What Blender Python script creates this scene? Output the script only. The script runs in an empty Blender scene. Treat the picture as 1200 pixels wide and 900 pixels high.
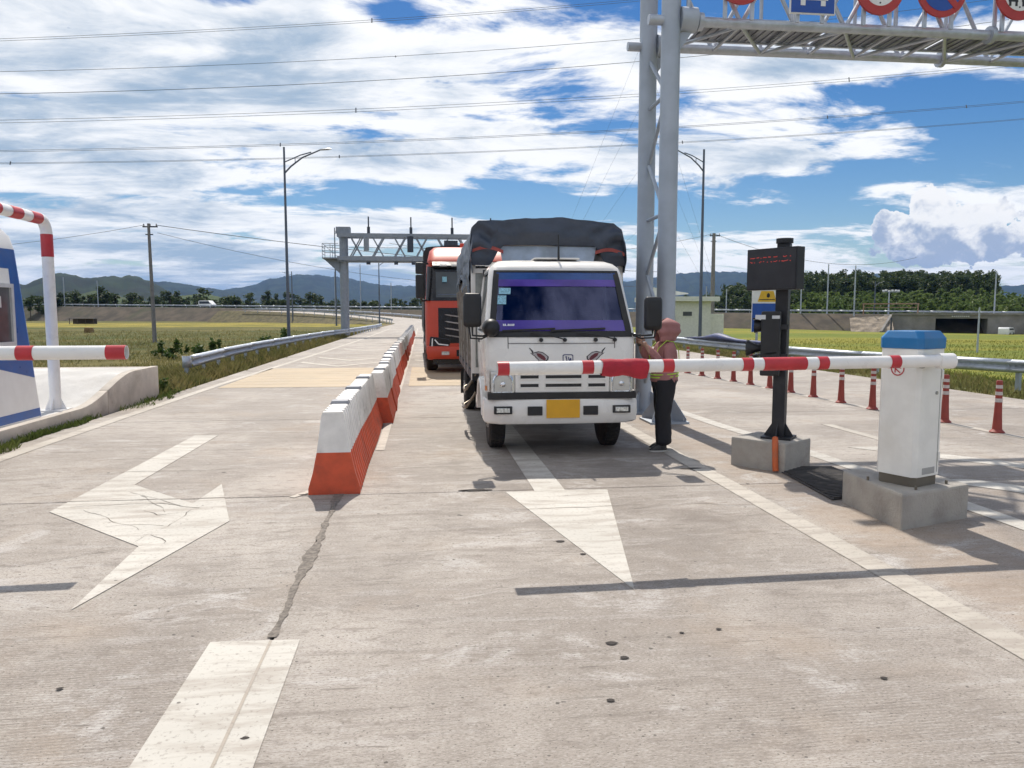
import bpy, bmesh, math, random
import numpy as np
from mathutils import Vector, Matrix, Euler, noise as mnoise

R = math.radians
rnd = random.Random(7)
sc = bpy.context.scene
col = sc.collection

# ---------------------------------------------------------------- camera
cam_d = bpy.data.cameras.new('camera')
cam_d.sensor_width = 36.0
cam_d.lens = 27.0
cam_d.clip_start = 0.05
cam_d.clip_end = 30000.0
cam = bpy.data.objects.new('camera', cam_d)
cam.location = (0, 0, 1.6)
cam.rotation_euler = (R(90 - 5.269), 0, R(-6.689))
col.objects.link(cam)
sc.camera = cam

# ---------------------------------------------------------------- sun, sky, exposure
SUN_EL, SUN_AZ = 52.2, -0.8          # azimuth clockwise from +Y (the road direction)
sun_d = bpy.data.lights.new('sun', 'SUN')
sun_d.energy = 4.6
sun_d.angle = R(0.53)
sun_d.color = (1.0, 0.93, 0.83)
sun = bpy.data.objects.new('sun', sun_d)
sv = Vector((math.sin(R(SUN_AZ)) * math.cos(R(SUN_EL)), math.cos(R(SUN_AZ)) * math.cos(R(SUN_EL)), math.sin(R(SUN_EL))))
sun.rotation_euler = (-sv).to_track_quat('-Z', 'Y').to_euler()
sun.location = sv * 60
col.objects.link(sun)

sc.view_settings.view_transform = 'Standard'
sc.view_settings.look = 'None'
sc.view_settings.gamma = 1.0
sc.view_settings.exposure = 0.14
sc.view_settings.use_curve_mapping = False
sc.cycles.max_bounces = 8
sc.cycles.transparent_max_bounces = 16
sc.cycles.volume_bounces = 0
sc.cycles.use_denoising = True
sc.cycles.use_adaptive_sampling = True
sc.cycles.adaptive_threshold = 0.025
sc.cycles.diffuse_bounces = 3
sc.cycles.glossy_bounces = 3

world = bpy.data.worlds.new('World')
sc.world = world
world.use_nodes = True
world.cycles.sampling_method = 'MANUAL'
world.cycles.sample_map_resolution = 512


class NT:
    """small helper to wire shader nodes"""
    def __init__(self, tree):
        self.t = tree
    def n(self, typ, **kw):
        nd = self.t.nodes.new(typ)
        for k, v in kw.items():
            if k.startswith('i_'):
                nd.inputs[k[2:].replace('_', ' ')].default_value = v
            else:
                setattr(nd, k, v)
        return nd
    def link(self, a, b):
        self.t.links.new(a, b)
    def val(self, sock, v):
        if isinstance(v, (int, float)):
            sock.default_value = v
        elif isinstance(v, (tuple, list)):
            sock.default_value = v if len(v) == len(sock.default_value) else tuple(v) + (1.0,)
        else:
            self.t.links.new(v, sock)
    def m(self, op, a, b=0.0, c=None, clamp=False):
        nd = self.t.nodes.new('ShaderNodeMath')
        nd.operation = op
        nd.use_clamp = clamp
        self.val(nd.inputs[0], a)
        self.val(nd.inputs[1], b)
        if c is not None:
            self.val(nd.inputs[2], c)
        return nd.outputs[0]
    def mix(self, f, a, b):
        nd = self.t.nodes.new('ShaderNodeMix')
        nd.data_type = 'RGBA'
        self.val(nd.inputs[0], f)
        self.val(nd.inputs[6], a)
        self.val(nd.inputs[7], b)
        return nd.outputs[2]
    def ss(self, v, lo, hi, a=0.0, b=1.0):
        nd = self.t.nodes.new('ShaderNodeMapRange')
        nd.interpolation_type = 'SMOOTHSTEP'
        self.val(nd.inputs[0], v)
        for i, x in enumerate((lo, hi, a, b)):
            nd.inputs[i + 1].default_value = x
        return nd.outputs[0]
    def lin(self, v, lo, hi, a=0.0, b=1.0):
        nd = self.t.nodes.new('ShaderNodeMapRange')
        self.val(nd.inputs[0], v)
        for i, x in enumerate((lo, hi, a, b)):
            nd.inputs[i + 1].default_value = x
        return nd.outputs[0]
    def noise(self, vec, scale=5, detail=4, rough=.5, dist=0.0, lac=2.0):
        nd = self.t.nodes.new('ShaderNodeTexNoise')
        self.val(nd.inputs['Vector'], vec)
        nd.inputs['Scale'].default_value = scale
        nd.inputs['Detail'].default_value = detail
        nd.inputs['Roughness'].default_value = rough
        nd.inputs['Distortion'].default_value = dist
        nd.inputs['Lacunarity'].default_value = lac
        return nd.outputs['Fac']
    def map(self, vec, loc=(0, 0, 0), rot=(0, 0, 0), scale=(1, 1, 1)):
        nd = self.t.nodes.new('ShaderNodeMapping')
        self.val(nd.inputs[0], vec)
        nd.inputs[1].default_value = loc
        nd.inputs[2].default_value = rot
        nd.inputs[3].default_value = scale
        return nd.outputs[0]


def build_world():
    t = world.node_tree
    t.nodes.clear()
    w = NT(t)
    out = w.n('ShaderNodeOutputWorld')
    bg = w.n('ShaderNodeBackground')
    bg.inputs['Strength'].default_value = 0.1
    w.link(bg.outputs[0], out.inputs[0])
    sky = w.n('ShaderNodeTexSky', sky_type='NISHITA')
    sky.sun_disc = False
    sky.sun_elevation = R(SUN_EL)
    sky.sun_rotation = R(SUN_AZ)
    sky.altitude = 0.0
    sky.air_density = 1.0
    sky.dust_density = 0.2
    sky.ozone_density = 2.2
    tc = w.n('ShaderNodeTexCoord')
    d = tc.outputs['Generated']
    sep = w.n('ShaderNodeSeparateXYZ')
    w.link(d, sep.inputs[0])
    x, y, z = sep.outputs
    az = w.m('MULTIPLY', w.m('ARCTAN2', x, y), 57.2958)
    el = w.m('MULTIPLY', w.m('ARCSINE', z), 57.2958)
    zc = w.m('ADD', w.m('MAXIMUM', z, 0.0), 0.15)
    cb = w.n('ShaderNodeCombineXYZ')
    w.link(w.m('DIVIDE', x, zc), cb.inputs[0])
    w.link(w.m('DIVIDE', y, zc), cb.inputs[1])
    uv = cb.outputs[0]
    warp = w.n('ShaderNodeTexNoise')
    w.link(w.map(uv, scale=(.6, 1, 1)), warp.inputs['Vector'])
    warp.inputs['Scale'].default_value = 1.1
    warp.inputs['Detail'].default_value = 3
    wv = w.n('ShaderNodeVectorMath', operation='MULTIPLY_ADD')
    w.link(warp.outputs['Color'], wv.inputs[0])
    wv.inputs[1].default_value = (.75, .55, 0)
    w.link(uv, wv.inputs[2])
    uvw = wv.outputs[0]
    n1 = w.noise(w.map(uvw, loc=(3.1, 1.7, 0), rot=(0, 0, R(-12)), scale=(.75, 1.15, 1)), 1.55, 8, .62, .1)
    n2 = w.noise(w.map(uv, loc=(11.3, 4.2, 0), scale=(.55, 1.0, 1)), .45, 3, .5, .2)
    n3 = w.noise(w.map(uvw, loc=(5.3, 9.2, 2.0), rot=(0, 0, R(-10)), scale=(.55, 1.0, 1)), 2.3, 7, .64, .1)
    # same field sampled a little towards the sun: gives the clouds a lit and a shaded side
    n1s = w.noise(w.map(uvw, loc=(3.1, 1.83, 0), rot=(0, 0, R(-12)), scale=(.75, 1.15, 1)), 1.55, 8, .62, .1)
    ae = w.n('ShaderNodeCombineXYZ')
    w.link(az, ae.inputs[0])
    w.link(el, ae.inputs[1])
    def blob(a, e, sa, se):
        ma = w.n('ShaderNodeVectorMath', operation='MULTIPLY_ADD')
        w.link(ae.outputs[0], ma.inputs[0])
        ma.inputs[1].default_value = (1.0 / sa, 1.0 / se, 0)
        ma.inputs[2].default_value = (-a / sa, -e / se, 0)
        dt = w.n('ShaderNodeVectorMath', operation='DOT_PRODUCT')
        w.link(ma.outputs[0], dt.inputs[0])
        w.link(ma.outputs[0], dt.inputs[1])
        return w.m('POWER', math.exp(-1), dt.outputs['Value'])
    dens = w.m('ADD', w.m('MULTIPLY', n1, 1.45), w.m('MULTIPLY', n2, .30))
    dens = w.m('SUBTRACT', dens, .235)
    # the bank of cloud is thicker towards the left of the road, broken to the right
    dens = w.m('ADD', dens, w.lin(az, -30, 40, .10, -.02))
    for a, e, sa, se, amp in CLOUDS:
        dens = w.m('MULTIPLY_ADD', blob(a, e, sa, se), amp, dens)
    dens = w.m('ADD', dens, w.ss(el, 6.0, 1.0, 0, .14))
    mask = w.ss(dens, .575, .715)
    # a heap of cumulus low over the right-hand fields
    dirn = w.noise(w.map(d, loc=(2.2, .4, 1.1), scale=(1, 1, 1.2)), 34, 7, .60, .25)
    heap = None
    for a, e, sa, se in ((32.8, 5.6, 1.5, 1.3), (34.9, 6.7, 1.6, 1.6), (36.6, 5.6, 1.9, 1.5), (38.3, 5.9, 1.5, 1.1), (40.5, 4.8, 2.2, 1.5), (36, 4.2, 5.0, 1.3), (44, 4.4, 3.6, 1.7)):
        b_ = blob(a, e, sa, se)
        heap = b_ if heap is None else w.m('MAXIMUM', heap, b_)
    heap = w.m('ADD', heap, w.m('MULTIPLY', w.m('MULTIPLY', w.m('SUBTRACT', dirn, .5), 1.5), w.ss(heap, .95, .6)))
    hmask = w.ss(heap, .42, .48)
    # cloud body tone: thick parts greyer, thin sunlit edges white
    thick = w.m('ADD', w.ss(dens, .68, 1.05), w.m('MULTIPLY', w.m('SUBTRACT', n3, .5), 2.6))
    thick = w.m('ADD', thick, w.m('MULTIPLY', w.m('SUBTRACT', n1s, n1), 3.2))
    for a, e, sa, se, amp in GREYS:
        thick = w.m('MULTIPLY_ADD', blob(a, e, sa, se), amp, thick)
    tone = w.ss(thick, -.12, .95)
    ccol = w.mix(tone, (9.9, 9.95, 10.0, 1), (3.7, 4.8, 6.1, 1))
    ht = w.m('ADD', w.lin(el, 3.0, 7.4, 1.0, 0.0), w.m('MULTIPLY', w.m('SUBTRACT', dirn, .5), 3.0))
    hcol = w.mix(w.ss(ht, .10, .95), (9.3, 9.3, 9.3, 1), (3.6, 4.4, 5.9, 1))
    hs = w.n('ShaderNodeHueSaturation')
    hs.inputs['Hue'].default_value = .507
    hs.inputs['Saturation'].default_value = SKYS
    hs.inputs['Value'].default_value = SKYV
    w.link(sky.outputs[0], hs.inputs['Color'])
    c = w.mix(w.m('MULTIPLY', mask, .96), hs.outputs[0], ccol)
    c = w.mix(w.m('MULTIPLY', hmask, .97), c, hcol)
    # below the horizon: the same pale distance, never black
    w.link(c, bg.inputs['Color'])


HAZE = 0.00006
SKYV = 0.74
SKYS = 1.42
CLOUDS = [(-18, 15, 14, 7, .10), (4, 17, 9, 5, .14), (-6, 8.0, 8, .8, -.20), (7, 7.6, 7, 1.0, -.16), (37, 11.5, 5, 1.6, -.20),
          (25, 14.2, 6, 1.5, -.12), (24, 7.3, 8, 1.3, -.14), (30, 10.6, 9, 1.1, .20), (31, 16.8, 9, 1.6, .20), (18, 3.2, 16, 1.4, .13),
          (-13, 21.0, 4, 1.5, -.22), (-2, 20.3, 3.0, 1.2, -.20), (20, 12.0, 6, 1.4, .12), (34, 14.0, 6, 1.0, -.14), (16, 17, 4, 2, .12)]
GREYS = [(12, 11, 9, 2.5, .25), (-2, 15, 6, 2, .3), (30, 16, 6, 1.5, .2), (-20, 14, 9, 3.5, .26), (-14, 10, 14, 2, .10), (-8, 12.5, 9, 1.6, .22), (4, 17, 9, 4, -.12), (24, 15, 14, 6, -.25), (-14, 4, 20, 3, .25), (20, 3, 14, 2.5, -.25)]
build_world()

# ---------------------------------------------------------------- helpers: objects
def tag(o, label=None, cat=None, group=None, kind=None):
    if label: o['label'] = label
    if cat: o['category'] = cat
    if group: o['group'] = group
    if kind: o['kind'] = kind
    return o


def empty(name, loc=(0, 0, 0), rz=0.0):
    o = bpy.data.objects.new(name, None)
    o.empty_display_size = .2
    o.location = loc
    o.rotation_euler = (0, 0, rz)
    col.objects.link(o)
    return o


def thing(name, label, cat, loc=(0, 0, 0), rz=0.0, group=None):
    return tag(empty(name, loc, rz), label, cat, group)


def copy_tree(o, parent=None):
    c = o.copy()
    col.objects.link(c)
    c.parent = parent
    for ch in list(o.children):
        copy_tree(ch, c)
    return c


class MB:
    """collects shapes and links them as ONE mesh object"""
    def __init__(self):
        self.v, self.f, self.mi = [], [], []
    def add(self, verts, faces, mi=0):
        b = len(self.v)
        self.v += [tuple(p) for p in verts]
        self.f += [tuple(i + b for i in fc) for fc in faces]
        self.mi += [mi] * len(faces)
        return self
    def box(self, c, s, rz=0.0, mi=0, rot=None):
        hx, hy, hz = s[0] / 2, s[1] / 2, s[2] / 2
        vs = [Vector((a * hx, b * hy, d * hz)) for d in (-1, 1) for a, b in ((-1, -1), (1, -1), (1, 1), (-1, 1))]
        M_ = rot.to_matrix() if rot is not None else Matrix.Rotation(rz, 3, 'Z')
        vs = [M_ @ p + Vector(c) for p in vs]
        return self.add(vs, [(3, 2, 1, 0), (4, 5, 6, 7), (0, 1, 5, 4), (1, 2, 6, 5), (2, 3, 7, 6), (3, 0, 4, 7)], mi)
    def bar(self, p0, p1, w, h=None, mi=0):
        """rectangular bar between two points"""
        p0, p1 = Vector(p0), Vector(p1)
        d = p1 - p0
        q = d.to_track_quat('Y', 'Z')
        h = h or w
        L = d.length
        c = (p0 + p1) / 2
        vs = [q @ Vector((a * w / 2, b * L / 2, e * h / 2)) + c for e in (-1, 1) for a, b in ((-1, -1), (1, -1), (1, 1), (-1, 1))]
        return self.add(vs, [(3, 2, 1, 0), (4, 5, 6, 7), (0, 1, 5, 4), (1, 2, 6, 5), (2, 3, 7, 6), (3, 0, 4, 7)], mi)
    def cyl(self, p0, p1, r0, r1=None, n=12, cap=True, mi=0):
        r1 = r0 if r1 is None else r1
        p0, p1 = Vector(p0), Vector(p1)
        q = (p1 - p0).to_track_quat('Z', 'Y')
        vs = []
        for p, r in ((p0, r0), (p1, r1)):
            vs += [p + q @ Vector((r * math.cos(2 * math.pi * i / n), r * math.sin(2 * math.pi * i / n), 0)) for i in range(n)]
        fs = [(i, (i + 1) % n, n + (i + 1) % n, n + i) for i in range(n)]
        if cap:
            fs += [tuple(range(n - 1, -1, -1)), tuple(range(n, 2 * n))]
        return self.add(vs, fs, mi)
    def tube(self, pts, r, n=8, mi=0, cap=True):
        pts = [Vector(p) for p in pts]
        rs = r if isinstance(r, (list, tuple)) else [r] * len(pts)
        up = None
        vs = []
        for i, p in enumerate(pts):
            a = pts[max(i - 1, 0)]
            b = pts[min(i + 1, len(pts) - 1)]
            t = (b - a).normalized()
            if up is None:
                up = Vector((0, 0, 1)) if abs(t.z) < .9 else Vector((1, 0, 0))
            s = t.cross(up).normalized()
            up = s.cross(t).normalized()
            vs += [p + (s * math.cos(2 * math.pi * k / n) + up * math.sin(2 * math.pi * k / n)) * rs[i] for k in range(n)]
        fs = []
        for i in range(len(pts) - 1):
            fs += [(i * n + k, i * n + (k + 1) % n, (i + 1) * n + (k + 1) % n, (i + 1) * n + k) for k in range(n)]
        if cap:
            e = (len(pts) - 1) * n
            fs += [tuple(range(n - 1, -1, -1)), tuple(range(e, e + n))]
        return self.add(vs, fs, mi)
    def prism(self, poly, plane, lo, hi, mi=0):
        n = len(poly)
        def P(a, b, c):
            return {'xy': (a, b, c), 'xz': (a, c, b), 'yz': (c, a, b)}[plane]
        vs = [P(a, b, lo) for a, b in poly] + [P(a, b, hi) for a, b in poly]
        fs = [tuple(range(n - 1, -1, -1)), tuple(range(n, 2 * n))] + [(i, (i + 1) % n, n + (i + 1) % n, n + i) for i in range(n)]
        return self.add(vs, fs, mi)
    def lathe(self, prof, c=(0, 0, 0), n=16, axis='z', mi=0):
        vs = []
        for r, h in prof:
            for k in range(n):
                a = 2 * math.pi * k / n
                p = (r * math.cos(a), r * math.sin(a), h)
                if axis == 'x': p = (h, p[0], p[1])
                if axis == 'y': p = (p[0], h, p[1])
                vs.append((p[0] + c[0], p[1] + c[1], p[2] + c[2]))
        fs = []
        for i in range(len(prof) - 1):
            fs += [(i * n + k, i * n + (k + 1) % n, (i + 1) * n + (k + 1) % n, (i + 1) * n + k) for k in range(n)]
        e = (len(prof) - 1) * n
        fs += [tuple(range(n - 1, -1, -1)), tuple(range(e, e + n))]
        return self.add(vs, fs, mi)
    def loft(self, rings, closed=True, cap=True, mi=0):
        n = len(rings[0])
        vs = [p for r_ in rings for p in r_]
        fs = []
        for i in range(len(rings) - 1):
            for k in range(n if closed else n - 1):
                fs.append((i * n + k, i * n + (k + 1) % n, (i + 1) * n + (k + 1) % n, (i + 1) * n + k))
        if cap and closed:
            e = (len(rings) - 1) * n
            fs += [tuple(range(n - 1, -1, -1)), tuple(range(e, e + n))]
        return self.add(vs, fs, mi)
    def grid(self, P, nu, nv, mi=0):
        """P(u,v) for u,v in 0..1"""
        vs = [P(i / nu, j / nv) for j in range(nv + 1) for i in range(nu + 1)]
        w = nu + 1
        fs = [(j * w + i, j * w + i + 1, (j + 1) * w + i + 1, (j + 1) * w + i) for j in range(nv) for i in range(nu)]
        return self.add(vs, fs, mi)
    def mesh(self, name, mats, smooth=None, bevel=0.0, seg=2):
        me = bpy.data.meshes.new(name)
        me.from_pydata(self.v, [], self.f)
        mats = mats if isinstance(mats, (list, tuple)) else [mats]
        for m_ in mats:
            me.materials.append(m_)
        me.polygons.foreach_set('material_index', self.mi)
        bm = bmesh.new()
        bm.from_mesh(me)
        bmesh.ops.recalc_face_normals(bm, faces=bm.faces)
        if bevel:
            es = [e for e in bm.edges if len(e.link_faces) == 2 and e.calc_face_angle(0) > R(28)]
            bmesh.ops.bevel(bm, geom=es, offset=bevel, segments=seg, affect='EDGES', profile=.6, clamp_overlap=True)
        bm.to_mesh(me)
        bm.free()
        if smooth:
            me.polygons.foreach_set('use_smooth', [True] * len(me.polygons))
            me.set_sharp_from_angle(angle=R(smooth))
        me.update()
        return me
    def build(self, name, mats, parent=None, smooth=None, bevel=0.0, seg=2, loc=None):
        o = bpy.data.objects.new(name, self.mesh(name, mats, smooth, bevel, seg))
        if parent is not None:
            o.parent = parent
        if loc is not None:
            o.location = loc
        col.objects.link(o)
        return o


def np_mesh(name, verts, faces_flat, nper, mats, mi=None):
    """big meshes: verts (n,3), faces with nper corners each"""
    me = bpy.data.meshes.new(name)
    nf = len(faces_flat) // nper
    me.vertices.add(len(verts))
    me.vertices.foreach_set('co', np.asarray(verts, dtype=np.float32).ravel())
    me.loops.add(len(faces_flat))
    me.loops.foreach_set('vertex_index', np.asarray(faces_flat, dtype=np.int32))
    me.polygons.add(nf)
    me.polygons.foreach_set('loop_start', np.arange(0, nf * nper, nper, dtype=np.int32))
    for m_ in (mats if isinstance(mats, (list, tuple)) else [mats]):
        me.materials.append(m_)
    if mi is not None:
        me.polygons.foreach_set('material_index', np.asarray(mi, dtype=np.int32))
    me.update(calc_edges=True)
    me.validate()
    return me


def np_obj(name, me, parent=None):
    o = bpy.data.objects.new(name, me)
    o.parent = parent
    col.objects.link(o)
    return o


ONES = 'zero first second third fourth fifth sixth seventh eighth ninth tenth eleventh twelfth thirteenth fourteenth fifteenth sixteenth seventeenth eighteenth nineteenth'.split()
def ordinal(i):
    if i < 20: return ONES[i]
    t, u = divmod(i, 10)
    a = {2: 'twent', 3: 'thirt', 4: 'fort'}[t]
    return a + 'ieth' if u == 0 else a + 'y-' + ONES[u]


# ---------------------------------------------------------------- helpers: materials
MATS = {}
def M(name, c, rough=.55, metal=0.0, var=.10, vs=6.0, bump=0.0, bs=60.0, dirt=0.0, dcol=(.20, .16, .12), ds=3.0, spec=.5, coat=0.0, emit=None, rvar=.1, world_pos=False):
    if name in MATS: return MATS[name]
    m_ = bpy.data.materials.new(name)
    m_.use_nodes = True
    t = m_.node_tree
    b = t.nodes['Principled BSDF']
    w = NT(t)
    if world_pos:
        vec = w.n('ShaderNodeNewGeometry').outputs['Position']
    else:
        # shift the pattern per object so that copies are not stained alike
        ad = w.n('ShaderNodeVectorMath', operation='ADD')
        w.link(w.n('ShaderNodeTexCoord').outputs['Object'], ad.inputs[0])
        cb = w.n('ShaderNodeCombineXYZ')
        w.link(w.m('MULTIPLY', w.n('ShaderNodeObjectInfo').outputs['Random'], 37.0), cb.inputs[0])
        w.link(cb.outputs[0], ad.inputs[1])
        vec = ad.outputs[0]
    n = w.noise(vec, vs, 5, .55, .1)
    f = w.ss(n, .3, .7)
    c = tuple(c)[:3]
    lo = tuple(max(0, k * (1 - var)) for k in c) + (1,)
    hi = tuple(min(1, k * (1 + var * .7)) for k in c) + (1,)
    cc = w.mix(f, lo, hi)
    if dirt:
        dn = w.noise(vec, ds, 7, .65, .4)
        cc = w.mix(w.m('MULTIPLY', w.ss(dn, .48, .74), dirt), cc, tuple(dcol) + (1,))
    w.link(cc, b.inputs['Base Color'])
    w.link(w.lin(n, .3, .7, max(.02, rough - rvar * .5), min(1, rough + rvar * .5)), b.inputs['Roughness'])
    b.inputs['Metallic'].default_value = metal
    b.inputs['Specular IOR Level'].default_value = spec
    b.inputs['Coat Weight'].default_value = coat
    if bump:
        bn = w.noise(vec, bs, 5, .6)
        bp = w.n('ShaderNodeBump')
        bp.inputs['Strength'].default_value = bump
        bp.inputs['Distance'].default_value = .02
        w.link(bn, bp.inputs['Height'])
        w.link(bp.outputs[0], b.inputs['Normal'])
    if emit:
        b.inputs['Emission Color'].default_value = tuple(emit[0]) + (1,)
        b.inputs['Emission Strength'].default_value = emit[1]
    MATS[name] = m_
    return m_


def M_glass(name, tint=(.35, .4, .45), gloss=.06, gcol=(1, 1, 1)):
    """thin car or booth glass: tinted see-through sheet with a clear-coat reflection"""
    if name in MATS: return MATS[name]
    m_ = bpy.data.materials.new(name)
    m_.use_nodes = True
    t = m_.node_tree
    t.nodes.clear()
    w = NT(t)
    out = w.n('ShaderNodeOutputMaterial')
    tr = w.n('ShaderNodeBsdfTransparent')
    tr.inputs[0].default_value = tuple(tint) + (1,)
    gl = w.n('ShaderNodeBsdfGlossy')
    gl.inputs['Roughness'].default_value = .02
    gl.inputs['Color'].default_value = tuple(gcol) + (1,)
    fr = w.n('ShaderNodeFresnel')
    fr.inputs[0].default_value = 1.5
    f = w.m('ADD', fr.outputs[0], gloss)
    mx = w.n('ShaderNodeMixShader')
    w.link(f, mx.inputs[0])
    w.link(tr.outputs[0], mx.inputs[1])
    w.link(gl.outputs[0], mx.inputs[2])
    w.link(mx.outputs[0], out.inputs[0])
    MATS[name] = m_
    return m_


def M_leaf(name, c1, c2, trans=.3, vs=.6, world_pos=False):
    if name in MATS: return MATS[name]
    m_ = bpy.data.materials.new(name)
    m_.use_nodes = True
    t = m_.node_tree
    b = t.nodes['Principled BSDF']
    out = t.nodes['Material Output']
    w = NT(t)
    if world_pos:
        vec = w.n('ShaderNodeNewGeometry').outputs['Position']
    else:
        vec = w.n('ShaderNodeTexCoord').outputs['Object']
    oi = w.n('ShaderNodeObjectInfo').outputs['Random']
    n = w.noise(vec, vs, 5, .7)
    f = w.m('ADD', w.ss(n, .32, .68), w.m('MULTIPLY', w.m('SUBTRACT', oi, .5), .5), clamp=True)
    cc = w.mix(f, tuple(c1) + (1,), tuple(c2) + (1,))
    w.link(cc, b.inputs['Base Color'])
    b.inputs['Roughness'].default_value = .6
    b.inputs['Specular IOR Level'].default_value = .25
    tl = w.n('ShaderNodeBsdfTranslucent')
    w.link(cc, tl.inputs[0])
    mx = w.n('ShaderNodeMixShader')
    mx.inputs[0].default_value = trans
    w.link(b.outputs[0], mx.inputs[1])
    w.link(tl.outputs[0], mx.inputs[2])
    w.link(mx.outputs[0], out.inputs[0])
    MATS[name] = m_
    return m_


def M_concrete_road():
    m_ = bpy.data.materials.new('road_concrete')
    m_.use_nodes = True
    t = m_.node_tree
    b = t.nodes['Principled BSDF']
    w = NT(t)
    P = w.n('ShaderNodeNewGeometry').outputs['Position']
    oi = w.n('ShaderNodeObjectInfo').outputs['Random']
    streak = w.noise(w.map(P, scale=(.55, 7.0, 1)), 1.0, 9, .72, .35)        # broom and screed streaks across the lane
    blot = w.noise(P, .55, 7, .62, .5)
    blot2 = w.noise(w.map(P, loc=(7, 3, 0), scale=(.7, 1.2, 1)), 1.7, 9, .75, .6)
    fine = w.noise(w.map(P, scale=(1, 2.6, 1)), 55, 4, .75)
    c = w.mix(w.ss(blot, .36, .64), (.295, .260, .228, 1), (.460, .420, .378, 1))
    huge = w.noise(w.map(P, loc=(3, 8, 0), scale=(.8, .45, 1)), .45, 5, .6, .4)
    c = w.mix(w.m('MULTIPLY', w.ss(huge, .45, .62), .55), c, (.215, .185, .16, 1))
    sx0 = w.n('ShaderNodeSeparateXYZ')
    w.link(P, sx0.inputs[0])
    lane = w.m('MULTIPLY', w.m('MULTIPLY', w.ss(sx0.outputs[0], -.7, .4), w.ss(sx0.outputs[0], 2.9, 2.2)), w.m('MULTIPLY', w.ss(sx0.outputs[1], 3.6, 5.0), w.ss(sx0.outputs[1], 14.0, 8.0)))
    c = w.mix(w.m('MULTIPLY', w.m('MULTIPLY', lane, w.ss(blot2, .40, .60)), .55), c, (.175, .148, .126, 1))
    c = w.mix(w.m('MULTIPLY', w.ss(streak, .53, .66), .55), c, (.175, .150, .128, 1))
    c = w.mix(w.m('MULTIPLY', w.ss(streak, .47, .32), .55), c, (.46, .435, .415, 1))
    c = w.mix(w.m('MULTIPLY', w.ss(blot2, .54, .67), .6), c, (.19, .162, .14, 1))
    c = w.mix(w.m('MULTIPLY', w.ss(blot2, .46, .33), .75), c, (.53, .505, .485, 1))
    c = w.mix(w.m('MULTIPLY', w.ss(fine, .52, .62), .80), c, (.165, .142, .122, 1))
    c = w.mix(w.m('MULTIPLY', w.ss(fine, .47, .34), .55), c, (.54, .515, .49, 1))
    med = w.noise(w.map(P, loc=(1, 5, 0), scale=(.8, 1.6, 1)), 9, 6, .7, .3)
    c = w.mix(w.m('MULTIPLY', w.ss(med, .53, .66), .60), c, (.20, .172, .148, 1))
    c = w.mix(w.m('MULTIPLY', w.ss(med, .45, .32), .3), c, (.55, .52, .49, 1))
    # darker worn lane centres where engines drip, a rusty tint between
    warm = w.noise(P, .9, 4, .6, .2)
    c = w.mix(w.m('MULTIPLY', w.ss(warm, .52, .75), .35), c, (.36, .27, .19, 1))
    scr = w.noise(w.map(P, rot=(0, 0, R(9)), scale=(2.2, 34, 1)), 1.6, 3, .6, .6)
    c = w.mix(w.m('MULTIPLY', w.ss(scr, .64, .70), .7), c, (.13, .11, .095, 1))
    scr2 = w.noise(w.map(P, rot=(0, 0, R(-38)), scale=(2.0, 40, 1)), 1.1, 2, .6, .8)
    c = w.mix(w.m('MULTIPLY', w.ss(scr2, .69, .73), .55), c, (.15, .13, .11, 1))
    # small dark specks of oil, tar and chewed rubber
    for sc_, thr, rad, colr in ((2.6, .80, .085, (.045, .04, .036, 1)), (9.0, .72, .11, (.06, .052, .046, 1)), (24.0, .60, .18, (.09, .08, .07, 1)), (60.0, .55, .26, (.12, .105, .09, 1))):
        vo = w.n('ShaderNodeTexVoronoi')
        vo.feature = 'F1'
        vo.inputs['Scale'].default_value = sc_
        vo.inputs['Randomness'].default_value = 1.0
        wob = w.noise(P, sc_ * 5, 3, .5)
        ad = w.n('ShaderNodeVectorMath', operation='MULTIPLY_ADD')
        w.link(P, ad.inputs[0])
        ad.inputs[1].default_value = (1, 1, 0)
        cbx = w.n('ShaderNodeCombineXYZ')
        w.link(w.m('MULTIPLY', wob, .09 / sc_ * 2.5), cbx.inputs[0])
        w.link(w.m('MULTIPLY', wob, -.07 / sc_ * 2.5), cbx.inputs[1])
        w.link(cbx.outputs[0], ad.inputs[2])
        w.link(ad.outputs[0], vo.inputs['Vector'])
        sp = w.n('ShaderNodeSeparateColor')
        w.link(vo.outputs['Color'], sp.inputs[0])
        on = w.m('GREATER_THAN', sp.outputs[0], thr)
        rr = w.m('MULTIPLY', sp.outputs[1], rad)
        hit = w.m('MULTIPLY', on, w.m('LESS_THAN', vo.outputs['Distance'], rr))
        c = w.mix(w.m('MULTIPLY', hit, .85), c, colr)
    c = w.mix(w.lin(oi, 0, 1, 0, .16), c, (.25, .21, .175, 1))
    sxy = w.n('ShaderNodeSeparateXYZ')
    w.link(P, sxy.inputs[0])
    dust = w.m('MULTIPLY', w.m('MULTIPLY', w.ss(sxy.outputs[0], 2.9, 3.15), w.ss(sxy.outputs[0], 4.5, 3.9)), w.ss(blot2, .30, .62))
    c = w.mix(w.m('MULTIPLY', dust, .42), c, (.36, .265, .19, 1))
    w.link(c, b.inputs['Base Color'])
    w.link(w.lin(blot, .3, .7, .62, .85), b.inputs['Roughness'])
    b.inputs['Specular IOR Level'].default_value = .35
    # tined grooves 2 cm apart, worn away in patches, over coarse paste grain
    sepx = w.n('ShaderNodeSeparateXYZ')
    w.link(P, sepx.inputs[0])
    wv = w.m('SINE', w.m('MULTIPLY', w.m('ADD', sepx.outputs[1], w.m('MULTIPLY', blot2, .05)), 2 * math.pi / .022))
    gm = w.ss(w.noise(P, .8, 3, .5), .42, .58)
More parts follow.
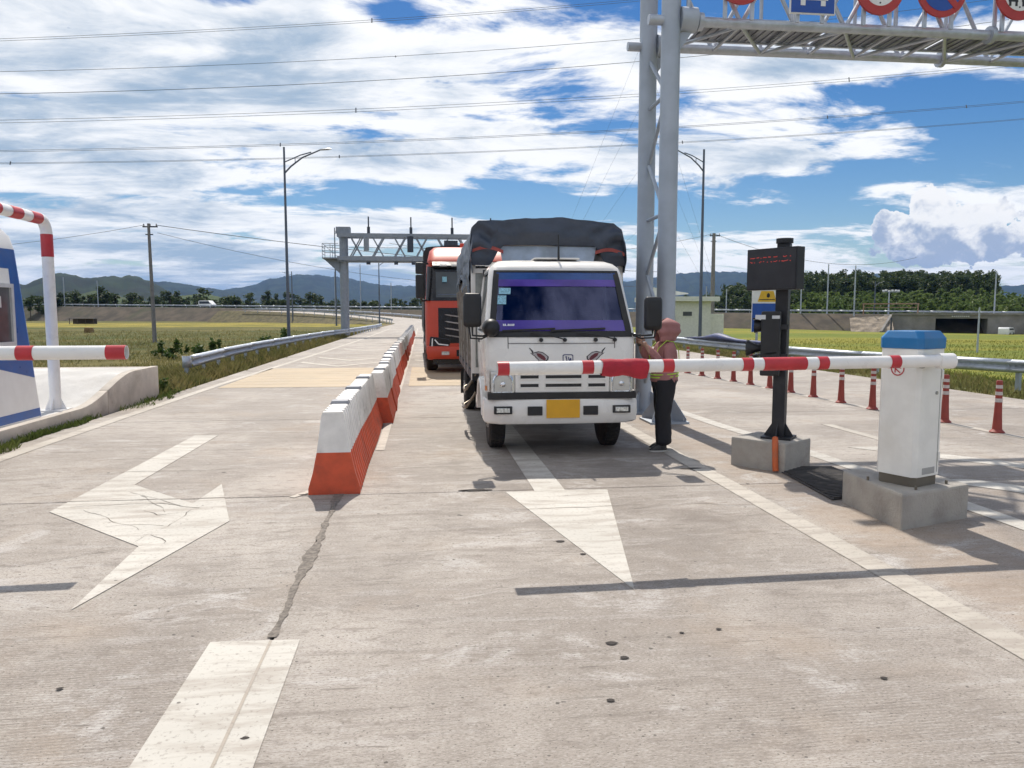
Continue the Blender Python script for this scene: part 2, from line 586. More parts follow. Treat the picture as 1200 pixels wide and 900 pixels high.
    c2 = w.mix(w.m('MULTIPLY', w.m('MULTIPLY', w.ss(wv, .35, .9), gm), .28), c, (.17, .148, .128, 1))
    w.link(c2, b.inputs['Base Color'])
    hgt = w.m('ADD', w.m('MULTIPLY', w.m('MULTIPLY', wv, gm), .18), w.m('ADD', fine, w.m('MULTIPLY', streak, .8)))
    bp = w.n('ShaderNodeBump')
    bp.inputs['Strength'].default_value = .55
    bp.inputs['Distance'].default_value = .008
    w.link(hgt, bp.inputs['Height'])
    w.link(bp.outputs[0], b.inputs['Normal'])
    MATS['road_concrete'] = m_
    return m_


def M_paint(name, c, wear=.5, under=(.33, .29, .25)):
    """thermoplastic road paint, worn through to the concrete in streaks and specks"""
    m_ = bpy.data.materials.new(name)
    m_.use_nodes = True
    t = m_.node_tree
    b = t.nodes['Principled BSDF']
    w = NT(t)
    P = w.n('ShaderNodeNewGeometry').outputs['Position']
    a = w.noise(w.map(P, scale=(.8, 4.0, 1)), 2.0, 8, .68, .4)
    f = w.noise(P, 42, 5, .7)
    g = w.noise(P, .7, 4, .6)
    cc = w.mix(w.ss(g, .3, .7), tuple(k * .82 for k in c) + (1,), tuple(c) + (1,))
    cc = w.mix(w.m('MULTIPLY', w.ss(a, .46, .63), wear), cc, tuple(under) + (1,))
    cc = w.mix(w.m('MULTIPLY', w.ss(f, .55, .66), wear * .8), cc, tuple(k * .7 for k in under) + (1,))
    vo = w.n('ShaderNodeTexVoronoi')
    vo.inputs['Scale'].default_value = 11
    w.link(P, vo.inputs['Vector'])
    sp = w.n('ShaderNodeSeparateColor')
    w.link(vo.outputs['Color'], sp.inputs[0])
    hit = w.m('MULTIPLY', w.m('GREATER_THAN', sp.outputs[0], .6), w.m('LESS_THAN', vo.outputs['Distance'], w.m('MULTIPLY', sp.outputs[1], .11)))
    cc = w.mix(w.m('MULTIPLY', hit, .8), cc, (.09, .08, .07, 1))
    w.link(cc, b.inputs['Base Color'])
    b.inputs['Roughness'].default_value = .7
    bp = w.n('ShaderNodeBump')
    bp.inputs['Strength'].default_value = .35
    bp.inputs['Distance'].default_value = .006
    w.link(f, bp.inputs['Height'])
    w.link(bp.outputs[0], b.inputs['Normal'])
    return m_


white_paint = M('white_enamel', (.78, .77, .75), .35, var=.05, dirt=.25, ds=2.5, dcol=(.45, .40, .34), spec=.5)
red_paint = M('red_enamel', (.48, .028, .04), .42, var=.12, dirt=.15)
galv = M('galvanised_steel', (.46, .50, .56), .42, .45, var=.12, vs=9, dirt=.15, dcol=(.33, .34, .36), rvar=.25)
galv_dull = M('weathered_zinc', (.40, .445, .51), .55, .35, var=.10, vs=2.5, dirt=.16, dcol=(.27, .29, .33))
dark_steel = M('dark_painted_steel', (.05, .06, .085), .5, .3, var=.2)
black_plastic = M('black_plastic', (.012, .013, .016), .45, var=.3)
black_rubber = M('black_rubber', (.024, .023, .023), .85, var=.3, dirt=.5, dcol=(.12, .10, .085), ds=6, bump=.2)
plinth_mat = M('cast_concrete', (.36, .335, .30), .85, var=.16, vs=3, bump=.5, bs=45, dirt=.5, dcol=(.22, .19, .16), ds=4)
kerb_mat = M('kerb_concrete', (.50, .45, .39), .85, var=.15, vs=2.5, bump=.35, bs=30, dirt=.55, dcol=(.26, .21, .16), ds=2)
glass_dark = M_glass('tinted_glass', (.30, .34, .38), .05)
chrome = M('chrome', (.75, .76, .78), .15, 1.0, var=.05)
wood_pole = M('pole_concrete', (.20, .19, .19), .85, var=.2)

# ================================================================= SETTING
def sst(x, a, b):
    t = min(1, max(0, (x - a) / (b - a)))
    return t * t * (3 - 2 * t)


def gz(x, y):
    """height of the natural ground"""
    z = -.03
    z += -.14 * (sst(x, -5.4, -4.9) - sst(x, 10.8, 11.4)) * (1 - sst(y, 150, 170))
    z -= .17 * sst(-x, 5.3, 6.2) + .30 * sst(-x, 6.6, 10)
    z -= .25 * sst(x, 11.6, 13.6) + 1.0 * sst(x, 15, 24) + .9 * sst(x, 40, 120)
    d = math.hypot(x, y)
    if x < -7 or x > 14:
        z += .10 * mnoise.noise(Vector((x * .09, y * .09, 0))) + .05 * mnoise.noise(Vector((x * .4, y * .4, 3)))
    return z


def axis(lo, hi, near_lo, near_hi, step, grow=1.16):
    a = list(np.arange(near_lo, near_hi + 1e-6, step))
    s, v = step, a[-1]
    while v < hi:
        s *= grow
        v += s
        a.append(min(v, hi))
    s, v = step, a[0]
    while v > lo:
        s *= grow
        v -= s
        a.insert(0, max(v, lo))
    return a


def M_ground():
    m_ = bpy.data.materials.new('field_ground')
    m_.use_nodes = True
    t = m_.node_tree
    b = t.nodes['Principled BSDF']
    w = NT(t)
    P = w.n('ShaderNodeNewGeometry').outputs['Position']
    sp = w.n('ShaderNodeSeparateXYZ')
    w.link(P, sp.inputs[0])
    X, Y = sp.outputs[0], sp.outputs[1]
    big = w.noise(w.map(P, rot=(0, 0, R(6)), scale=(.22, 1.6, 1)), .045, 6, .6, .3)
    mid = w.noise(w.map(P, scale=(.5, 1.4, 1)), .25, 7, .65, .4)
    fin = w.noise(P, 3.5, 7, .7)
    right = w.ss(X, 2, 14)
    # left: cut stubble, dry green; right: ripening rice
    L = w.mix(w.ss(mid, .38, .62), (.075, .085, .030, 1), (.175, .15, .060, 1))
    L = w.mix(w.m('MULTIPLY', w.ss(big, .45, .6), .7), L, (.075, .095, .03, 1))
    yb = w.m('MULTIPLY', w.ss(Y, 118, 126), w.ss(Y, 182, 170))
    L = w.mix(w.m('MULTIPLY', w.m('MULTIPLY', yb, w.ss(mid, .30, .6)), .65), L, (.42, .34, .07, 1))
    Rr = w.mix(w.ss(big, .36, .62), (.235, .225, .045, 1), (.135, .175, .036, 1))
    Rr = w.mix(w.m('MULTIPLY', w.ss(mid, .5, .72), .6), Rr, (.30, .265, .06, 1))
    nearR = w.ss(X, 20, 13)
    Rr = w.mix(nearR, Rr, (.125, .145, .036, 1))
    c = w.mix(right, L, Rr)
    c = w.mix(w.m('MULTIPLY', w.ss(fin, .5, .75), .55), c, (.045, .05, .018, 1))
    # bare gritty soil along the carriageway edge
    so = w.m('MULTIPLY', w.ss(X, -6.4, -5.3), w.ss(X, 12.3, 11.2))
    c = w.mix(w.m('MULTIPLY', so, w.ss(mid, .3, .6)), c, (.24, .19, .13, 1))
    w.link(c, b.inputs['Base Color'])
    b.inputs['Roughness'].default_value = .95
    b.inputs['Specular IOR Level'].default_value = .1
    bp = w.n('ShaderNodeBump')
    bp.inputs['Strength'].default_value = .9
    bp.inputs['Distance'].default_value = .15
    w.link(w.m('ADD', fin, w.m('MULTIPLY', mid, 2.0)), bp.inputs['Height'])
    w.link(bp.outputs[0], b.inputs['Normal'])
    return m_


def build_ground():
    xs = axis(-9000, 9000, -30, 40, 1.0)
    ys = axis(-9000, 9000, -15, 70, 1.0)
    v = [(x, y, gz(x, y)) for y in ys for x in xs]
    w_ = len(xs)
    f = []
    for j in range(len(ys) - 1):
        for i in range(w_ - 1):
            f += [j * w_ + i, j * w_ + i + 1, (j + 1) * w_ + i + 1, (j + 1) * w_ + i]
    me = np_mesh('ground', v, f, 4, M_ground())
    me.polygons.foreach_set('use_smooth', [True] * len(me.polygons))
    tag(np_obj('ground', me), kind='structure')


build_ground()

# ---------------------------------------------------------------- carriageway: concrete slabs, each with its own edges
road_mat = M_concrete_road()
joint_mat = M('joint_filler', (.055, .048, .042), .9, var=.35, vs=9, world_pos=True)
road = empty('road')
tag(road, 'pale concrete toll plaza carriageway cast in slabs', kind='structure')
COLS = [(-4.95, -.75), (-.75, 2.85), (2.85, 7.25), (7.25, 11.1)]
Y0, SL, NR = -13.2, 5.0, 19
bed = MB()
bed.box(((-4.95 + 11.1) / 2, (Y0 + Y0 + SL * NR) / 2, -.062), (16.02, SL * NR, .09))
bed.build('road_bed', joint_mat, road)
for ci, (xa, xb) in enumerate(COLS):
    W_ = xb - xa - .012
    m_ = MB()
    m_.box((0, 0, -.05), (W_, SL - .012, .10))
    me = m_.mesh('concrete_slab', road_mat, bevel=.006, seg=1)
    for r_ in range(NR):
        o = bpy.data.objects.new('concrete_slab', me)
        o.location = ((xa + xb) / 2, Y0 + (r_ + .5) * SL, rnd.uniform(-.0015, .0))
        o.parent = road
        col.objects.link(o)

# the ramp ahead: swings left and climbs to the highway
def ramp_pt(s):
    """centre and heading of the road beyond the slabs; s in metres from Y=81.8"""
    y0 = Y0 + SL * NR
    if s < 35:
        return Vector((2.6 - 1.6 * s / 35, y0 + s, -.004)), 0.0
    a = (s - 35) / 85.0
    x = 1.0 - 85 * (1 - math.cos(a))
    y = y0 + 35 + 85 * math.sin(a)
    return Vector((x, y, -.004 + 2.2 * sst(s, 40, 130))), a


m_ = MB()
rings = []
for i in range(33):
    s = i * 4.0
    p, a = ramp_pt(s)
    n = Vector((math.cos(a), math.sin(a), 0))
    hw = 7.0 - 2.0 * sst(s, 0, 40)
    b0 = gz(p.x, p.y) - .3
    pr = [(-hw - .2 - (p.z - b0) * 1.4, b0), (-hw, p.z - .01), (-hw, p.z), (hw, p.z), (hw, p.z - .01), (hw + .2 + (p.z - b0) * 1.4, b0)]
    rings.append([Vector((p.x, p.y, zz)) + n * q for q, zz in pr])
verge_mat = M('dry_verge', (.13, .11, .055), .95, var=.4, vs=1.2, bump=.6, bs=8, dirt=.5, dcol=(.07, .085, .03), ds=.4, world_pos=True)
m_.loft(rings, closed=False, cap=False)
ob = m_.build('ramp', [road_mat, verge_mat])
for p in ob.data.polygons:
    p.material_index = 0 if p.normal.z > .97 else 1
tag(ob, kind='structure')

# ---------------------------------------------------------------- painted markings (sheets just above the slabs)
mark_mat = M_paint('white_road_paint', (.55, .525, .475), .75)
mark_old = M_paint('worn_white_road_paint', (.50, .46, .40), .85)
tan_mat = M_paint('buff_antiskid_paint', (.45, .35, .225), .7, under=(.40, .335, .26))
MZ = .004


def mark(name, poly, mat=None, z=MZ):
    m_ = MB()
    m_.prism(poly, 'xy', z - .003, z)
    return m_.build(name, mat or mark_mat, road)


def strip(name, pts, wdt, mat=None, z=MZ):
    m_ = MB()
    L, Rr = [], []
    for i, p in enumerate(pts):
        p = Vector(p)
        a, b = Vector(pts[max(i - 1, 0)]), Vector(pts[min(i + 1, len(pts) - 1)])
        t = (b - a).normalized()
        n = Vector((-t.y, t.x)) * wdt / 2
        L.append((p.x + n.x, p.y + n.y, z))
        Rr.append((p.x - n.x, p.y - n.y, z))
    n_ = len(pts)
    m_.add(L + Rr, [(i, i + 1, n_ + i + 1, n_ + i) for i in range(n_ - 1)])
    return m_.build(name, mat or mark_mat, road)


strip('edge_line', [(-4.62, -13), (-4.62, 10), (-4.52, 18), (-4.25, 26), (-3.7, 45), (-3.25, 81)], .17, mark_old)
strip('lane_line', [(2.845, -13), (2.845, 40), (2.9, 81)], .19, mark_old)
mark('lane_dash', [(-1.05, -1.2), (-.60, -1.2), (-.61, 3.74), (-1.04, 3.76)])
strip('lane_line', [(-1.14, 6.75), (-1.0, 7.0), (-.98, 12), (-.47, 12.0)][0:2], .06, mark_old)
strip('barrier_line', [(-.50, 9.0), (-.45, 30), (-.43, 81)], .10, mark_old)
strip('joint_line', [(-.752, -1.2), (-.752, 1.5), (-.75, 3.74)], .014, M_paint('grimy_joint', (.40, .35, .29), .8), z=.0056)
mark('lane_shift_arrow', [(-2.97, 10.37), (-2.67, 10.35), (-2.68, 7.42), (-1.93, 6.62), (-1.88, 7.36), (-1.49, 6.02), (-1.90, 4.27), (-1.95, 5.42), (-3.0, 6.47), (-2.99, 7.6)])
mark('straight_arrow', [(.99, 10.9), (1.27, 10.9), (1.275, 6.74), (1.66, 6.72), (1.21, 4.21), (.73, 6.73), (.995, 6.74)])
# buff anti-skid bands, one bar at a time
for lane, (xa, xb) in enumerate(((-4.35, -1.05), (-.30, 2.70))):
    for k in range(8):
        ya = 17.0 + k * .74
        mark('antiskid_bar', [(xa, ya), (xb, ya), (xb, ya + .725), (xa, ya + .725)], tan_mat)
for k, (yc, xa, xb) in enumerate(((23.4, -3.9, -1.2), (26.2, -3.7, -1.1), (33, -3.5, -1.1), (39, -3.4, -1.1))):
    xm = (xa + xb) / 2
    mark('chevron_marking', [(xa, yc + 2.0), (xm, yc), (xb, yc + 2.0), (xb, yc + 2.5), (xm, yc + .5), (xa, yc + 2.5)], mark_old)
for yc in (24.2, 27.0):
    mark('chevron_marking', [(-.25, yc + 2.0), (1.25, yc), (2.65, yc + 2.0), (2.65, yc + 2.5), (1.25, yc + .5), (-.25, yc + 2.5)], mark_old)
# right-hand lanes
strip('channel_line', [(4.52, -4), (4.50, 6), (4.42, 8.3), (4.22, 10.5), (4.13, 13), (4.05, 30)], .20, mark_mat)
strip('delineator_line', [(7.95, 2), (7.66, 9.4), (7.45, 13), (7.18, 18), (6.6, 29), (6.3, 60)], .15, mark_old)
mark('gore_bar', [(5.05, 8.55), (6.75, 6.45), (7.15, 6.45), (5.45, 8.55)], mark_mat)
mark('gore_bar', [(4.85, 6.75), (6.3, 4.9), (6.7, 4.9), (5.25, 6.75)], mark_mat)
mark('lane_dash', [(5.72, 9.0), (5.86, 9.0), (5.86, 10.4), (5.72, 10.4)], mark_old)
# sealed longitudinal joint, broken open along one stretch
jp = []
for i in range(76):
    y = 3.78 + i * .0415
    jp.append((-.745 + .02 * mnoise.noise(Vector((y * 3, 1.3, 0))), y))
for i in range(len(jp) - 1):
    pass
m_ = MB()
L, Rr = [], []
for x, y in jp:
    wd = .011 + max(0, .034 * (mnoise.noise(Vector((y * 1.7, 7.7, 0))) + .35) + .022 * mnoise.noise(Vector((y * 9, 2, 0)))) + .012 * rnd.random()
    L.append((x - wd, y, .0045))
    Rr.append((x + wd, y, .0045))
n_ = len(jp)
m_.add(L + Rr, [(i, n_ + i, n_ + i + 1, i + 1) for i in range(n_ - 1)])
m_.build('joint_sealant', M('joint_mortar', (.215, .188, .162), .9, var=.4, vs=30, bump=.6, bs=120, world_pos=True), road)
# hairline cracks
crack_mat = M('crack', (.17, .145, .122), .95, var=.3, world_pos=True)
def crack(pts, w0, jit=.03, seed=0):
    m_ = MB()
    P_ = []
    for (xa, ya), (xb, yb) in zip(pts, pts[1:]):
        k = max(2, int(math.hypot(xb - xa, yb - ya) / .07))
        P_ += [(xa + (xb - xa) * i / k, ya + (yb - ya) * i / k) for i in range(k)]
    P_.append(pts[-1])
    a, b = [], []
    for x, y in P_:
        dx = jit * mnoise.noise(Vector((x * 5, y * 5, seed)))
        dy = jit * mnoise.noise(Vector((x * 5, y * 5, seed + 9)))
        wd = w0 * (.35 + .9 * abs(mnoise.noise(Vector((x * 4, y * 4, seed + 3)))) * 1.6)
        a.append((x + dx - wd * .4, y + dy - wd, .0062))
        b.append((x + dx + wd * .4, y + dy + wd, .0062))
    n_ = len(P_)
    m_.add(a + b, [(i, i + 1, n_ + i + 1, n_ + i) for i in range(n_ - 1)])
    return m_.build('crack', crack_mat, road)
crack([(-1.78, 6.62), (-1.90, 6.25), (-1.95, 5.9), (-2.0, 5.6), (-2.05, 5.35)], .009, .09, 1)
crack([(-1.86, 6.3), (-2.1, 6.25), (-2.25, 6.4)], .004, .06, 11)
crack([(-1.95, 5.95), (-2.15, 6.0), (-2.35, 5.95)], .004, .06, 12)
crack([(-1.97, 5.7), (-1.85, 5.6), (-1.82, 5.45)], .004, .06, 13)
crack([(-2.6, 7.1), (-2.0, 6.55)], .003, .04, 14)
crack([(-2.75, 6.5), (-2.1, 5.85)], .003, .04, 15)
crack([(-2.9, 6.62), (-2.2, 6.66), (-1.85, 6.45)], .006, .04, 2)
crack([(-2.45, 6.95), (-2.05, 6.35)], .003, .04, 4)
crack([(-3.1, 6.80), (-2.4, 6.80), (-1.4, 6.80)], .008, .012, 5)
crack([(.7, 6.12), (1.2, 6.1), (1.75, 6.16)], .004, .05, 16)
crack([(-2.05, 5.35), (-2.6, 5.1), (-3.1, 5.05)], .006, .05, 6)
crack([(1.6, 6.0), (2.2, 6.15), (2.75, 6.0)], .005, .05, 7)
crack([(-3.05, 9.2), (-2.0, 9.25), (-.9, 9.15)], .006, .03, 8)
crack([(-3.05, 8.05), (-2.2, 8.0), (-1.5, 8.4), (-1.25, 9.0)], .006, .05, 9)
# dark oil drips that lie on the lane ahead of the camera
oil = M('oil_stain', (.045, .038, .034), .95, var=.3, vs=20, world_pos=True)
for x, y, r_ in ((.90, 3.52, .028), (.92, 3.36, .022), (.76, 2.98, .018), (2.0, 3.03, .016), (1.48, 3.62, .014), (.48, 6.84, .13), (.36, 6.83, .05), (-1.05, 6.84, .05), (-.68, 2.86, .016), (-1.55, 3.35, .016), (1.28, 3.6, .012), (.95, 5.2, .03), (1.05, 4.9, .02), (2.76, 7.55, .11)):
    m_ = MB()
    k = 12
    sq = .3 if r_ > .045 else .75
    m_.add([(x + r_ * (1 + .6 * mnoise.noise(Vector((x * 9 + math.cos(a) * 1.5, y * 9 + math.sin(a) * 1.5, 0)))) * math.cos(a), y + r_ * sq * (1 + .3 * mnoise.noise(Vector((math.cos(a), math.sin(a) + x, 4)))) * math.sin(a)  , .0046) for a in [2 * math.pi * i / k for i in range(k)]], [tuple(range(k))])
    m_.build('oil_stain', oil, road)

# ---------------------------------------------------------------- toll island with its rising bullnose kerb
isl = empty('toll_island', (-5.0, 0, 0))
tag(isl, 'pale concrete toll island with a kerb that rises to a blunt end', 'traffic island')
def isl_h(y):
    return .20 + .40 * sst(y, 11.9, 14.1)
ys = [-2, 2, 6, 9, 10.5, 11.5] + [11.9 + .2 * i for i in range(12)] + [14.6, 15.0, 15.3]
def kerb(name, xa, xb):
    for ya, yb in ((-2, 5.4), (5.4, 9.2), (9.2, 12.9), (12.9, 15.3)):
        yy = [y for y in ys if ya < y < yb]
        yy = [ya + .006] + yy + [yb - .006]
        m_ = MB()
        m_.loft([[(xa, y, -.1), (xb, y, -.1), (xb, y, isl_h(y)), (xa, y, isl_h(y))] for y in yy])
        m_.build(name, kerb_mat, isl, bevel=.012, smooth=40)
kerb('kerbstone', -.14, 0.0)
kerb('kerbstone', -3.2, -3.06)
m_ = MB()
m_.box((-1.6, 15.2, .2), (2.915, .14, .78))
m_.build('end_kerbstone', kerb_mat, isl, bevel=.012)
m_ = MB()
m_.loft([[(-3.058, y, -.1), (-.142, y, -.1), (-.142, y, isl_h(y) - .012), (-3.058, y, isl_h(y) - .012)] for y in ys if y < 15.1] + [[(-3.058, 15.12, -.1), (-.142, 15.12, -.1), (-.142, 15.12, .585), (-3.058, 15.12, .585)]])
m_.build('island_top', M('island_screed', (.56, .545, .52), .85, var=.2, vs=1.2, bump=.4, bs=30, dirt=.45, dcol=(.38, .35, .31), ds=1.3), isl, smooth=40)

# ---------------------------------------------------------------- highway on its embankment behind the fields
hw_dir = Vector((1, -.486, 0)).normalized()
hw_nrm = Vector((-.486, -1, 0)).normalized()            # towards the camera
def hwp(X):
    return Vector((X, 182 - .486 * X, 0))
slope_mat = M('embankment_earth', (.080, .064, .046), .95, var=.5, vs=.35, bump=.5, bs=2, dirt=.95, dcol=(.036, .048, .020), ds=.07, world_pos=True)
asph = M('asphalt', (.07, .07, .072), .9, var=.2, vs=1)
m_ = MB()
rings = []
for i in range(61):
    X = -420 + i * 14
    c_ = hwp(X)
    zt = 2.4 - .011 * X
    zb = gz(c_.x, c_.y) - .6
    rings.append([c_ + hw_nrm * q + Vector((0, 0, zz)) for q, zz in ((4.5 + (zt - zb) * 1.5 - 4.5, zb), (0.0 - 1.0, zt - .05), (-1.8, zt), (-15, zt), (-15 - (zt - zb) * 1.5, zb))])
m_.loft(rings, closed=False, cap=False)
ob = m_.build('highway_embankment', [slope_mat, asph])
for p in ob.data.polygons:
    p.material_index = 1 if abs(p.normal.z) > .97 else 0
tag(ob, kind='structure')

# ---------------------------------------------------------------- hills and mountains
def interp(prof, a):
    if a <= prof[0][0]: return prof[0][1]
    for (a0, e0), (a1, e1) in zip(prof, prof[1:]):
        if a <= a1:
            t = (a - a0) / (a1 - a0)
            t = t * t * (3 - 2 * t) * .5 + t * .5
            return e0 + (e1 - e0) * t
    return prof[-1][1]


def ridge(name, prof, D, half, mat, seed, na=.15, step=.12, rows=22):
    az = np.arange(prof[0][0], prof[-1][0] + 1e-6, step)
    v, f = [], []
    for a in az:
        e = interp(prof, a)
        H = 1.6 + math.tan(R(e)) * D + 4
        edge = min(1, (a - prof[0][0]) / 1.2, (prof[-1][0] - a) / 1.2)
        H *= sst(edge, -.05, 1)
        for j in range(rows + 1):
            t = -1 + 2 * j / rows
            d = D + half * t
            base = (1 - abs(t)) ** .85
            p = Vector((a * .35, t * 1.6, seed))
            g = mnoise.fractal(p * 1.6, .9, 2.1, 5)
            h = H * base * (1 + na * g * 1.6 * (abs(t) * (1 - abs(t)) * 3)) + H * .035 * mnoise.fractal(p * 6, .8, 2.0, 4) * base
            v.append((d * math.sin(R(a)), d * math.cos(R(a)), -4 + h))
    n_ = rows + 1
    for i in range(len(az) - 1):
        for j in range(rows):
            f += [i * n_ + j, (i + 1) * n_ + j, (i + 1) * n_ + j + 1, i * n_ + j + 1]
    me = np_mesh(name, v, f, 4, mat)
    me.polygons.foreach_set('use_smooth', [True] * len(me.polygons))
    return tag(np_obj(name, me), kind='structure')


forest = M('forested_slope', (.022, .034, .018), .95, var=.5, vs=.012, bump=.0, dirt=.5, dcol=(.048, .060, .026), ds=.006, spec=.1, world_pos=True)
forest2 = M('scrub_slope', (.052, .075, .026), .95, var=.4, vs=.03, dirt=.5, dcol=(.10, .10, .04), ds=.012, spec=.1, world_pos=True)
ridge('mountains', [(-17.5, .9), (-14.77, 1.29), (-13.31, 1.71), (-12.3, 1.84), (-10.46, 2.46), (-8.35, 2.79), (-6.93, 2.69), (-5.01, 2.46), (-2.83, 2.05), (-0.85, 2.0), (1.65, 1.82), (6.69, 2.33), (11.73, 2.44), (15.15, 2.3), (16.69, 2.54), (19.11, 2.88), (21.49, 2.97), (24.97, 2.8), (28.32, 2.63), (30.47, 2.47), (32.79, 2.71), (35.04, 2.65), (35.77, 2.42), (36.99, 1.85), (38.39, 1.66), (40.18, 1.73), (44.34, 1.84), (52, 1.5), (60, 1.0)], 5200, 1300, forest, 3.3)
ridge('mountains', [(-45, 1.2), (-35, 1.8), (-24, 1.6), (-19.71, 1.75), (-18.15, 2.11), (-17.32, 2.12), (-16.05, 1.91), (-14.42, 1.7), (-13.32, 1.54), (-12.2, 1.31), (-9, .9)], 4300, 1000, forest, 8.1)
ridge('hills', [(-48, 1.4), (-38, 1.9), (-29.35, 1.88), (-26.8, 1.84), (-25.46, 1.81), (-24.52, 2.26), (-23.95, 2.54), (-23.11, 2.51), (-22.16, 2.26), (-20.98, 2.39), (-20.18, 2.41), (-19.37, 2.48), (-18.56, 2.22), (-17.13, 1.38), (-15.55, 0.64), (-14, .2)], 1900, 520, forest, 1.1)
ridge('foothills', [(-30, .5), (-25.06, 0.74), (-22.69, 1.25), (-21.71, 1.42), (-20.74, 1.15), (-18.21, 0.75), (-16.61, 1.18), (-14.98, 1.37), (-13.34, 0.92), (-11.66, 0.54), (-9, .2)], 1100, 250, forest2, 5.7)
wood_hill = [(17, .1), (21.5, .35), (24, .8), (26, 1.25), (30.5, 1.25), (35, 1.2), (38.5, 1.1), (41, .7), (46, .7), (58, .4)]
ridge('wooded_hill', wood_hill, 360, 160, forest2, 2.7, na=.05, step=.4, rows=10)

# ================================================================= VEGETATION
npr = np.random.default_rng(11)
leaf_far = M_leaf('far_foliage', (.030, .048, .017), (.070, .098, .036), .38, .12, True)
leaf_mid = M_leaf('acacia_foliage', (.075, .12, .030), (.15, .20, .055), .45, .10, True)
leaf_shrub = M_leaf('shrub_foliage', (.035, .065, .016), (.095, .15, .035), .35, 2.0)
grass_mat = M_leaf('verge_grass', (.075, .10, .026), (.24, .205, .085), .40, .9, True)
grass_green = M_leaf('fresh_grass', (.055, .095, .020), (.12, .15, .04), .35, .9, True)
bark = M('bark', (.10, .08, .065), .95, var=.3, bump=.4, bs=14)


def leaf_cloud(blobs, n, size, rng, flat=.75):
    """n leaf quads spread through ellipsoid blobs; returns verts (4n,3)"""
    vol = np.array([b[3] * b[4] * b[5] for b in blobs])
    pick = rng.choice(len(blobs), n, p=vol / vol.sum())
    B = np.array(blobs)[pick]
    u = rng.normal(size=(n, 3))
    u /= np.linalg.norm(u, axis=1)[:, None]
    r = rng.random(n)[:, None] ** .45
    P = B[:, :3] + u * r * B[:, 3:6]
    a = rng.normal(size=(n, 3))
    a[:, 2] *= flat
    a /= np.linalg.norm(a, axis=1)[:, None]
    b = np.cross(a, rng.normal(size=(n, 3)))
    b /= np.linalg.norm(b, axis=1)[:, None]
    s = (size * rng.uniform(.6, 1.4, n))[:, None]
    return np.stack([P - a * s, P + b * s * .55, P + a * s, P - b * s * .55], 1).reshape(-1, 3)


def blobs_for(h, r, rng, k=9, low=.28):
    out = []
    for i in range(k):
        t = rng.uniform(low, .95)
        w_ = r * (1.0 - .55 * abs(t - .5) * 1.6)
        a = rng.uniform(0, 6.28)
        d = rng.uniform(0, .62) * w_
        s = r * rng.uniform(.28, .52)
        out.append((d * math.cos(a), d * math.sin(a), h * t, s, s, s * rng.uniform(.7, 1.1)))
    return out


def tree_proto(h, r, nleaf, size, seed, k=9, low=.28):
    rng = np.random.default_rng(seed)
    blobs = blobs_for(h, r, rng, k, low)
    v = leaf_cloud(blobs, nleaf, size, rng)
    crown = np_mesh('crown', v, np.arange(len(v)), 4, leaf_far)
    m_ = MB()
    m_.tube([(0, 0, -.4), (.05, .02, h * .3), (-.04, .05, h * .6), (0, 0, h * .88)], [h * .022, h * .018, h * .011, h * .004], 6)
    for b in blobs[:5]:
        m_.tube([(0, 0, b[2] * .62), (b[0] * .5, b[1] * .5, b[2] * .85), (b[0], b[1], b[2])], [h * .010, h * .007, h * .003], 5)
    trunk = m_.mesh('trunk', bark, smooth=60)
    return trunk, crown


protos = [tree_proto(9.5, 2.3, 420, .36, 3), tree_proto(8.0, 2.6, 420, .36, 5, 8), tree_proto(10.5, 2.0, 380, .34, 7, 10, .35), tree_proto(7.0, 2.4, 360, .34, 9, 7, .2), tree_proto(9.0, 3.0, 460, .38, 13, 11)]


def plant_tree(X, Y, z, s, label, group, name='tree'):
    t, c = protos[rnd.randrange(len(protos))]
    root = thing(name, label, 'tree', (X, Y, z), rnd.uniform(0, 6.28), group)
    root.scale = (s * rnd.uniform(.9, 1.8), s * rnd.uniform(.9, 1.8), s)
    for nm, me in (('trunk', t), ('crown', c)):
        o = bpy.data.objects.new(nm, me)
        o.parent = root
        col.objects.link(o)
    return root


# row of trees beyond the highway, left of the toll road
for i in range(210):
    b = -30 + 33 * (i + rnd.random() * .8) / 210
    D = rnd.uniform(250, 330)
    X, Y = D * math.sin(R(b)), D * math.cos(R(b))
    plant_tree(X, Y, gz(X, Y), rnd.choice((.5, .62, .7, .75, .8, .9, 1.05)) * rnd.uniform(.9, 1.1) * (1.0 if b < -9 else .85), 'dark green tree in the long row beyond the raised highway', 'row of trees beyond the highway')
# woodland on the rise to the right: one mass of crowns
V = []
def wood_patch(n, D0, D1, b0, b1, hlo, hhi, nl, size, seed):
    rng = np.random.default_rng(seed)
    out = []
    for i in range(n):
        b = rng.uniform(b0, b1)
        D = rng.uniform(D0, D1)
        X, Y = D * math.sin(R(b)), D * math.cos(R(b))
        e = interp(wood_hill, b)
        H = 1.6 + math.tan(R(e)) * 360 + 4
        gz_ = -4 + H * max(0, 1 - abs(D - 360) / 160) ** .85
        gz_ = max(gz_, gz(X, Y))
        h = rng.uniform(hlo, hhi)
        v = leaf_cloud(blobs_for(h, h * rng.uniform(.24, .34), rng, 7, .15), nl, size, rng)
        out.append(v + np.array([X, Y, gz_]))
    return np.concatenate(out)
v = wood_patch(760, 290, 365, 24.8, 38.7, 5.5, 10.8, 220, .46, 21)
v = np.concatenate([v, wood_patch(300, 235, 300, 16.5, 27.5, 5.0, 8.0, 180, .42, 22), wood_patch(150, 280, 350, 22.0, 26, 7, 10, 140, .6, 24)])
tag(np_obj('woodland', np_mesh('woodland', v, np.arange(len(v)), 4, leaf_far)), 'dark green wood covering the rise behind the underpass', 'woodland', kind='stuff')
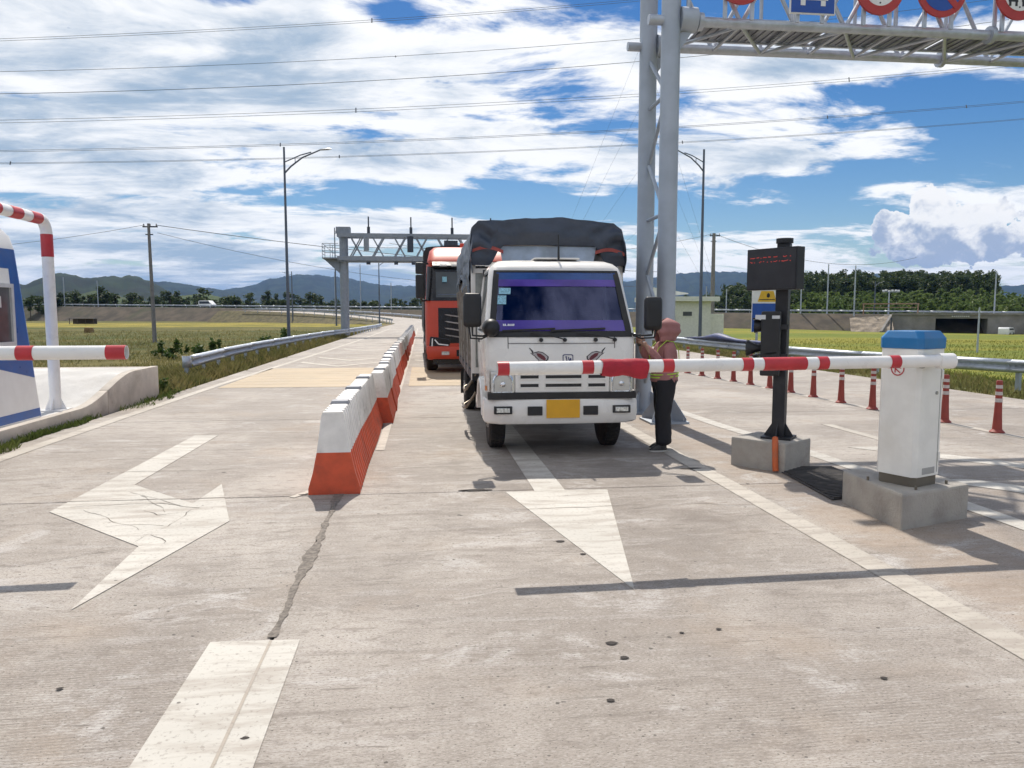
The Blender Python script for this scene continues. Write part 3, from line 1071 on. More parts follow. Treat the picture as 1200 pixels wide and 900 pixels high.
v = np.concatenate([wood_patch(760, 215, 285, 25.5, 52, 4.4, 6.2, 150, .40, 23)])
tag(np_obj('young_plantation', np_mesh('young_plantation', v, np.arange(len(v)), 4, leaf_mid)), 'lighter green young trees in a belt below the dark wood', 'plantation', kind='stuff')
v = wood_patch(150, 380, 470, 39, 60, 3, 6, 90, .5, 25)
tag(np_obj('far_thicket', np_mesh('far_thicket', v, np.arange(len(v)), 4, leaf_mid)), 'distant low thicket on the skyline beyond the end of the wood', 'thicket', kind='stuff')


# ---------------------------------------------------------------- shrubs with big leaves by the left-hand verge
def shrub(X, Y, h, r, label, n=260, size=.05, seed=1):
    rng = np.random.default_rng(seed)
    root = thing('shrub', label, 'shrub', (X, Y, gz(X, Y)))
    blobs = []
    for i in range(16):
        a, d = rng.uniform(0, 6.28), r * rng.uniform(0, 1.25)
        hh = h * rng.uniform(.25, 1.0) * (1 - .45 * d / (1.25 * r))
        s_ = r * rng.uniform(.10, .24)
        blobs.append((d * math.cos(a), d * math.sin(a), hh * .62, s_, s_, hh * .40))
    v = leaf_cloud(blobs, n, size, rng)
    np_obj('foliage', np_mesh('foliage', v, np.arange(len(v)), 4, leaf_shrub), root)
    m_ = MB()
    for b in blobs:
        m_.tube([(0, 0, -.05), (b[0] * .6, b[1] * .6, b[2] * .6), (b[0], b[1], b[2])], [.012, .009, .004], 5)
    m_.build('stem', bark, root)


shrub(-6.5, 18.2, .75, .5, 'bright leafy shrub beside the blunt end of the toll island', 420, .07, 3)
shrub(-5.4, 16.3, .5, .4, 'low leafy weed clump at the foot of the toll island end', 300, .05, 4)
shrub(-8.6, 34, 1.25, .8, 'tall weedy shrub in the field in front of the street lamp', 520, .10, 5)
shrub(-11.5, 37, 1.2, .9, 'bushy weed beside the tall shrub by the street lamp', 420, .10, 6)
shrub(-8.2, 47, 1.3, 1.2, 'rounded shrub under the far gantry column', 420, .12, 7)


# ---------------------------------------------------------------- grass
def grass(name, label, pts, hlo, hhi, wd, mat, seed, lean=.35):
    rng = np.random.default_rng(seed)
    P = np.array(pts, dtype=np.float64)
    n = len(P)
    a = rng.uniform(0, 6.283, n)
    h = rng.uniform(hlo, hhi, n) * rng.uniform(.6, 1.0, n)
    la = rng.uniform(0, 6.283, n)
    ln = h * rng.uniform(.05, lean * 2, n)
    wx, wy = np.cos(a) * wd * .5, np.sin(a) * wd * .5
    k = rng.uniform(.7, 1.3, n)
    wx, wy = wx * k, wy * k
    lx, ly = np.cos(la) * ln, np.sin(la) * ln
    z = P[:, 2] - .02
    v = np.stack([
        np.stack([P[:, 0] - wx, P[:, 1] - wy, z], 1),
        np.stack([P[:, 0] + wx, P[:, 1] + wy, z], 1),
        np.stack([P[:, 0] + wx * .7 + lx * .4, P[:, 1] + wy * .7 + ly * .4, z + h * .6], 1),
        np.stack([P[:, 0] + lx, P[:, 1] + ly, z + h * .97], 1)], 1).reshape(-1, 3)
    tag(np_obj(name, np_mesh(name, v, np.arange(len(v)), 4, mat)), label, 'grass', kind='stuff')


def scatter(n, xf, y0, y1, clump=.6, seed=0, pw=1.0, flat=None):
    r_ = random.Random(seed)
    out = []
    while len(out) < n:
        y = y0 + (y1 - y0) * r_.random() ** pw
        xa, xb = xf(y)
        x = r_.uniform(xa, xb)
        c = mnoise.noise(Vector((x * 1.3, y * 1.3, seed))) * .5 + mnoise.noise(Vector((x * .35, y * .35, seed + 4)))
        if c + r_.random() * .9 < clump - .35: continue
        out.append((x, y, gz(x, y) if flat is None else flat))
    return out


def ledge(y):
    for (ya, xa), (yb, xb) in zip([(-13, -4.95), (81, -4.95)], [(81, -4.95), (300, -4.95)]):
        if y <= yb: return xa
    return -4.95
grass('verge_grass', 'rough dry grass along the guardrail beside the left-hand lane', scatter(38000, lambda y: (-7.4, -4.99), 15.5, 75, .45, 3, 1.5), .10, .42, .024, grass_mat, 31)
grass('kerb_weeds', 'weeds growing along the foot of the toll island kerb', scatter(5200, lambda y: (-4.99, -4.99 + .05 + .30 * abs(mnoise.noise(Vector((y * .9, 2, 0)))) * 2.2), 5, 15.9, .62, 5, flat=.0), .03, .16, .012, grass_green, 32)
grass('verge_grass', 'yellow-green grass along the guardrail beside the right-hand lane', scatter(42000, lambda y: (11.12, 16.0), 6, 60, .45, 7, 1.3), .06, .24, .022, grass_mat, 33)
grass('field_grass', 'stubble and rough grass in the field on the left', scatter(30000, lambda y: (-7.4 - (y - 14) * .75, -7.2), 15.5, 95, .55, 9, 1.4), .08, .32, .045, grass_mat, 34)
grass('field_grass', 'ripening rice in the field behind the right-hand guardrail', scatter(30000, lambda y: (15, 24 + y * .7), 10, 80, .4, 10, 1.2), .10, .26, .04, M_leaf('rice', (.12, .15, .028), (.22, .215, .048), .35, .12, True), 35)

# ================================================================= NEAR GANTRY over the right-hand lanes
def flange(m_, c, r, t, axis='x', n=16):
    if axis == 'x': m_.cyl((c[0] - t / 2, c[1], c[2]), (c[0] + t / 2, c[1], c[2]), r, n=n)
    else: m_.cyl((c[0], c[1], c[2] - t / 2), (c[0], c[1], c[2] + t / 2), r, n=n)


gan = thing('sign_gantry', 'grey steel truss gantry on twin columns carrying round signs over the right-hand lanes', 'gantry', (3.55, 10.95, 0))
YB = 1.1           # rear columns and chords stand this far behind
for sx in (0.0, 10.6):
    for sy in (0.0, YB):
        m_ = MB()
        m_.cyl((sx, sy, .03), (sx, sy, 7.75), .135, .135, 24)
        m_.cyl((sx, sy, 7.75), (sx, sy, 7.79), .15, .15, 24)
        cobj = m_.build('column', galv_dull, gan, smooth=40)
        m_ = MB()
        m_.box((sx, sy, .015), (.58, .58, .03))
        for k in range(4):
            a = k * math.pi / 2 + math.pi / 4
            dx, dy = math.cos(a), math.sin(a)
            m_.prism([(.13, .03), (.36, .03), (.36, .07), (.16, .34), (.13, .34)], 'xz', -.008, .008)
            nv = 10
            for i in range(len(m_.v) - nv, len(m_.v)):
                x, y, z = m_.v[i]
                m_.v[i] = (sx + x * dx - y * dy, sy + x * dy + y * dx, z)
        for bx_ in (-.22, .22):
            for by_ in (-.22, .22):
                m_.cyl((sx + bx_, sy + by_, .03), (sx + bx_, sy + by_, .09), .018, n=6)
        m_.build('base_plate', galv_dull, cobj)
    zz = [.5, 1.35, 2.2, 3.05, 3.9, 4.75, 5.45]
    for i, (za, zb) in enumerate(zip(zz, zz[1:])):
        m_ = MB()
        a, b = (.12, YB - .12) if i % 2 else (YB - .12, .12)
        m_.cyl((sx, a, za), (sx, b, zb), .03, n=8)
        m_.build('brace', galv_dull, gan, smooth=40)
        if i % 2 == 0:
            m_ = MB()
            m_.cyl((sx, .12, zb), (sx, YB - .12, zb), .03, n=8)
            m_.build('brace', galv_dull, gan, smooth=40)
ZL, ZU = 5.72, 7.15
for sy in (0.0, YB):
    for zc in (ZL, ZU):
        m_ = MB()
        m_.cyl((-.33, sy, zc), (10.95, sy, zc), .07, n=14)
        for fx in (.42, 4.9, 9.8):
            m_.cyl((fx - .035, sy, zc), (fx + .035, sy, zc), .125, n=14)
        m_.build('chord', galv, gan, smooth=40)
# saddle sleeves where the beam meets the columns
for sx in (0.0, 10.6):
    for sy in (0.0, YB):
        m_ = MB()
        s_ = 1 if sx == 0 else -1
        m_.cyl((sx + s_ * .12, sy, ZL + .02), (sx + s_ * .36, sy, ZL + .02), .17, n=14)
        m_.prism([(s_ * .12, ZL - .17), (s_ * .34, ZL - .1), (s_ * .12, ZL - .42)], 'xz', sy - .01, sy + .01)
        for i in range(len(m_.v) - 6, len(m_.v)):
            x, y, z = m_.v[i]
            m_.v[i] = (x + sx, y, z)
        m_.build('saddle', galv_dull, gan, smooth=40)
NB = 13
dx = 10.2 / NB
for sy in (0.0, YB):
    for i in range(NB):
        xa = .25 + i * dx
        m_ = MB()
        p, q = ((xa, sy, ZL), (xa + dx, sy, ZU)) if i % 2 else ((xa, sy, ZU), (xa + dx, sy, ZL))
        m_.cyl(p, q, .032, n=8)
        m_.build('web_brace', galv, gan, smooth=40)
        if i % 2 == 0:
            m_ = MB()
            m_.cyl((xa, sy, ZL), (xa, sy, ZU), .03, n=8)
            m_.build('web_post', galv, gan, smooth=40)
for zc in (ZL, ZU):
    for i in range(NB):
        xa = .25 + i * dx
        m_ = MB()
        p, q = ((xa, 0, zc - .03), (xa + dx, YB, zc - .03)) if i % 2 else ((xa, YB, zc - .03), (xa + dx, 0, zc - .03))
        m_.cyl(p, q, .028, n=8)
        m_.build('lacing_brace', galv, gan, smooth=40)
        m_ = MB()
        m_.cyl((xa, 0, zc - .02), (xa, YB, zc - .02), .026, n=8)
        m_.build('cross_bar', galv, gan, smooth=40)
# catwalk of ribbed sheets inside the truss
cat_mat = M('catwalk_sheet', (.30, .32, .36), .5, .6, var=.15, dirt=.2)
for i in range(5):
    xa = .55 + i * 1.95
    m_ = MB()
    m_.box((xa + .96, .52, ZL + .06), (1.90, .62, .012))
    for k in range(16):
        m_.box((xa + .07 + k * .119, .52, ZL + .045), (.035, .60, .02))
    m_.build('catwalk_panel', cat_mat, gan)
for sy in (.2, .84):
    MB().bar((.5, sy, ZL + .035), (10.3, sy, ZL + .035), .05, .03).build('catwalk_bearer', galv, gan)

# signs fixed to the front of the gantry: each is its own thing
sign_red = M('sign_red', (.42, .035, .03), .4, var=.08)
sign_white = M('sign_white', (.75, .75, .74), .45, var=.05)
sign_blue = M('sign_blue', (.012, .075, .36), .4, var=.08)
sign_black = M('sign_black', (.015, .015, .017), .5)
sign_back = galv


def disc(m_, c, r, y0, y1, n=40, mi=0):
    m_.cyl((c[0], y0, c[2]), (c[0], y1, c[2]), r, n=n, mi=mi)


def sign_frame(root, z0, z1, half):
    for sx in (-half * .55, half * .55):
        MB().box((sx, .075, (z0 + z1) / 2), (.05, .04, z1 - z0)).build('bracket', galv, root)


def round_sign(x, zb, r, label, marks):
    zc = zb + r
    root = thing('round_sign', label, 'traffic sign', (x, 10.73, 0), 0, 'signs on the gantry')
    m_ = MB(); disc(m_, (0, 0, zc), r, .0, .035); m_.build('plate', sign_red, root, smooth=40)
    marks(root, zc, r)
    sign_frame(root, ZL - .0, ZU, r)
    return root


def mk_white(root, zc, r, rr=.66, mat=None, name='face'):
    m_ = MB(); disc(m_, (0, 0, zc), r * rr, -.005, .02); m_.build(name, mat or sign_white, root, smooth=40)


def mk_limit(root, zc, r):
    mk_white(root, zc, r)
    m_ = MB()
    disc(m_, (0, 0, zc - r * .55), .012, -.009, -.003, 10)
    m_.build('rivet', sign_black, root)


def mk_blue(root, zc, r):
    mk_white(root, zc, r, .78, sign_blue)
    m_ = MB()
    c_ = Euler((0, R(45), 0))
    m_.box((0, -.006, zc), (r * 1.7, .006, r * .24), rot=c_)
    m_.build('bar', sign_red, root)


def mk_trucks(root, zc, r):
    mk_white(root, zc, r)
    m_ = MB()
    for s in (-1, 1):
        m_.box((s * .105, -.006, zc - .06), (.15, .006, .12)); m_.box((s * .105, -.0065, zc + .06), (.11, .006, .1))
        m_.box((s * .105 - .05, -.006, zc - .15), (.035, .006, .06)); m_.box((s * .105 + .05, -.006, zc - .15), (.035, .006, .06))
    disc(m_, (0, 0, zc - r * .52), .012, -.009, -.003, 10)
    m_.build('symbol', sign_black, root)


def mk_plain(root, zc, r):
    mk_white(root, zc, r, .66, sign_white)


round_sign(4.48, 5.90, .36, 'first round red-rimmed sign on the gantry, next to its column', mk_plain)
round_sign(6.55, 5.85, .36, 'round red-rimmed white sign beside the blue square sign on the gantry', mk_limit)
round_sign(7.50, 5.86, .38, 'round red sign with blue centre on the gantry', mk_blue)
round_sign(8.72, 5.87, .37, 'round red-rimmed white sign with black truck symbols on the gantry', mk_trucks)
root = thing('square_sign', 'square blue sign with white vehicle symbol on the gantry', 'traffic sign', (5.54, 10.73, 0), 0, 'signs on the gantry')
m_ = MB(); m_.box((0, .015, 6.15), (.68, .03, .68)); m_.build('plate', sign_white, root, bevel=.012)
m_ = MB(); m_.box((0, -.001, 6.15), (.64, .012, .64)); m_.build('face', sign_blue, root)
m_ = MB()
m_.prism([(-.22, 6.0), (.22, 6.0), (.22, 6.22), (.17, 6.36), (-.17, 6.36), (-.22, 6.22)], 'xz', -.012, -.008)
m_.box((-.15, -.0095, 5.965), (.07, .005, .08)); m_.box((.15, -.0095, 5.965), (.07, .005, .08))
m_.build('symbol', sign_white, root)
sign_frame(root, ZL, ZU, .34)

# ================================================================= BARRIER GATES
boom_white = M('boom_white', (.80, .79, .77), .3, var=.04, dirt=.12, ds=5, dcol=(.5, .45, .4))
def boom(parent, tip, base, r, bands, red_end=True):
    """hollow boom tube from tip to base with bands of red; bands = [(t0, t1)] along the tube from the tip"""
    tip, base = Vector(tip), Vector(base)
    L = (base - tip).length
    d = (base - tip).normalized()
    m_ = MB()
    n = 20
    q = d.to_track_quat('Z', 'Y')
    rings = []
    for s, rr in ((0.20, r * .86), (0.0, r * .86), (0.0, r), (L * .5, r), (L, r)):
        rings.append([tip + d * s + q @ Vector((rr * math.cos(2 * math.pi * i / n), rr * math.sin(2 * math.pi * i / n), 0)) for i in range(n)])
    m_.loft(rings, cap=False)
    e = len(m_.v)
    m_.add(rings[-1], [tuple(range(n))])
    m_.add(rings[0], [tuple(range(n))])
    arm = m_.build('boom', boom_white, parent, smooth=50)
    for a, b in bands:
        m_ = MB()
        m_.cyl(tip + d * a, tip + d * b, r + .0022, n=n, cap=False)
        m_.build('red_band', red_paint, arm, smooth=50)
    return arm


gate = thing('barrier_gate', 'white barrier cabinet with blue cap holding a red and white boom', 'barrier gate', (3.8, 5.58, .27))
cab_white = M('cabinet_enamel', (.76, .755, .72), .38, var=.05, dirt=.35, ds=2, dcol=(.55, .52, .46))
cab_blue = M('cabinet_blue', (.008, .15, .38), .35, var=.08, dirt=.12)
def octo(s, c, z, rz):
    pts = [(-s + c, -s), (s - c, -s), (s, -s + c), (s, s - c), (s - c, s), (-s + c, s), (-s, s - c), (-s, -s + c)]
    ca, sa = math.cos(rz), math.sin(rz)
    return [(x * ca - y * sa, x * sa + y * ca, z) for x, y in pts]
GR = R(24)
m_ = MB(); m_.loft([octo(.168, .030, .075, GR), octo(.168, .030, 1.06, GR)]); body = m_.build('cabinet', cab_white, gate, bevel=.005)
m_ = MB(); m_.loft([octo(.156, .03, 0, GR), octo(.156, .03, .075, GR)]); m_.build('base_plate', M('oxide_plate', (.16, .14, .11), .7, .3, dirt=.4), gate)
m_ = MB(); m_.loft([octo(.176, .034, 1.0601, GR), octo(.178, .034, 1.14, GR), octo(.150, .045, 1.195, GR)]); m_.build('cap', cab_blue, gate, bevel=.006)
m_ = MB()
ca, sa = math.cos(GR), math.sin(GR)
def lf(u, v, z):
    return (u * ca - v * sa, u * sa + v * ca, z)
for u in (-.188, .188):
    pass
m_.box(lf(.11, -.1695, .56), (.004, .004, .92), rz=GR)
m_.build('door_seam', M('seam_grey', (.35, .35, .34), .6), body)
m_ = MB(); m_.box(lf(.170, .02, .93), (.006, .09, .02), rz=GR); m_.build('lock_plate', black_plastic, body)
m_ = MB(); m_.cyl(lf(.06, -.166, .72), lf(.06, -.177, .72), .013, n=12); m_.build('lock', M('lock_steel', (.4, .4, .4), .35, .8), body, smooth=40)
for zz in (.22, .86):
    m_ = MB(); m_.box(lf(.128, -.170, zz), (.022, .012, .07), rz=GR); m_.build('hinge', cab_white, body, bevel=.003)
m_ = MB(); m_.box(lf(.0, -.1692, .12), (.16, .004, .05), rz=GR); m_.build('vent_plate', MATS['seam_grey'], body)
for u_, v_ in ((-.2, -.2), (.2, -.2), (.2, .2), (-.2, .2)):
    m_ = MB(); m_.cyl(lf(u_, v_, 0), lf(u_, v_, .028), .011, n=6); m_.build('anchor_bolt', MATS['oxide_plate'], gate)
# red ring mark with a struck-through figure on the face towards the lane
m_ = MB()
nfc = R(24) + math.pi
cx, cz, rr = -.01, .905, .056
def face_pt(u, v):
    # face pointing to -Y in the cabinet's own frame, turned by GR
    return lf(-.1705, -(u + cx), cz + v)
ring_o = [face_pt(rr * math.cos(a), rr * math.sin(a)) for a in [2 * math.pi * i / 28 for i in range(28)]]
ring_i = [face_pt(rr * .83 * math.cos(a), rr * .83 * math.sin(a)) for a in [2 * math.pi * i / 28 for i in range(28)]]
m_.add(ring_o + ring_i, [(i, (i + 1) % 28, 28 + (i + 1) % 28, 28 + i) for i in range(28)])
for a, b, w_ in (((-.02, .030), (-.02, -.032), .010), ((-.02, 0), (.022, .030), .009), ((-.02, 0), (.022, -.032), .009), ((-.03, .012), (.03, .004), .007)):
    a, b = Vector(a), Vector(b)
    n = Vector((-(b - a).y, (b - a).x)).normalized() * w_ / 2
    m_.add([face_pt(*(a + n)), face_pt(*(a - n)), face_pt(*(b - n)), face_pt(*(b + n))], [(0, 1, 2, 3)])
m_.build('ring_mark', red_paint, body)
bt = Vector((.51 - 3.8, 5.215 - 5.58, 1.222 - .27))
bb = Vector((3.84 - 3.8, 5.31 - 5.58, 1.245 - .27))
LB = (bb - bt).length
def at_px(px):   # fraction of the boom's length measured off the photograph's tape bands
    return px
bands = [(0.0, .08), (.59, .67), (1.17, 1.25), (1.76, 1.84), (1.92, 2.25), (2.34, 2.42), (2.91, 2.99)]
arm = boom(gate, bt, bb, .046, bands)
m_ = MB(); m_.cyl(bb + Vector((-.02, 0, 0)), bb + Vector((.10, .003, .0)), .058, .058, n=20); m_.build('hub', boom_white, gate, smooth=40)
m_ = MB(); m_.cyl(bb + Vector((-.10, .06, -.01)), bb + Vector((-.10, .17, -.01)), .05, n=16); m_.build('shaft', M('gate_shaft', (.3, .3, .3), .5, .5), gate, smooth=40)
# loose red cloth wrapped round the boom, sagging underneath
m_ = MB()
dB = (bb - bt).normalized()
def clothP(u, v):
    s = .73 + .33 * u
    a = 2 * math.pi * v
    sag = .028 * (u ** 1.2) + .010
    rr = .0535 + .0025 * math.sin(11 * u + 3 * math.cos(a)) + .001 * math.sin(37 * u)
    dn = max(0, -math.sin(a))
    p = bt + dB * s
    return (p.x + .004 * math.sin(a * 3 + u * 5), p.y + rr * math.cos(a), p.z + rr * math.sin(a) - sag * dn ** 1.4 * (.8 + .3 * math.sin(9 * u)))
m_.grid(clothP, 22, 28)
m_.build('cloth_wrap', M('red_cloth', (.40, .022, .04), .8, var=.15, vs=14, bump=.3, bs=25), arm, smooth=60)

def plinth(name, label, corners, h, bevel=.02):
    c_ = sum((Vector((x, y, 0)) for x, y in corners), Vector()) / 4
    o = MB().prism([(x - c_.x, y - c_.y) for x, y in corners], 'xy', -.05, h).build(name, plinth_mat, None, bevel=bevel, loc=c_)
    return tag(o, label, 'plinth')
plinth('concrete_plinth', 'grey concrete block under the white barrier cabinet', [(3.50, 5.18), (4.24, 5.45), (4.22, 6.28), (3.54, 6.06)], .27)

g2 = thing('barrier_gate', 'barrier gate beside the toll booth with its boom reaching over the left-hand lane', 'barrier gate', (-5.55, 5.85, .20))
m_ = MB(); m_.loft([octo(.185, .035, .075, 0), octo(.185, .035, 1.12, 0)]); b2 = m_.build('cabinet', cab_white, g2, bevel=.005)
m_ = MB(); m_.loft([octo(.17, .03, 0, 0), octo(.17, .03, .075, 0)]); m_.build('base_plate', MATS['oxide_plate'], g2)
m_ = MB(); m_.loft([octo(.195, .038, 1.1201, 0), octo(.197, .038, 1.2, 0), octo(.165, .05, 1.255, 0)]); m_.build('cap', cab_blue, g2, bevel=.006)
t2 = Vector((-2.07 + 5.55, 5.70 - 5.85, 1.325 - .20))
e2 = Vector((-.05, -.27, 1.325 - .20))
L2 = (e2 - t2).length
boom(g2, t2, e2, .049, [(0.0, .13), (.60, .71), (.84, 1.12), (1.25, 1.36), (1.9, 2.02), (2.1, 2.4), (2.5, 2.62)])
m_ = MB(); m_.cyl((-.05, -.17, 1.125), (-.05, -.24, 1.125), .05, n=16); m_.build('shaft', MATS['gate_shaft'], g2, smooth=40)

# ================================================================= DISPLAY POST with plate reader
plinth('concrete_plinth', 'grey concrete block under the black display post', [(3.24, 7.72), (3.60, 7.22), (4.04, 7.54), (3.68, 8.04)], .30)
dp = thing('display_post', 'black post with dark message board and plate reader on a concrete block', 'display post', (3.70, 7.58, .30))
PR_ = R(-38)
black_steel = M('black_steel', (.018, .019, .024), .5, .2, var=.2, dirt=.3, dcol=(.08, .075, .07))
m_ = MB(); m_.box((0, 0, 1.01), (.125, .125, 2.0), rz=PR_); post = m_.build('post', black_steel, dp, bevel=.008)
m_ = MB(); m_.cyl((.0, 0, 2.012), (.0, 0, 2.06), .085, n=20); m_.build('post_cap', black_steel, dp, smooth=40)
m_ = MB(); m_.box((0, 0, .012), (.30, .30, .024), rz=PR_)
for k in range(4):
    a = PR_ + k * math.pi / 2
    dx_, dy_ = math.cos(a), math.sin(a)
    m_.add([(dx_ * .06 - dy_ * .006, dy_ * .06 + dx_ * .006, .024), (dx_ * .15 - dy_ * .006, dy_ * .15 + dx_ * .006, .024), (dx_ * .06 - dy_ * .006, dy_ * .06 + dx_ * .006, .17),
            (dx_ * .06 + dy_ * .006, dy_ * .06 - dx_ * .006, .024), (dx_ * .15 + dy_ * .006, dy_ * .15 - dx_ * .006, .024), (dx_ * .06 + dy_ * .006, dy_ * .06 - dx_ * .006, .17)],
           [(0, 1, 2), (5, 4, 3), (0, 3, 4, 1), (1, 4, 5, 2), (2, 5, 3, 0)])
m_.build('foot_plate', black_steel, dp)
# message board: face looks towards the lane, left of the camera
BR = R(-62)
brd = empty('message_board', (-.13, -.07, 1.745)); brd.parent = dp; brd.rotation_euler = (0, 0, BR)
m_ = MB(); m_.box((0, 0, 0), (.60, .12, .42)); m_.build('housing', black_steel, brd, bevel=.006)
m_ = MB(); m_.box((0, -.061, 0), (.57, .006, .39)); m_.build('screen', M('led_screen', (.020, .020, .024), .35, var=.2), brd)
led = M('red_led', (.35, .04, .035), .5, emit=((1.0, .09, .06), .22))
m_ = MB()
GL = {'A': ['010', '101', '111', '101', '101'], 'B': ['110', '101', '110', '101', '110'], 'C': ['011', '100', '100', '100', '011'], 'D': ['110', '101', '101', '101', '110'], 'E': ['111', '100', '110', '100', '111'], 'H': ['101', '101', '111', '101', '101'], 'I': ['1', '1', '1', '1', '1'], 'N': ['1001', '1101', '1011', '1001', '1001'], 'O': ['010', '101', '101', '101', '010'], 'T': ['111', '010', '010', '010', '010'], 'U': ['101', '101', '101', '101', '111'], 'X': ['101', '101', '010', '101', '101'], ' ': ['0'] * 5}
x0 = -.25
for k in range(31):      # two broken rows of lit dots, too coarse to read, as in the photograph
    for row, zz in ((0, .118), (1, .075)):
        if rnd.random() < .62:
            m_.box((x0 + k * .0158, -.0655, zz + rnd.uniform(-.004, .004)), (rnd.uniform(.008, .015), .003, .008))
m_.build('lit_text', led, brd)
# plate reader hanging on the lane side of the post
rd = empty('plate_reader', (-.14, -.05, .66)); rd.parent = dp; rd.rotation_euler = (0, 0, R(-30))
m_ = MB()
m_.box((0, 0, .33), (.19, .18, .66))
m_.build('reader_body', black_plastic, rd, bevel=.02)
for zz in (.50, .12):
    m_ = MB()
    m_.prism([(-.18, zz + .09), (.06, zz + .13), (.06, zz + .11), (-.17, zz + .075)], 'xz', -.09, .09)
    hd_ = m_.build('hood', black_plastic, rd, smooth=35)
    m_ = MB()
    m_.lathe([(.0, 0), (.055, 0), (.075, -.07), (.06, -.07), (.04, -.02), (0, -.02)], (-.095, 0, zz + .01), 16, 'x')
    m_.build('camera_lens', black_plastic, hd_, smooth=35)
m_ = MB()
m_.box((-.10, -.094, .60), (.10, .006, .045)); m_.build('maker_plate', M('plate_white', (.6, .62, .64), .4), rd)
MB().box((.05, -.094, .60), (.075, .006, .032)).build('maker_plate', M('plate_white', (.6, .62, .64), .4), rd)
m_ = MB(); m_.lathe([(.028, 0), (.045, -.07), (.085, -.14), (.085, -.16), (.0, -.16)], (-.08, 0, .28), 18, 'x'); m_.build('speaker_horn', black_plastic, rd, smooth=35)
m_ = MB(); m_.bar((.06, 0, .2), (.16, .02, .2), .05, .05); m_.bar((.06, 0, .5), (.16, .02, .5), .05, .05); m_.build('bracket', black_steel, rd)
o = MB().tube([(3.545, 7.335, .335), (3.53, 7.30, .31), (3.525, 7.285, .22), (3.53, 7.28, .05), (3.53, 7.27, .012)], .03, 12).build('conduit_pipe', M('orange_conduit', (.52, .11, .03), .6, var=.12, dirt=.3), None, smooth=50)
tag(o, 'orange plastic conduit running down the block of the display post', 'pipe')
# black ribbed mat between the two blocks
mat_o = thing('rubber_mat', 'black ribbed rubber mat on the ground between the two concrete blocks', 'mat', (3.82, 6.72, .004))
m_ = MB()
P4 = [(-.34, -.62), (.36, -.42), (.40, .70), (-.22, .74)]
m_.prism(P4, 'xy', 0, .008)
mat_grey = M('mat_rubber', (.060, .056, .055), .9, var=.3, vs=7, dirt=.6, dcol=(.17, .15, .13), ds=4, bump=.5, bs=60)
m_.build('backing', mat_grey, mat_o)
def bil(u, v):
    a = Vector(P4[0]).lerp(Vector(P4[1]), u)
    b = Vector(P4[3]).lerp(Vector(P4[2]), u)
    return a.lerp(b, v)
for k in range(26):
    m_ = MB()
    a, b = bil(.03, (k + .5) / 26), bil(.97, (k + .5) / 26)
    m_.bar((a.x, a.y, .014), (b.x, b.y, .014), .022, .014)
    m_.build('rib', mat_grey, mat_o)

# ================================================================= RED AND WHITE BARRIER UNITS
bar_white = M('barrier_white', (.78, .76, .73), .6, var=.10, dirt=.62, dcol=(.30, .275, .25), ds=3)
bar_red = M('barrier_orange_red', (.60, .090, .035), .55, var=.18, dirt=.55, dcol=(.16, .06, .045), ds=3)
BL = 1.42
prof = [(.225, 0), (.225, .055), (.185, .19), (.146, .375), (.118, .56), (.100, .70), (.085, .735)]
def bar_ring(y, ins=0.0, lo=0, hi=7):
    pr = prof[lo:hi]
    L = [(-(x - ins), y, z) for x, z in pr]
    Rr = [((x - ins), y, z) for x, z in reversed(pr)]
    return L + Rr
def ribbed(lo, hi):
    """flutes pressed into both flanks"""
    ring = []
    ne = 9
    pitch = BL / ne
    yy = []
    for k in range(ne):
        a = -BL / 2 + k * pitch
        yy += [(a + .004 if k == 0 else a + .012, 0), (a + pitch * .52, 0), (a + pitch * .60, .022), (a + pitch * .92, .022)]
    yy += [(BL / 2 - .004, 0)]
    return [bar_ring(y, i, lo, hi) for y, i in yy]
m_ = MB(); m_.loft(ribbed(0, 4)); me_red = m_.mesh('lower_half', bar_red, smooth=25)
m_ = MB(); m_.loft(ribbed(3, 7)); me_white = m_.mesh('upper_half', bar_white, smooth=25)
m_ = MB()
m_.loft([[(-.088, y, .728), (.088, y, .728), (.088 - i, y, .728 + h), (-.088 + i, y, .728 + h)] for y, h, i in ((-.08, .012, .0), (-.075, .034, .012), (.075, .034, .012), (.08, .012, .0))])
m_.box((0, 0, .74), (.15, .1, .03))
me_lug = m_.mesh('filling_cap', M('cap_grey', (.26, .27, .30), .5, var=.1), bevel=.004)
m_ = MB()
for s in (-1, 1):
    m_.box((0, s * BL / 2, .36), (.055, .016, .70))
me_slot = m_.mesh('end_joint', bar_white)
yb = 6.82
nbar = 34
for i in range(nbar):
    x = -.795 + rnd.uniform(-.012, .012)
    if i < 3: x = -.79
    elif i < 5: x = -.655
    else: x = -.69 + rnd.uniform(-.025, .025)
    if i == 3: yb += .15
    root = thing('road_barrier', f'{ordinal(i + 1)} red and white barrier unit of the row, counted from the near end' if i else 'nearest red and white barrier unit at the end of the row', 'road barrier',
                 (x, yb + BL / 2, 0.001), R(rnd.uniform(-.5, .5) if i < 4 else rnd.uniform(-1.4, 1.4)), 'red and white barriers between the lanes')
    for nm, me in (('lower_half', me_red), ('upper_half', me_white), ('filling_cap', me_lug)):
        o = bpy.data.objects.new(nm, me); o.parent = root; col.objects.link(o)
    yb += BL + (.012 if i != 2 else 0) + (.25 if i in (4, 9, 17) else 0)

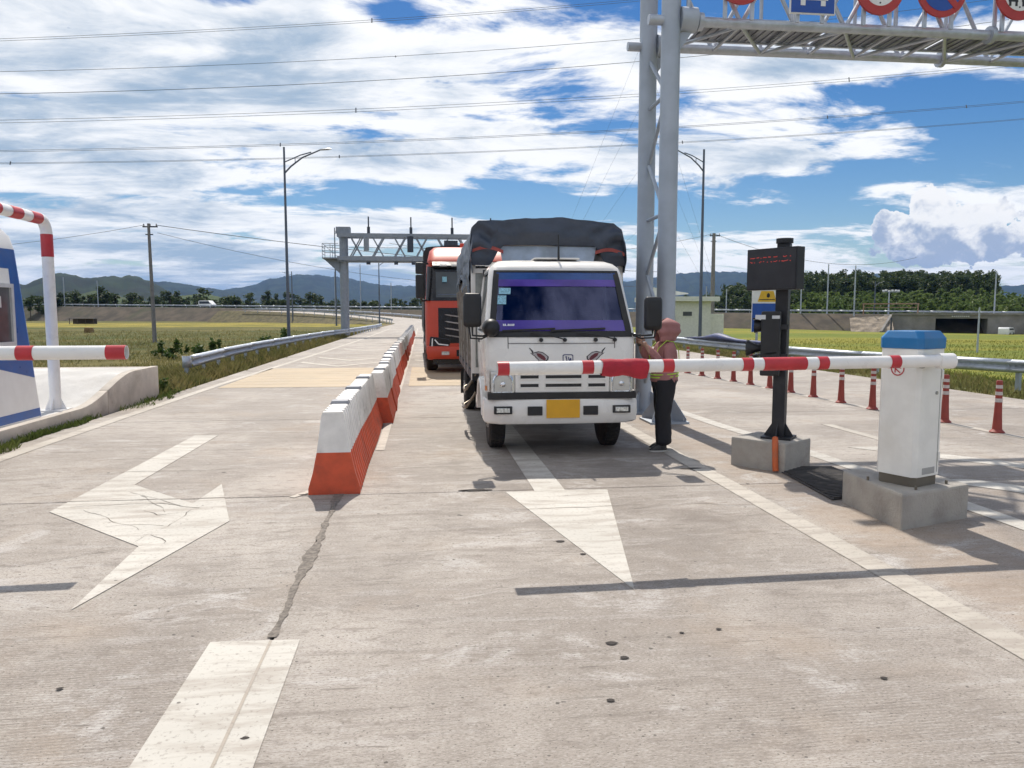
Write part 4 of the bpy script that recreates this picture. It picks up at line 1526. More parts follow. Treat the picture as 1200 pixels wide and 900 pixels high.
# ================================================================= DELINEATOR POSTS
del_or = M('delineator_red', (.27, .040, .028), .55, var=.12, dirt=.3, dcol=(.16, .06, .05))
refl = M('reflective_tape', (.52, .47, .45), .35, var=.08, dirt=.3)
pr_ = [(.092, 0), (.092, .012), (.072, .03), (.060, .045), (.049, .25), (.042, .45), (.039, .66), (.039, .69), (.033, .70)]
me_b = MB().lathe(pr_, n=20).mesh('post_body', del_or, smooth=35)
me_ts = []
for z0, z1 in ((.41, .46), (.505, .55), (.595, .64)):
    ra = .049 - (z0 - .25) * .03 + .0022
    rb = .049 - (z1 - .25) * .03 + .0022
    me_ts.append(MB().cyl((0, 0, z0), (0, 0, z1), ra, rb, n=20, cap=False).mesh('reflective_band', refl, smooth=40))
DEL = [(7.67, 9.40), (7.62, 10.38), (7.54, 11.15), (7.46, 11.95), (7.45, 12.9), (7.43, 13.85), (7.40, 14.7), (7.37, 15.58), (7.31, 16.42), (7.26, 17.25), (7.19, 18.05), (7.13, 18.95), (7.07, 19.85), (7.0, 20.8), (6.95, 21.8)]
for i, (x, y) in enumerate(DEL):
    root = thing('delineator_post', f'{ordinal(i + 1)} red delineator post of the row, counted from the near end', 'delineator post', (x, y, .0045), rnd.uniform(0, 6), 'red delineator posts along the white line')
    for nm, me in [('post_body', me_b)] + [('reflective_band', q) for q in me_ts]:
        o = bpy.data.objects.new(nm, me); o.parent = root; col.objects.link(o)
for x, y in ((7.75, 8.4), (7.8, 7.4)):
    pass

# ================================================================= GUARDRAILS
WB = [(0.0, .155), (.012, .157), (.075, .118), (.083, .10), (.083, .072), (.02, .022), (.006, 0), (.02, -.022), (.083, -.072), (.083, -.10), (.075, -.118), (.012, -.157), (0, -.155)]
def guardrail(label, path, zc, side, spacing=2.0, gzf=None, endcap=True):
    """path: list of (x,y[,dz]); side=+1 beam bulges to +n (left of travel), -1 to the right"""
    P = [Vector((p[0], p[1], p[2] if len(p) > 2 else 0)) for p in path]
    # resample
    S = [0]
    for a, b in zip(P, P[1:]): S.append(S[-1] + (b - a).length)
    def pos(s):
        s = min(max(s, 0), S[-1])
        for i in range(len(P) - 1):
            if s <= S[i + 1]:
                return P[i].lerp(P[i + 1], (s - S[i]) / (S[i + 1] - S[i]))
        return P[-1]
    def tan(s):
        return (pos(s + .8) - pos(s - .8)).normalized()
    root = thing('guardrail', label, 'guardrail', (P[0].x, P[0].y, 0))
    o_ = Vector((P[0].x, P[0].y, 0))
    nseg = max(1, int(S[-1] / 4.0))
    for k in range(nseg):
        sa, sb = S[-1] * k / nseg, S[-1] * (k + 1) / nseg + (.12 if k < nseg - 1 else 0)
        m_ = MB()
        rings = []
        for j in range(5):
            s = sa + (sb - sa) * j / 4
            p = pos(s) - o_
            t = tan(s)
            n = Vector((-t.y, t.x, 0)) * side
            off = .003 * (k % 2)
            rings.append([p + n * (a + off) + Vector((0, 0, zc + z)) for a, z in WB])
        m_.loft(rings, closed=False, cap=False)
        ob = m_.build('beam', galv, root, smooth=50)
        md = ob.modifiers.new('thickness', 'SOLIDIFY'); md.thickness = .004
    s = .25
    while s < S[-1]:
        p = pos(s) - o_
        t = tan(s)
        n = Vector((-t.y, t.x, 0)) * side
        g = (gzf(pos(s).x, pos(s).y) if gzf else gz(pos(s).x, pos(s).y)) - .1
        rz = math.atan2(t.y, t.x)
        m_ = MB()
        c_ = p - n * .14
        m_.box((c_.x, c_.y, (g + zc + .12 + p.z) / 2), (.10, .09, zc + .12 - g + p.z), rz=rz)
        ps = m_.build('post', galv_dull, root)
        m_ = MB()
        c_ = p - n * .045
        m_.box((c_.x, c_.y, zc + p.z), (.10, .085, .16), rz=rz)
        m_.cyl(p + n * .006 + Vector((0, 0, zc)), p + n * .030 + Vector((0, 0, zc)), .016, n=6)
        m_.build('spacer', galv, ps)
        s += spacing
    if endcap:
        m_ = MB()
        p = pos(0) - o_
        t = tan(0)
        n = Vector((-t.y, t.x, 0)) * side
        ps = []
        for j in range(7):
            a = math.pi * j / 6
            q = p - t * (.16 * math.sin(a)) - n * (.11 * (1 - math.cos(a)))
            ps.append([q + Vector((0, 0, zc + .15)) + n * .04, q + Vector((0, 0, zc - .15)) + n * .04])
        m_.loft(ps, closed=False, cap=False)
        ob = m_.build('end_terminal', galv, root, smooth=50)
        md = ob.modifiers.new('thickness', 'SOLIDIFY'); md.thickness = .004
    return root


guardrail('galvanised guardrail in rough grass beside the left-hand lane', [(-5.83, 20.2), (-6.1, 25), (-6.16, 30), (-6.0, 38), (-5.7, 46), (-4.8, 60), (-4.3, 74), (-4.2, 82)], .38, -1)
guardrail('galvanised guardrail in the grass beside the right-hand lane', [(16.5, 9.0), (15.2, 13.5), (14.2, 16.9), (12.7, 21.3), (12.1, 26), (12.0, 34), (11.9, 50), (11.8, 75)], .33, 1, endcap=False)
pts = []
for i in range(17):
    p, a = ramp_pt(30 + i * 6)
    n = Vector((math.cos(a), math.sin(a), 0))
    q = p + n * 5.3
    pts.append((q.x, q.y, q.z))
guardrail('distant guardrail on the outer side of the curving ramp', pts, .55, 1, 4.0, gzf=lambda x, y: 0, endcap=False)
pts = []
for i in range(14):
    p, a = ramp_pt(42 + i * 6)
    n = Vector((math.cos(a), math.sin(a), 0))
    q = p - n * 5.3
    pts.append((q.x, q.y, q.z))
guardrail('distant guardrail on the inner side of the curving ramp', pts, .55, -1, 4.0, gzf=lambda x, y: 0, endcap=False)
m_pts = [(X, 182 - .486 * X, 2.4 - .011 * X) for X in range(-150, 200, 14)]
m_pts = [(a + hw_nrm.x * -2.2, b + hw_nrm.y * -2.2, c) for a, b, c in m_pts]
guardrail('long guardrail along the edge of the raised highway', m_pts, .55, -1, 8.0, gzf=lambda x, y: .5, endcap=False)

# blue tarpaulin rolled and laid along the top of the right-hand guardrail
m_ = MB()
rr_ = []
for i in range(41):
    u = i / 40
    y = 34.2 - 9.6 * u
    x = 12.0 + .10 * u - .02
    hump = .10 * math.exp(-((u - .42) / .13) ** 2)
    r_ = (.035 + hump + .035 * u) * min(1, .25 + 5 * u) * min(1, .2 + 6 * (1 - u)) + .008 * mnoise.noise(Vector((u * 30, 2, 2)))
    rr_.append([(x + 1.5 * r_ * math.cos(a) + .01 * mnoise.noise(Vector((u * 25, a, 1))), y, .487 + r_ * (1 + math.sin(a)) * (1 if math.sin(a) > -.9 else .9)) for a in [2 * math.pi * k / 14 for k in range(14)]])
m_.loft(rr_)
o = m_.build('blue_tarpaulin', M('blue_tarp', (.030, .045, .14), .5, var=.3, vs=3, bump=.3, bs=9), None, smooth=60)
tag(o, 'dark blue tarpaulin roll laid along the top of the guardrail behind the person', 'tarpaulin')

# ================================================================= TOLL BOOTH and protective arch on the island
booth = thing('toll_booth', 'white and blue toll booth with a slanted end on the island', 'toll booth', (-5.18, 8.2, .19))
bw = M('booth_white', (.72, .72, .71), .35, var=.04, dirt=.2, ds=1.5, dcol=(.5, .47, .42))
bb_ = M('booth_blue', (.006, .10, .37), .32, var=.1, dirt=.12)
# side outline in (y, z); nose end at +y leans back
def nose(z): return 2.98 - .21 * z if z < 2.2 else 2.98 - .21 * z - (z - 2.2) ** 2 * 2.2
W_ = 1.7
zs = [.0, .13, .55, .80, 1.15, 1.5, 1.85, 2.22, 2.38, 2.50, 2.58, 2.63]
def ring(y0, y1, z, inx=0.0):
    r_ = .10
    pts = []
    for cx_, cy_, a0 in ((-r_ - inx, y0 + r_, -90), (-r_ - inx, y1 - r_, 0), (-W_ + r_ + inx, y1 - r_, 90), (-W_ + r_ + inx, y0 + r_, 180)):
        for k in range(5):
            a = R(a0 + 90 * k / 4)
            pts.append((cx_ + r_ * math.cos(a), cy_ + r_ * math.sin(a), z))
    return pts
m_ = MB()
m_.loft([ring(-2.6 + (2.98 - nose(z)), nose(z), z, 0 if z < 2.4 else (z - 2.4) * .6) for z in zs], cap=True)
# cut the window opening out of the lane-side wall by building the shell in two tones with a recessed window unit on it
shell = m_.build('shell', bw, booth, smooth=40)
def sidepatch(name, poly, mat, x=.004, th=.006):
    m_ = MB()
    m_.prism(poly, 'yz', x - th, x)
    return m_.build(name, mat, booth)
# blue livery panels on the lane side, following the slanted edge
e = .10
sidepatch('blue_panel', [(nose(2.22) - e, 2.22), (nose(.55) - e, .55), (1.0, .90), (1.0, .925), (nose(.925) - .40, .925), (nose(1.95) - .30, 1.97), (-2.2, 1.97), (-2.2, 2.14)], bb_)
sidepatch('blue_skirt', [(nose(.02) - e, .02), (nose(.13) - e, .13), (-2.2, .13), (-2.2, .02)], bb_)
shell.data.materials.append(bb_)
for p in shell.data.polygons:
    c_ = p.center
    if (.5 < c_.z < 2.22 or c_.z < .13) and c_.y > nose(c_.z) - .12 and abs(p.normal.z) < .8:
        p.material_index = 1
win = empty('window', (0, 1.52, 1.0)); win.parent = booth
m_ = MB()
for (ya, yb_, za, zb_) in ((-.72, .78, 0, .05), (-.72, .78, .73, .78), (-.72, -.66, .05, .73), (.72, .78, .05, .73), (.02, .07, .05, .73)):
    m_.box((.012, (ya + yb_) / 2, (za + zb_) / 2), (.05, yb_ - ya, zb_ - za))
m_.build('frame', M('window_alu', (.62, .63, .64), .4, .3), win)
m_ = MB(); m_.box((.006, -.32, .39), (.006, .68, .68)); m_.box((.006, .395, .39), (.006, .65, .68)); m_.build('pane', M('booth_glass', (.10, .11, .12), .1, var=.3, vs=2, spec=.7), win)
m_ = MB(); m_.box((.016, .40, .55), (.006, .2, .14)); m_.build('notice', M('notice_paper', (.6, .6, .6), .7), win)
arch = thing('protective_arch', 'red and white bent steel pipe arch standing over the toll booth island', 'pipe arch', (-5.3, 11.8, .19))
pts = [(0, 0, .02), (0, 0, 2.54)]
for k in range(1, 9):
    a = R(90 * k / 8)
    pts.append((0, -.19 * (1 - math.cos(a)), 2.54 + .19 * math.sin(a)))
pts += [(0, -4.8, 2.73)]
for k in range(1, 9):
    a = R(90 * k / 8)
    pts.append((0, -4.8 - .19 * math.sin(a), 2.73 - .19 * (1 - math.cos(a))))
pts += [(0, -4.99, .02)]
m_ = MB(); m_.tube(pts, .077, 18); pipe = m_.build('pipe', boom_white, arch, smooth=45)
m_ = MB(); m_.cyl((0, 0, 2.21), (0, 0, 2.53), .0795, n=18, cap=False); m_.build('red_band', red_paint, pipe, smooth=45)
y_ = -.22
for k in range(9):
    m_ = MB(); m_.cyl((0, y_, 2.73), (0, y_ - .28, 2.73), .0795, n=18, cap=False); m_.build('red_band', red_paint, pipe, smooth=45)
    y_ -= .53
for yy in (0, -4.99):
    m_ = MB()
    m_.box((0, yy, .01), (.32, .32, .02))
    for k in range(4):
        a = k * math.pi / 2
        dx_, dy_ = math.cos(a), math.sin(a)
        m_.add([(dx_ * .07 - dy_ * .005, yy + dy_ * .07 + dx_ * .005, .02), (dx_ * .15 - dy_ * .005, yy + dy_ * .15 + dx_ * .005, .02), (dx_ * .07 - dy_ * .005, yy + dy_ * .07 + dx_ * .005, .2),
                (dx_ * .07 + dy_ * .005, yy + dy_ * .07 - dx_ * .005, .02), (dx_ * .15 + dy_ * .005, yy + dy_ * .15 - dx_ * .005, .02), (dx_ * .07 + dy_ * .005, yy + dy_ * .07 - dx_ * .005, .2)],
               [(0, 1, 2), (5, 4, 3), (0, 3, 4, 1), (1, 4, 5, 2), (2, 5, 3, 0)])
    m_.build('base_plate', boom_white, arch)

# ================================================================= FAR TOLLING GANTRY
gantry_grey = M('gantry_grey', (.27, .30, .35), .55, .3, var=.12, dirt=.2)
fg = thing('tolling_gantry', 'far grey gantry with lattice beam, cameras and aerials over the road behind the trucks', 'gantry', (-5.32, 55, -.25))
for sx in (0, 18.5):
    m_ = MB(); m_.cyl((sx, 0, 0), (sx, 0, 7.75), .30, .30, 20); m_.box((sx, 0, 7.55), (.95, .8, .45)); m_.box((sx, 0, .05), (1.1, 1.1, .1)); m_.build('column', gantry_grey, fg, smooth=40)
for zc in (5.62, 7.20):
    for sy in (-.55, .55):
        m_ = MB(); m_.box((9.2, sy, zc), (19.2, .2, .26 if zc > 6 else .3)); m_.build('chord', gantry_grey, fg)
m_ = MB(); m_.box((9.2, -.0, 5.42), (19.2, .9, .07)); m_.build('walkway', gantry_grey, fg)
for i in range(12):
    xa = .5 + i * 1.5
    for sy in (-.55, .55):
        m_ = MB(); m_.bar((xa, sy, 5.75), (xa + .75, sy, 7.1), .085); m_.bar((xa + .75, sy, 5.75), (xa, sy, 7.1), .085); m_.build('lattice_brace', gantry_grey, fg)
m_ = MB()
for i in range(6):
    m_.bar((.4 + i * 3.0, -.62, 6.35), (.4 + i * 3.0 + 3.0, -.62, 6.35), .035)
m_.build('hand_rail', gantry_grey, fg)
for i, xa in enumerate((1.75, 4.65, 7.5, 10.2, 13.2, 16.2)):
    m_ = MB(); m_.box((xa, -.5, 7.55), (.20, .12, .45)); m_.box((xa, -.5, 8.1), (.09, .08, .75)); m_.build('aerial', dark_steel, fg)
for xa, ww, hh in ((1.6, .35, .95), (4.6, .42, 1.1), (7.4, .95, .55), (10.4, .42, 1.1), (13, .9, .55)):
    m_ = MB(); m_.box((xa, -.72, 6.4 + .2), (ww, .25, hh)); m_.build('equipment_box', dark_steel if ww > .4 else gantry_grey, fg, bevel=.02)
for xa in (1.7, 3.6, 4.8, 5.7, 7.5, 9.5, 12):
    m_ = MB(); m_.box((xa, -.35, 5.30), (.26, .4, .16)); m_.cyl((xa, -.35, 5.36), (xa, -.35, 5.44), .05, n=8); m_.build('camera', dark_steel, fg)
# service platform outboard of the column
m_ = MB()
m_.box((-.85, 0, 5.62), (1.1, 1.5, .08)); m_.prism([(-.3, 5.58), (-1.35, 5.58), (-.3, 4.6)], 'xz', -.04, .04)
m_.build('platform', gantry_grey, fg)
m_ = MB()
for q in (-.72, .72):
    for zz in (6.1, 6.6):
        m_.bar((-1.38, q, zz), (-.3, q, zz), .035)
    for xx in (-1.38, -.85):
        m_.bar((xx, q, 5.66), (xx, q, 6.6), .035)
for zz in (5.9, 6.1, 6.35, 6.6):
    m_.bar((-1.38, -.72, zz), (-1.38, .72, zz), .03)
m_.bar((-1.38, -.72, 6.6), (-.3, -.72, 5.66), .03)
m_.build('platform_railing', gantry_grey, fg)

# ================================================================= STREET LAMPS, POLES, WIRES
lamp_mat = M('lamp_pole_paint', (.11, .13, .17), .5, .4, var=.12)
lamp_head = M('lamp_head', (.35, .37, .4), .4, .3)
def street_lamp(X, Y, h, arm, label, z0=None, r=.09):
    z0 = gz(X, Y) if z0 is None else z0
    root = thing('street_lamp', label, 'street lamp', (X, Y, z0))
    s = 1 if arm > 0 else -1
    a = abs(arm)
    m_ = MB(); m_.cyl((0, 0, -.1), (0, 0, h), r, r * .55, 12); m_.cyl((0, 0, 0), (0, 0, .04), r * 2.4, n=12); m_.build('pole', lamp_mat, root, smooth=40)
    m_ = MB()
    m_.tube([(0, 0, h - 1.3), (s * a * .18, 0, h - .95), (s * a * .5, 0, h - .5), (s * a, 0, h - .10)], [.045, .045, .04, .035], 8)
    m_.tube([(0, 0, h - .75), (s * a * .45, 0, h - .38), (s * a * .75, 0, h - .22)], .03, 6)
    m_.bar((s * a * .30, 0, h - .82), (s * a * .30, 0, h - .5), .03)
    m_.build('arm', lamp_mat, root, smooth=50)
    m_ = MB()
    m_.loft([[(s * (a + q), b * w_, h - .10 + c_ * t + q * .10) for b, c_ in ((-1, 0), (-.6, 1), (.6, 1), (1, 0), (.6, -.5), (-.6, -.5))] for q, w_, t in ((-.05, .04, .03), (.1, .11, .05), (.4, .13, .055), (.55, .07, .03))])
    m_.build('lamp_head', lamp_head, root, smooth=50)
street_lamp(-6.85, 41, 10.2, 1.8, 'tall dark street lamp with curved arm behind the left-hand guardrail')
street_lamp(16.75, 45, 11.7, -1.6, 'tall dark street lamp with curved arm right of the gantry column', r=.11)
street_lamp(-6.3, 118, 10.2, 2.8, 'distant street lamp seen below the far gantry beam', r=.12)
street_lamp(-27.5, 170, 11, -2.0, 'distant double-height lamp left of the far gantry column', r=.16)
street_lamp(-14.0, 130, 16, .6, 'distant straight mast right behind the far gantry column', r=.14)
street_lamp(118, 190, 9, 2.0, 'distant lamp post standing above the underpass on the highway', z0=.9, r=.2)


def utility_pole(X, Y, h, label, arms=True, r=.15, mat=None):
    root = thing('utility_pole', label, 'utility pole', (X, Y, gz(X, Y)))
    m_ = MB(); m_.cyl((0, 0, -.2), (0, 0, h), r, r * .62, 12); m_.build('pole', mat or wood_pole, root, smooth=40)
    if arms:
        m_ = MB(); m_.box((.1, 0, h - .22), (1.0, .1, .09)); m_.box((0, .05, h - .75), (.5, .08, .07)); m_.build('cross_arm', dark_steel, root)
        for q in (-.32, .1, .52):
            m_ = MB(); m_.lathe([(.02, 0), (.05, .03), (.05, .07), (.035, .09), (.05, .12), (.02, .17)], (q, 0, h - .18), 10); m_.build('insulator', M('porcelain', (.3, .28, .27), .3), root, smooth=40)
    return root
utility_pole(-18.78, 57, 8.3, 'leaning-looking concrete utility pole in the left-hand field')
bpy.data.objects['utility_pole'].rotation_euler = (0, R(-.6), 0)
utility_pole(27.2, 70, 10.3, 'concrete utility pole behind the lamp right of the gantry column', r=.24)
def plain_post(X, Y, h, label, r=.06, mat=None, z0=None):
    o = MB().cyl((0, 0, -.2), (0, 0, h), r, r * .8, 10).build('post', mat or wood_pole, None, smooth=40, loc=(X, Y, gz(X, Y) if z0 is None else z0))
    o.name = 'field_post'
    return tag(o, label, 'post')
for bdeg, D, h, lab, mat in ((32.9, 62, 2.6, 'thin dark post in the rice field left of the barrier cabinet cap', dark_steel), (37.9, 66, 3.3, 'grey concrete post in the rice field right of the barrier cabinet', galv_dull)):
    plain_post(D * math.sin(R(bdeg)), D * math.cos(R(bdeg)), h, lab, .07, mat)
k = 0
for bdeg, D, h in ((20.8, 168, 6), (22.2, 170, 5.5), (27.2, 165, 8.5), (28.9, 165, 10), (30.6, 163, 9.5), (38.7, 168, 8), (-23.4, 255, 9), (-21.5, 250, 8), (-6.2, 215, 10), (-4.4, 215, 12), (-2.2, 210, 7)):
    k += 1
    plain_post(D * math.sin(R(bdeg)), D * math.cos(R(bdeg)), h, 'thin distant lighting mast standing along the raised highway', .14, galv_dull, (2.8 if bdeg < 0 else 1.2))['group'] = 'masts along the raised highway'

# floodlight mast with a cluster of bright heads
fl = thing('floodlight_mast', 'distant mast with a cluster of pale floodlights above the underpass', 'floodlight mast', (170 * math.sin(R(32.7)), 170 * math.cos(R(32.7)), 1.2))
m_ = MB(); m_.cyl((0, 0, 0), (0, 0, 4.6), .16, .12, 8); m_.box((0.4, 0, 4.6), (3.6, .12, .12)); m_.build('mast', galv_dull, fl)
for q in (-1.3, -.75, -.1, .6, 1.3, 1.9):
    m_ = MB(); m_.box((q, -.1, 4.85 + .12 * math.sin(q * 5)), (.42, .2, .30)); m_.build('floodlight', M('floodlight_lens', (.85, .86, .88), .2), fl, bevel=.03)

# guyed radio mast far behind the gantry columns
rm = thing('radio_mast', 'very tall thin guyed radio mast behind the gantry column', 'radio mast', (260 * math.sin(R(16.0)), 260 * math.cos(R(16.0)), -1))
HM = 92
m_ = MB()
for k in range(3):
    a = k * 2.094
    m_.cyl((.32 * math.cos(a), .32 * math.sin(a), 0), (.32 * math.cos(a), .32 * math.sin(a), HM), .05, n=5)
for i in range(46):
    z = i * 2.0
    for k in range(3):
        a, b = k * 2.094, (k + 1) * 2.094
        m_.bar((.32 * math.cos(a), .32 * math.sin(a), z), (.32 * math.cos(b), .32 * math.sin(b), z + 2), .03)
m_.build('lattice', dark_steel, rm)
m_ = MB()
for zz in (12, 24, 37, 50, 63, 76):
    m_.box((0, 0, zz), (.75, .5, .35))
m_.build('marker', dark_steel, rm)
for k, zz in enumerate((30, 50, 70, 90)):
    for a in (R(175), R(65), R(-60)):
        m_ = MB(); m_.tube([(0, 0, zz), (18 * math.cos(a), 18 * math.sin(a), zz * .5 - .6), (36 * math.cos(a), 36 * math.sin(a), 0)], .025, 4); m_.build('guy_wire', dark_steel, rm)

wire_mat = M('power_wire', (.16, .17, .20), .6, .3, var=.1)
def wire(label, pts, r, x0=-70, x1=105, twin=None, spacers=()):
    """sagging conductor through three measured points (x, y, z)"""
    (xa, ya, za), (xb, yb_, zb), (xc, yc, zc) = pts
    A = np.array([[xa * xa, xa, 1], [xb * xb, xb, 1], [xc * xc, xc, 1]])
    a, b, c = np.linalg.solve(A, np.array([za, zb, zc]))
    a = max(min(a, .0009), .0001)
    # refit the straight part with the limited sag
    b, c = np.polyfit([xa, xb, xc], [za - a * xa * xa, zb - a * xb * xb, zc - a * xc * xc], 1)
    root = thing('power_line', label, 'power line', (0, ya, 0))
    for j in range(2 if twin else 1):
        m_ = MB()
        m_.tube([(x, j * .3, a * x * x + b * x + c + j * (twin or 0)) for x in np.linspace(x0, x1, 60)], r, 5)
        m_.build('conductor', wire_mat, root)
    for x in spacers:
        m_ = MB(); z = a * x * x + b * x + c
        m_.cyl((x, 0, z - .06), (x, .1, z + (twin or 0) + .06), .05, n=6); m_.build('spacer', wire_mat, root)
wire('highest power line crossing the top of the sky', [(-34.22, 70, 23.91), (-13.75, 70, 25.7), (17.43, 70, 29.2)], .017, twin=.28, spacers=(-4,))
wire('second power line from the top, crossing above the street lamp', [(-34.36, 70, 21.46), (8.21, 70, 24.94), (19.83, 70, 26.28)], .020, spacers=(-2,))
wire('third power line from the top, a single dark wire', [(-34.46, 70, 19.68), (8.21, 70, 22.96), (19.86, 70, 24.27)], .024)
wire('fourth power line from the top, a twin wire with spacers', [(-34.6, 70, 17.33), (8.21, 70, 20.16), (50.68, 70, 24.46)], .017, twin=.30, spacers=(-5.5, 40))
wire('fifth power line, just above the street lamp top', [(-34.73, 70, 14.98), (8.21, 70, 17.34), (57.94, 70, 21.85)], .017, twin=.18, spacers=(-12, 38, 52))
wire('lowest of the long power lines, behind the street lamp', [(-34.79, 70, 14.0), (8.21, 70, 16.07), (58.05, 70, 20.25)], .015, twin=.14, spacers=(-34, -7, 24))
o = MB().tube([(-18.3 + 40 * t, 57 + 8 * t, 7.72 - 4.2 * t * (1 - t) * .55 - 2.6 * t) for t in np.linspace(0, 1, 24)], .022, 5).build('overhead_wire', wire_mat)
tag(o, 'sagging wire running right from the utility pole in the left-hand field', 'wire')
o = MB().tube([(-18.3 + 40 * t, 57 + 8 * t, 7.2 - 7.0 * t * (1 - t) - 3.0 * t) for t in np.linspace(0, 1, 24)], .014, 5).build('overhead_wire', wire_mat)
tag(o, 'faint lower wire running right from the utility pole in the left-hand field', 'wire')
o = MB().tube([(-19.2 - 40 * t, 57 + 3 * t, 7.72 - 7 * t * (1 - t) - .6 * t) for t in np.linspace(0, 1, 24)], .014, 5).build('overhead_wire', wire_mat)
tag(o, 'faint wire running left from the utility pole in the left-hand field', 'wire')
o = MB().tube([(27.2 - 30 * t, 70, 9.0 - 6 * t * (1 - t) - 1.2 * t) for t in np.linspace(0, 1, 20)], .02, 5).build('overhead_wire', wire_mat)
tag(o, 'wire running left from the utility pole behind the gantry column', 'wire')
o = MB().tube([(27.2 + 34 * t, 70 + 20 * t, 9.0 - 7 * t * (1 - t) - .5 * t) for t in np.linspace(0, 1, 20)], .02, 5).build('overhead_wire', wire_mat)
tag(o, 'wire running right from the utility pole behind the gantry column', 'wire')

# ================================================================= SMALL PALE BUILDING behind the guardrail
bl = thing('service_building', 'small pale green flat-roofed building behind the right-hand guardrail', 'building', (22.0, 60, -.8))
bwall = M('pale_green_render', (.66, .66, .59), .85, var=.08, dirt=.3, dcol=(.36, .38, .32), ds=.8)
def wallbox(name, xa, xb, ya, yb_, za, zb, mat=bwall):
    m_ = MB(); m_.box(((xa + xb) / 2, (ya + yb_) / 2, (za + zb) / 2), (xb - xa, yb_ - ya, zb - za)); return m_.build(name, mat, bl, bevel=.01)
wallbox('wall', -3.2, 1.2, 0, 5, 0, 3.35)
wallbox('wall_annex', 1.203, 2.55, .6, 4, 0, 2.35)
r_ = wallbox('roof', -3.6, 1.75, -.5, 5.4, 3.353, 3.72, M('roof_render', (.66, .67, .62), .8, var=.06))
m_ = MB(); m_.prism([(-3.6, 3.722), (-2.6, 3.722), (-.5, 3.95), (-.5, 4.02), (-3.6, 4.5)], 'xz', .6, 3.5); m_.build('roof_hatch', MATS['roof_render'], r_)
wn = MB().box((-.75, -.004, 2.35), (.75, .02, .34)).build('window', M('dark_pane', (.05, .055, .06), .2), bl)
MB().box((-.75, -.02, 2.15), (.85, .06, .05)).build('sill', bwall, wn)
MB().box((-2.2, -.004, 1.1), (.9, .03, 2.1)).build('door', M('door_grey', (.35, .36, .36), .6), bl)

# ================================================================= UNDERPASS through the highway embankment
def hw_local(X):
    p = hwp(X)
    return p
tp = hwp(98.7) + hw_nrm * 7.2
ua = math.atan2(hw_dir.y, hw_dir.x)
und = thing('underpass', 'concrete underpass opening with wing walls in the highway embankment', 'underpass', (tp.x, tp.y, -2.35), ua)
uc = M('underpass_concrete', (.25, .235, .22), .9, var=.2, vs=.6, dirt=.4, ds=.5)
# local x along the highway, local +y away from the camera
m_ = MB()
m_.box((-7.6, 6.0, 1.85), (7.6, 12, 3.7)); m_.box((7.9, 6.0, 1.85), (7.0, 12, 3.7)); m_.box((.3, 6.0, 3.35), (8.2, 12, .7))
m_.build('head_wall', uc, und)
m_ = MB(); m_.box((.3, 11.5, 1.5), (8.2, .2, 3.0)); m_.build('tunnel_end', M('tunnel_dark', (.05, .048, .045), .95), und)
MB().box((.3, 4, .02), (8.2, 16, .05)).build('tunnel_floor', uc, und)
m_ = MB(); m_.box((.3, -.2, 3.8), (22.6, .4, .25)); m_.build('coping', uc, und)
for s in (-1, 1):
    m_ = MB()
    xa = .3 + s * 11.2
    m_.add([(xa, 0, 0), (xa + s * 2.2, -5.5, 0), (xa + s * 2.2, -5.5, .8), (xa, 0, 3.7), (xa + s * .4, 0, 0), (xa + s * 2.6, -5.5, 0), (xa + s * 2.6, -5.5, .8), (xa + s * .4, 0, 3.7)],
           [(0, 1, 2, 3), (7, 6, 5, 4), (0, 4, 5, 1), (1, 5, 6, 2), (2, 6, 7, 3), (3, 7, 4, 0)])
    m_.build('wing_wall', uc, und)
rub = M('stone_pitching', (.27, .225, .175), .95, var=.35, vs=1.2, bump=1.0, bs=2.2, dirt=.4, ds=.7)
for s in (-1, 1):
    m_ = MB()
    def coneP(u, v, s=s):
        x = .3 + s * (11.4 + u * 7)
        y = -6.5 * v
        z = 3.6 * (1 - v) * (1 - .12 * u) + .16 * mnoise.noise(Vector((x * .9, y * .9, 1))) * 1.2 - .1
        return (x, y * (1 - .2 * u), z)
    m_.grid(coneP, 18, 14)
    m_.build('stone_apron', rub, und)
m_ = MB()
for i in range(9):
    m_.box((-1.2 + i * .32, -.22, 3.38), (.2, .05, .24))
m_.build('name_letters', M('letter_white', (.6, .6, .58), .6), und)
m_ = MB()
for q in (-15.5, -6.3):
    m_.cyl((q, 3, 3.5), (q, 3, 5.8), .12, n=8)
m_.box((-10.9, 3, 5.7), (9.6, .22, .2)); m_.box((-10.9, 3, 5.0), (8.6, .1, .1))
o = m_.build('height_frame', M('rusty_frame', (.34, .22, .16), .7, .2, dirt=.4), und)


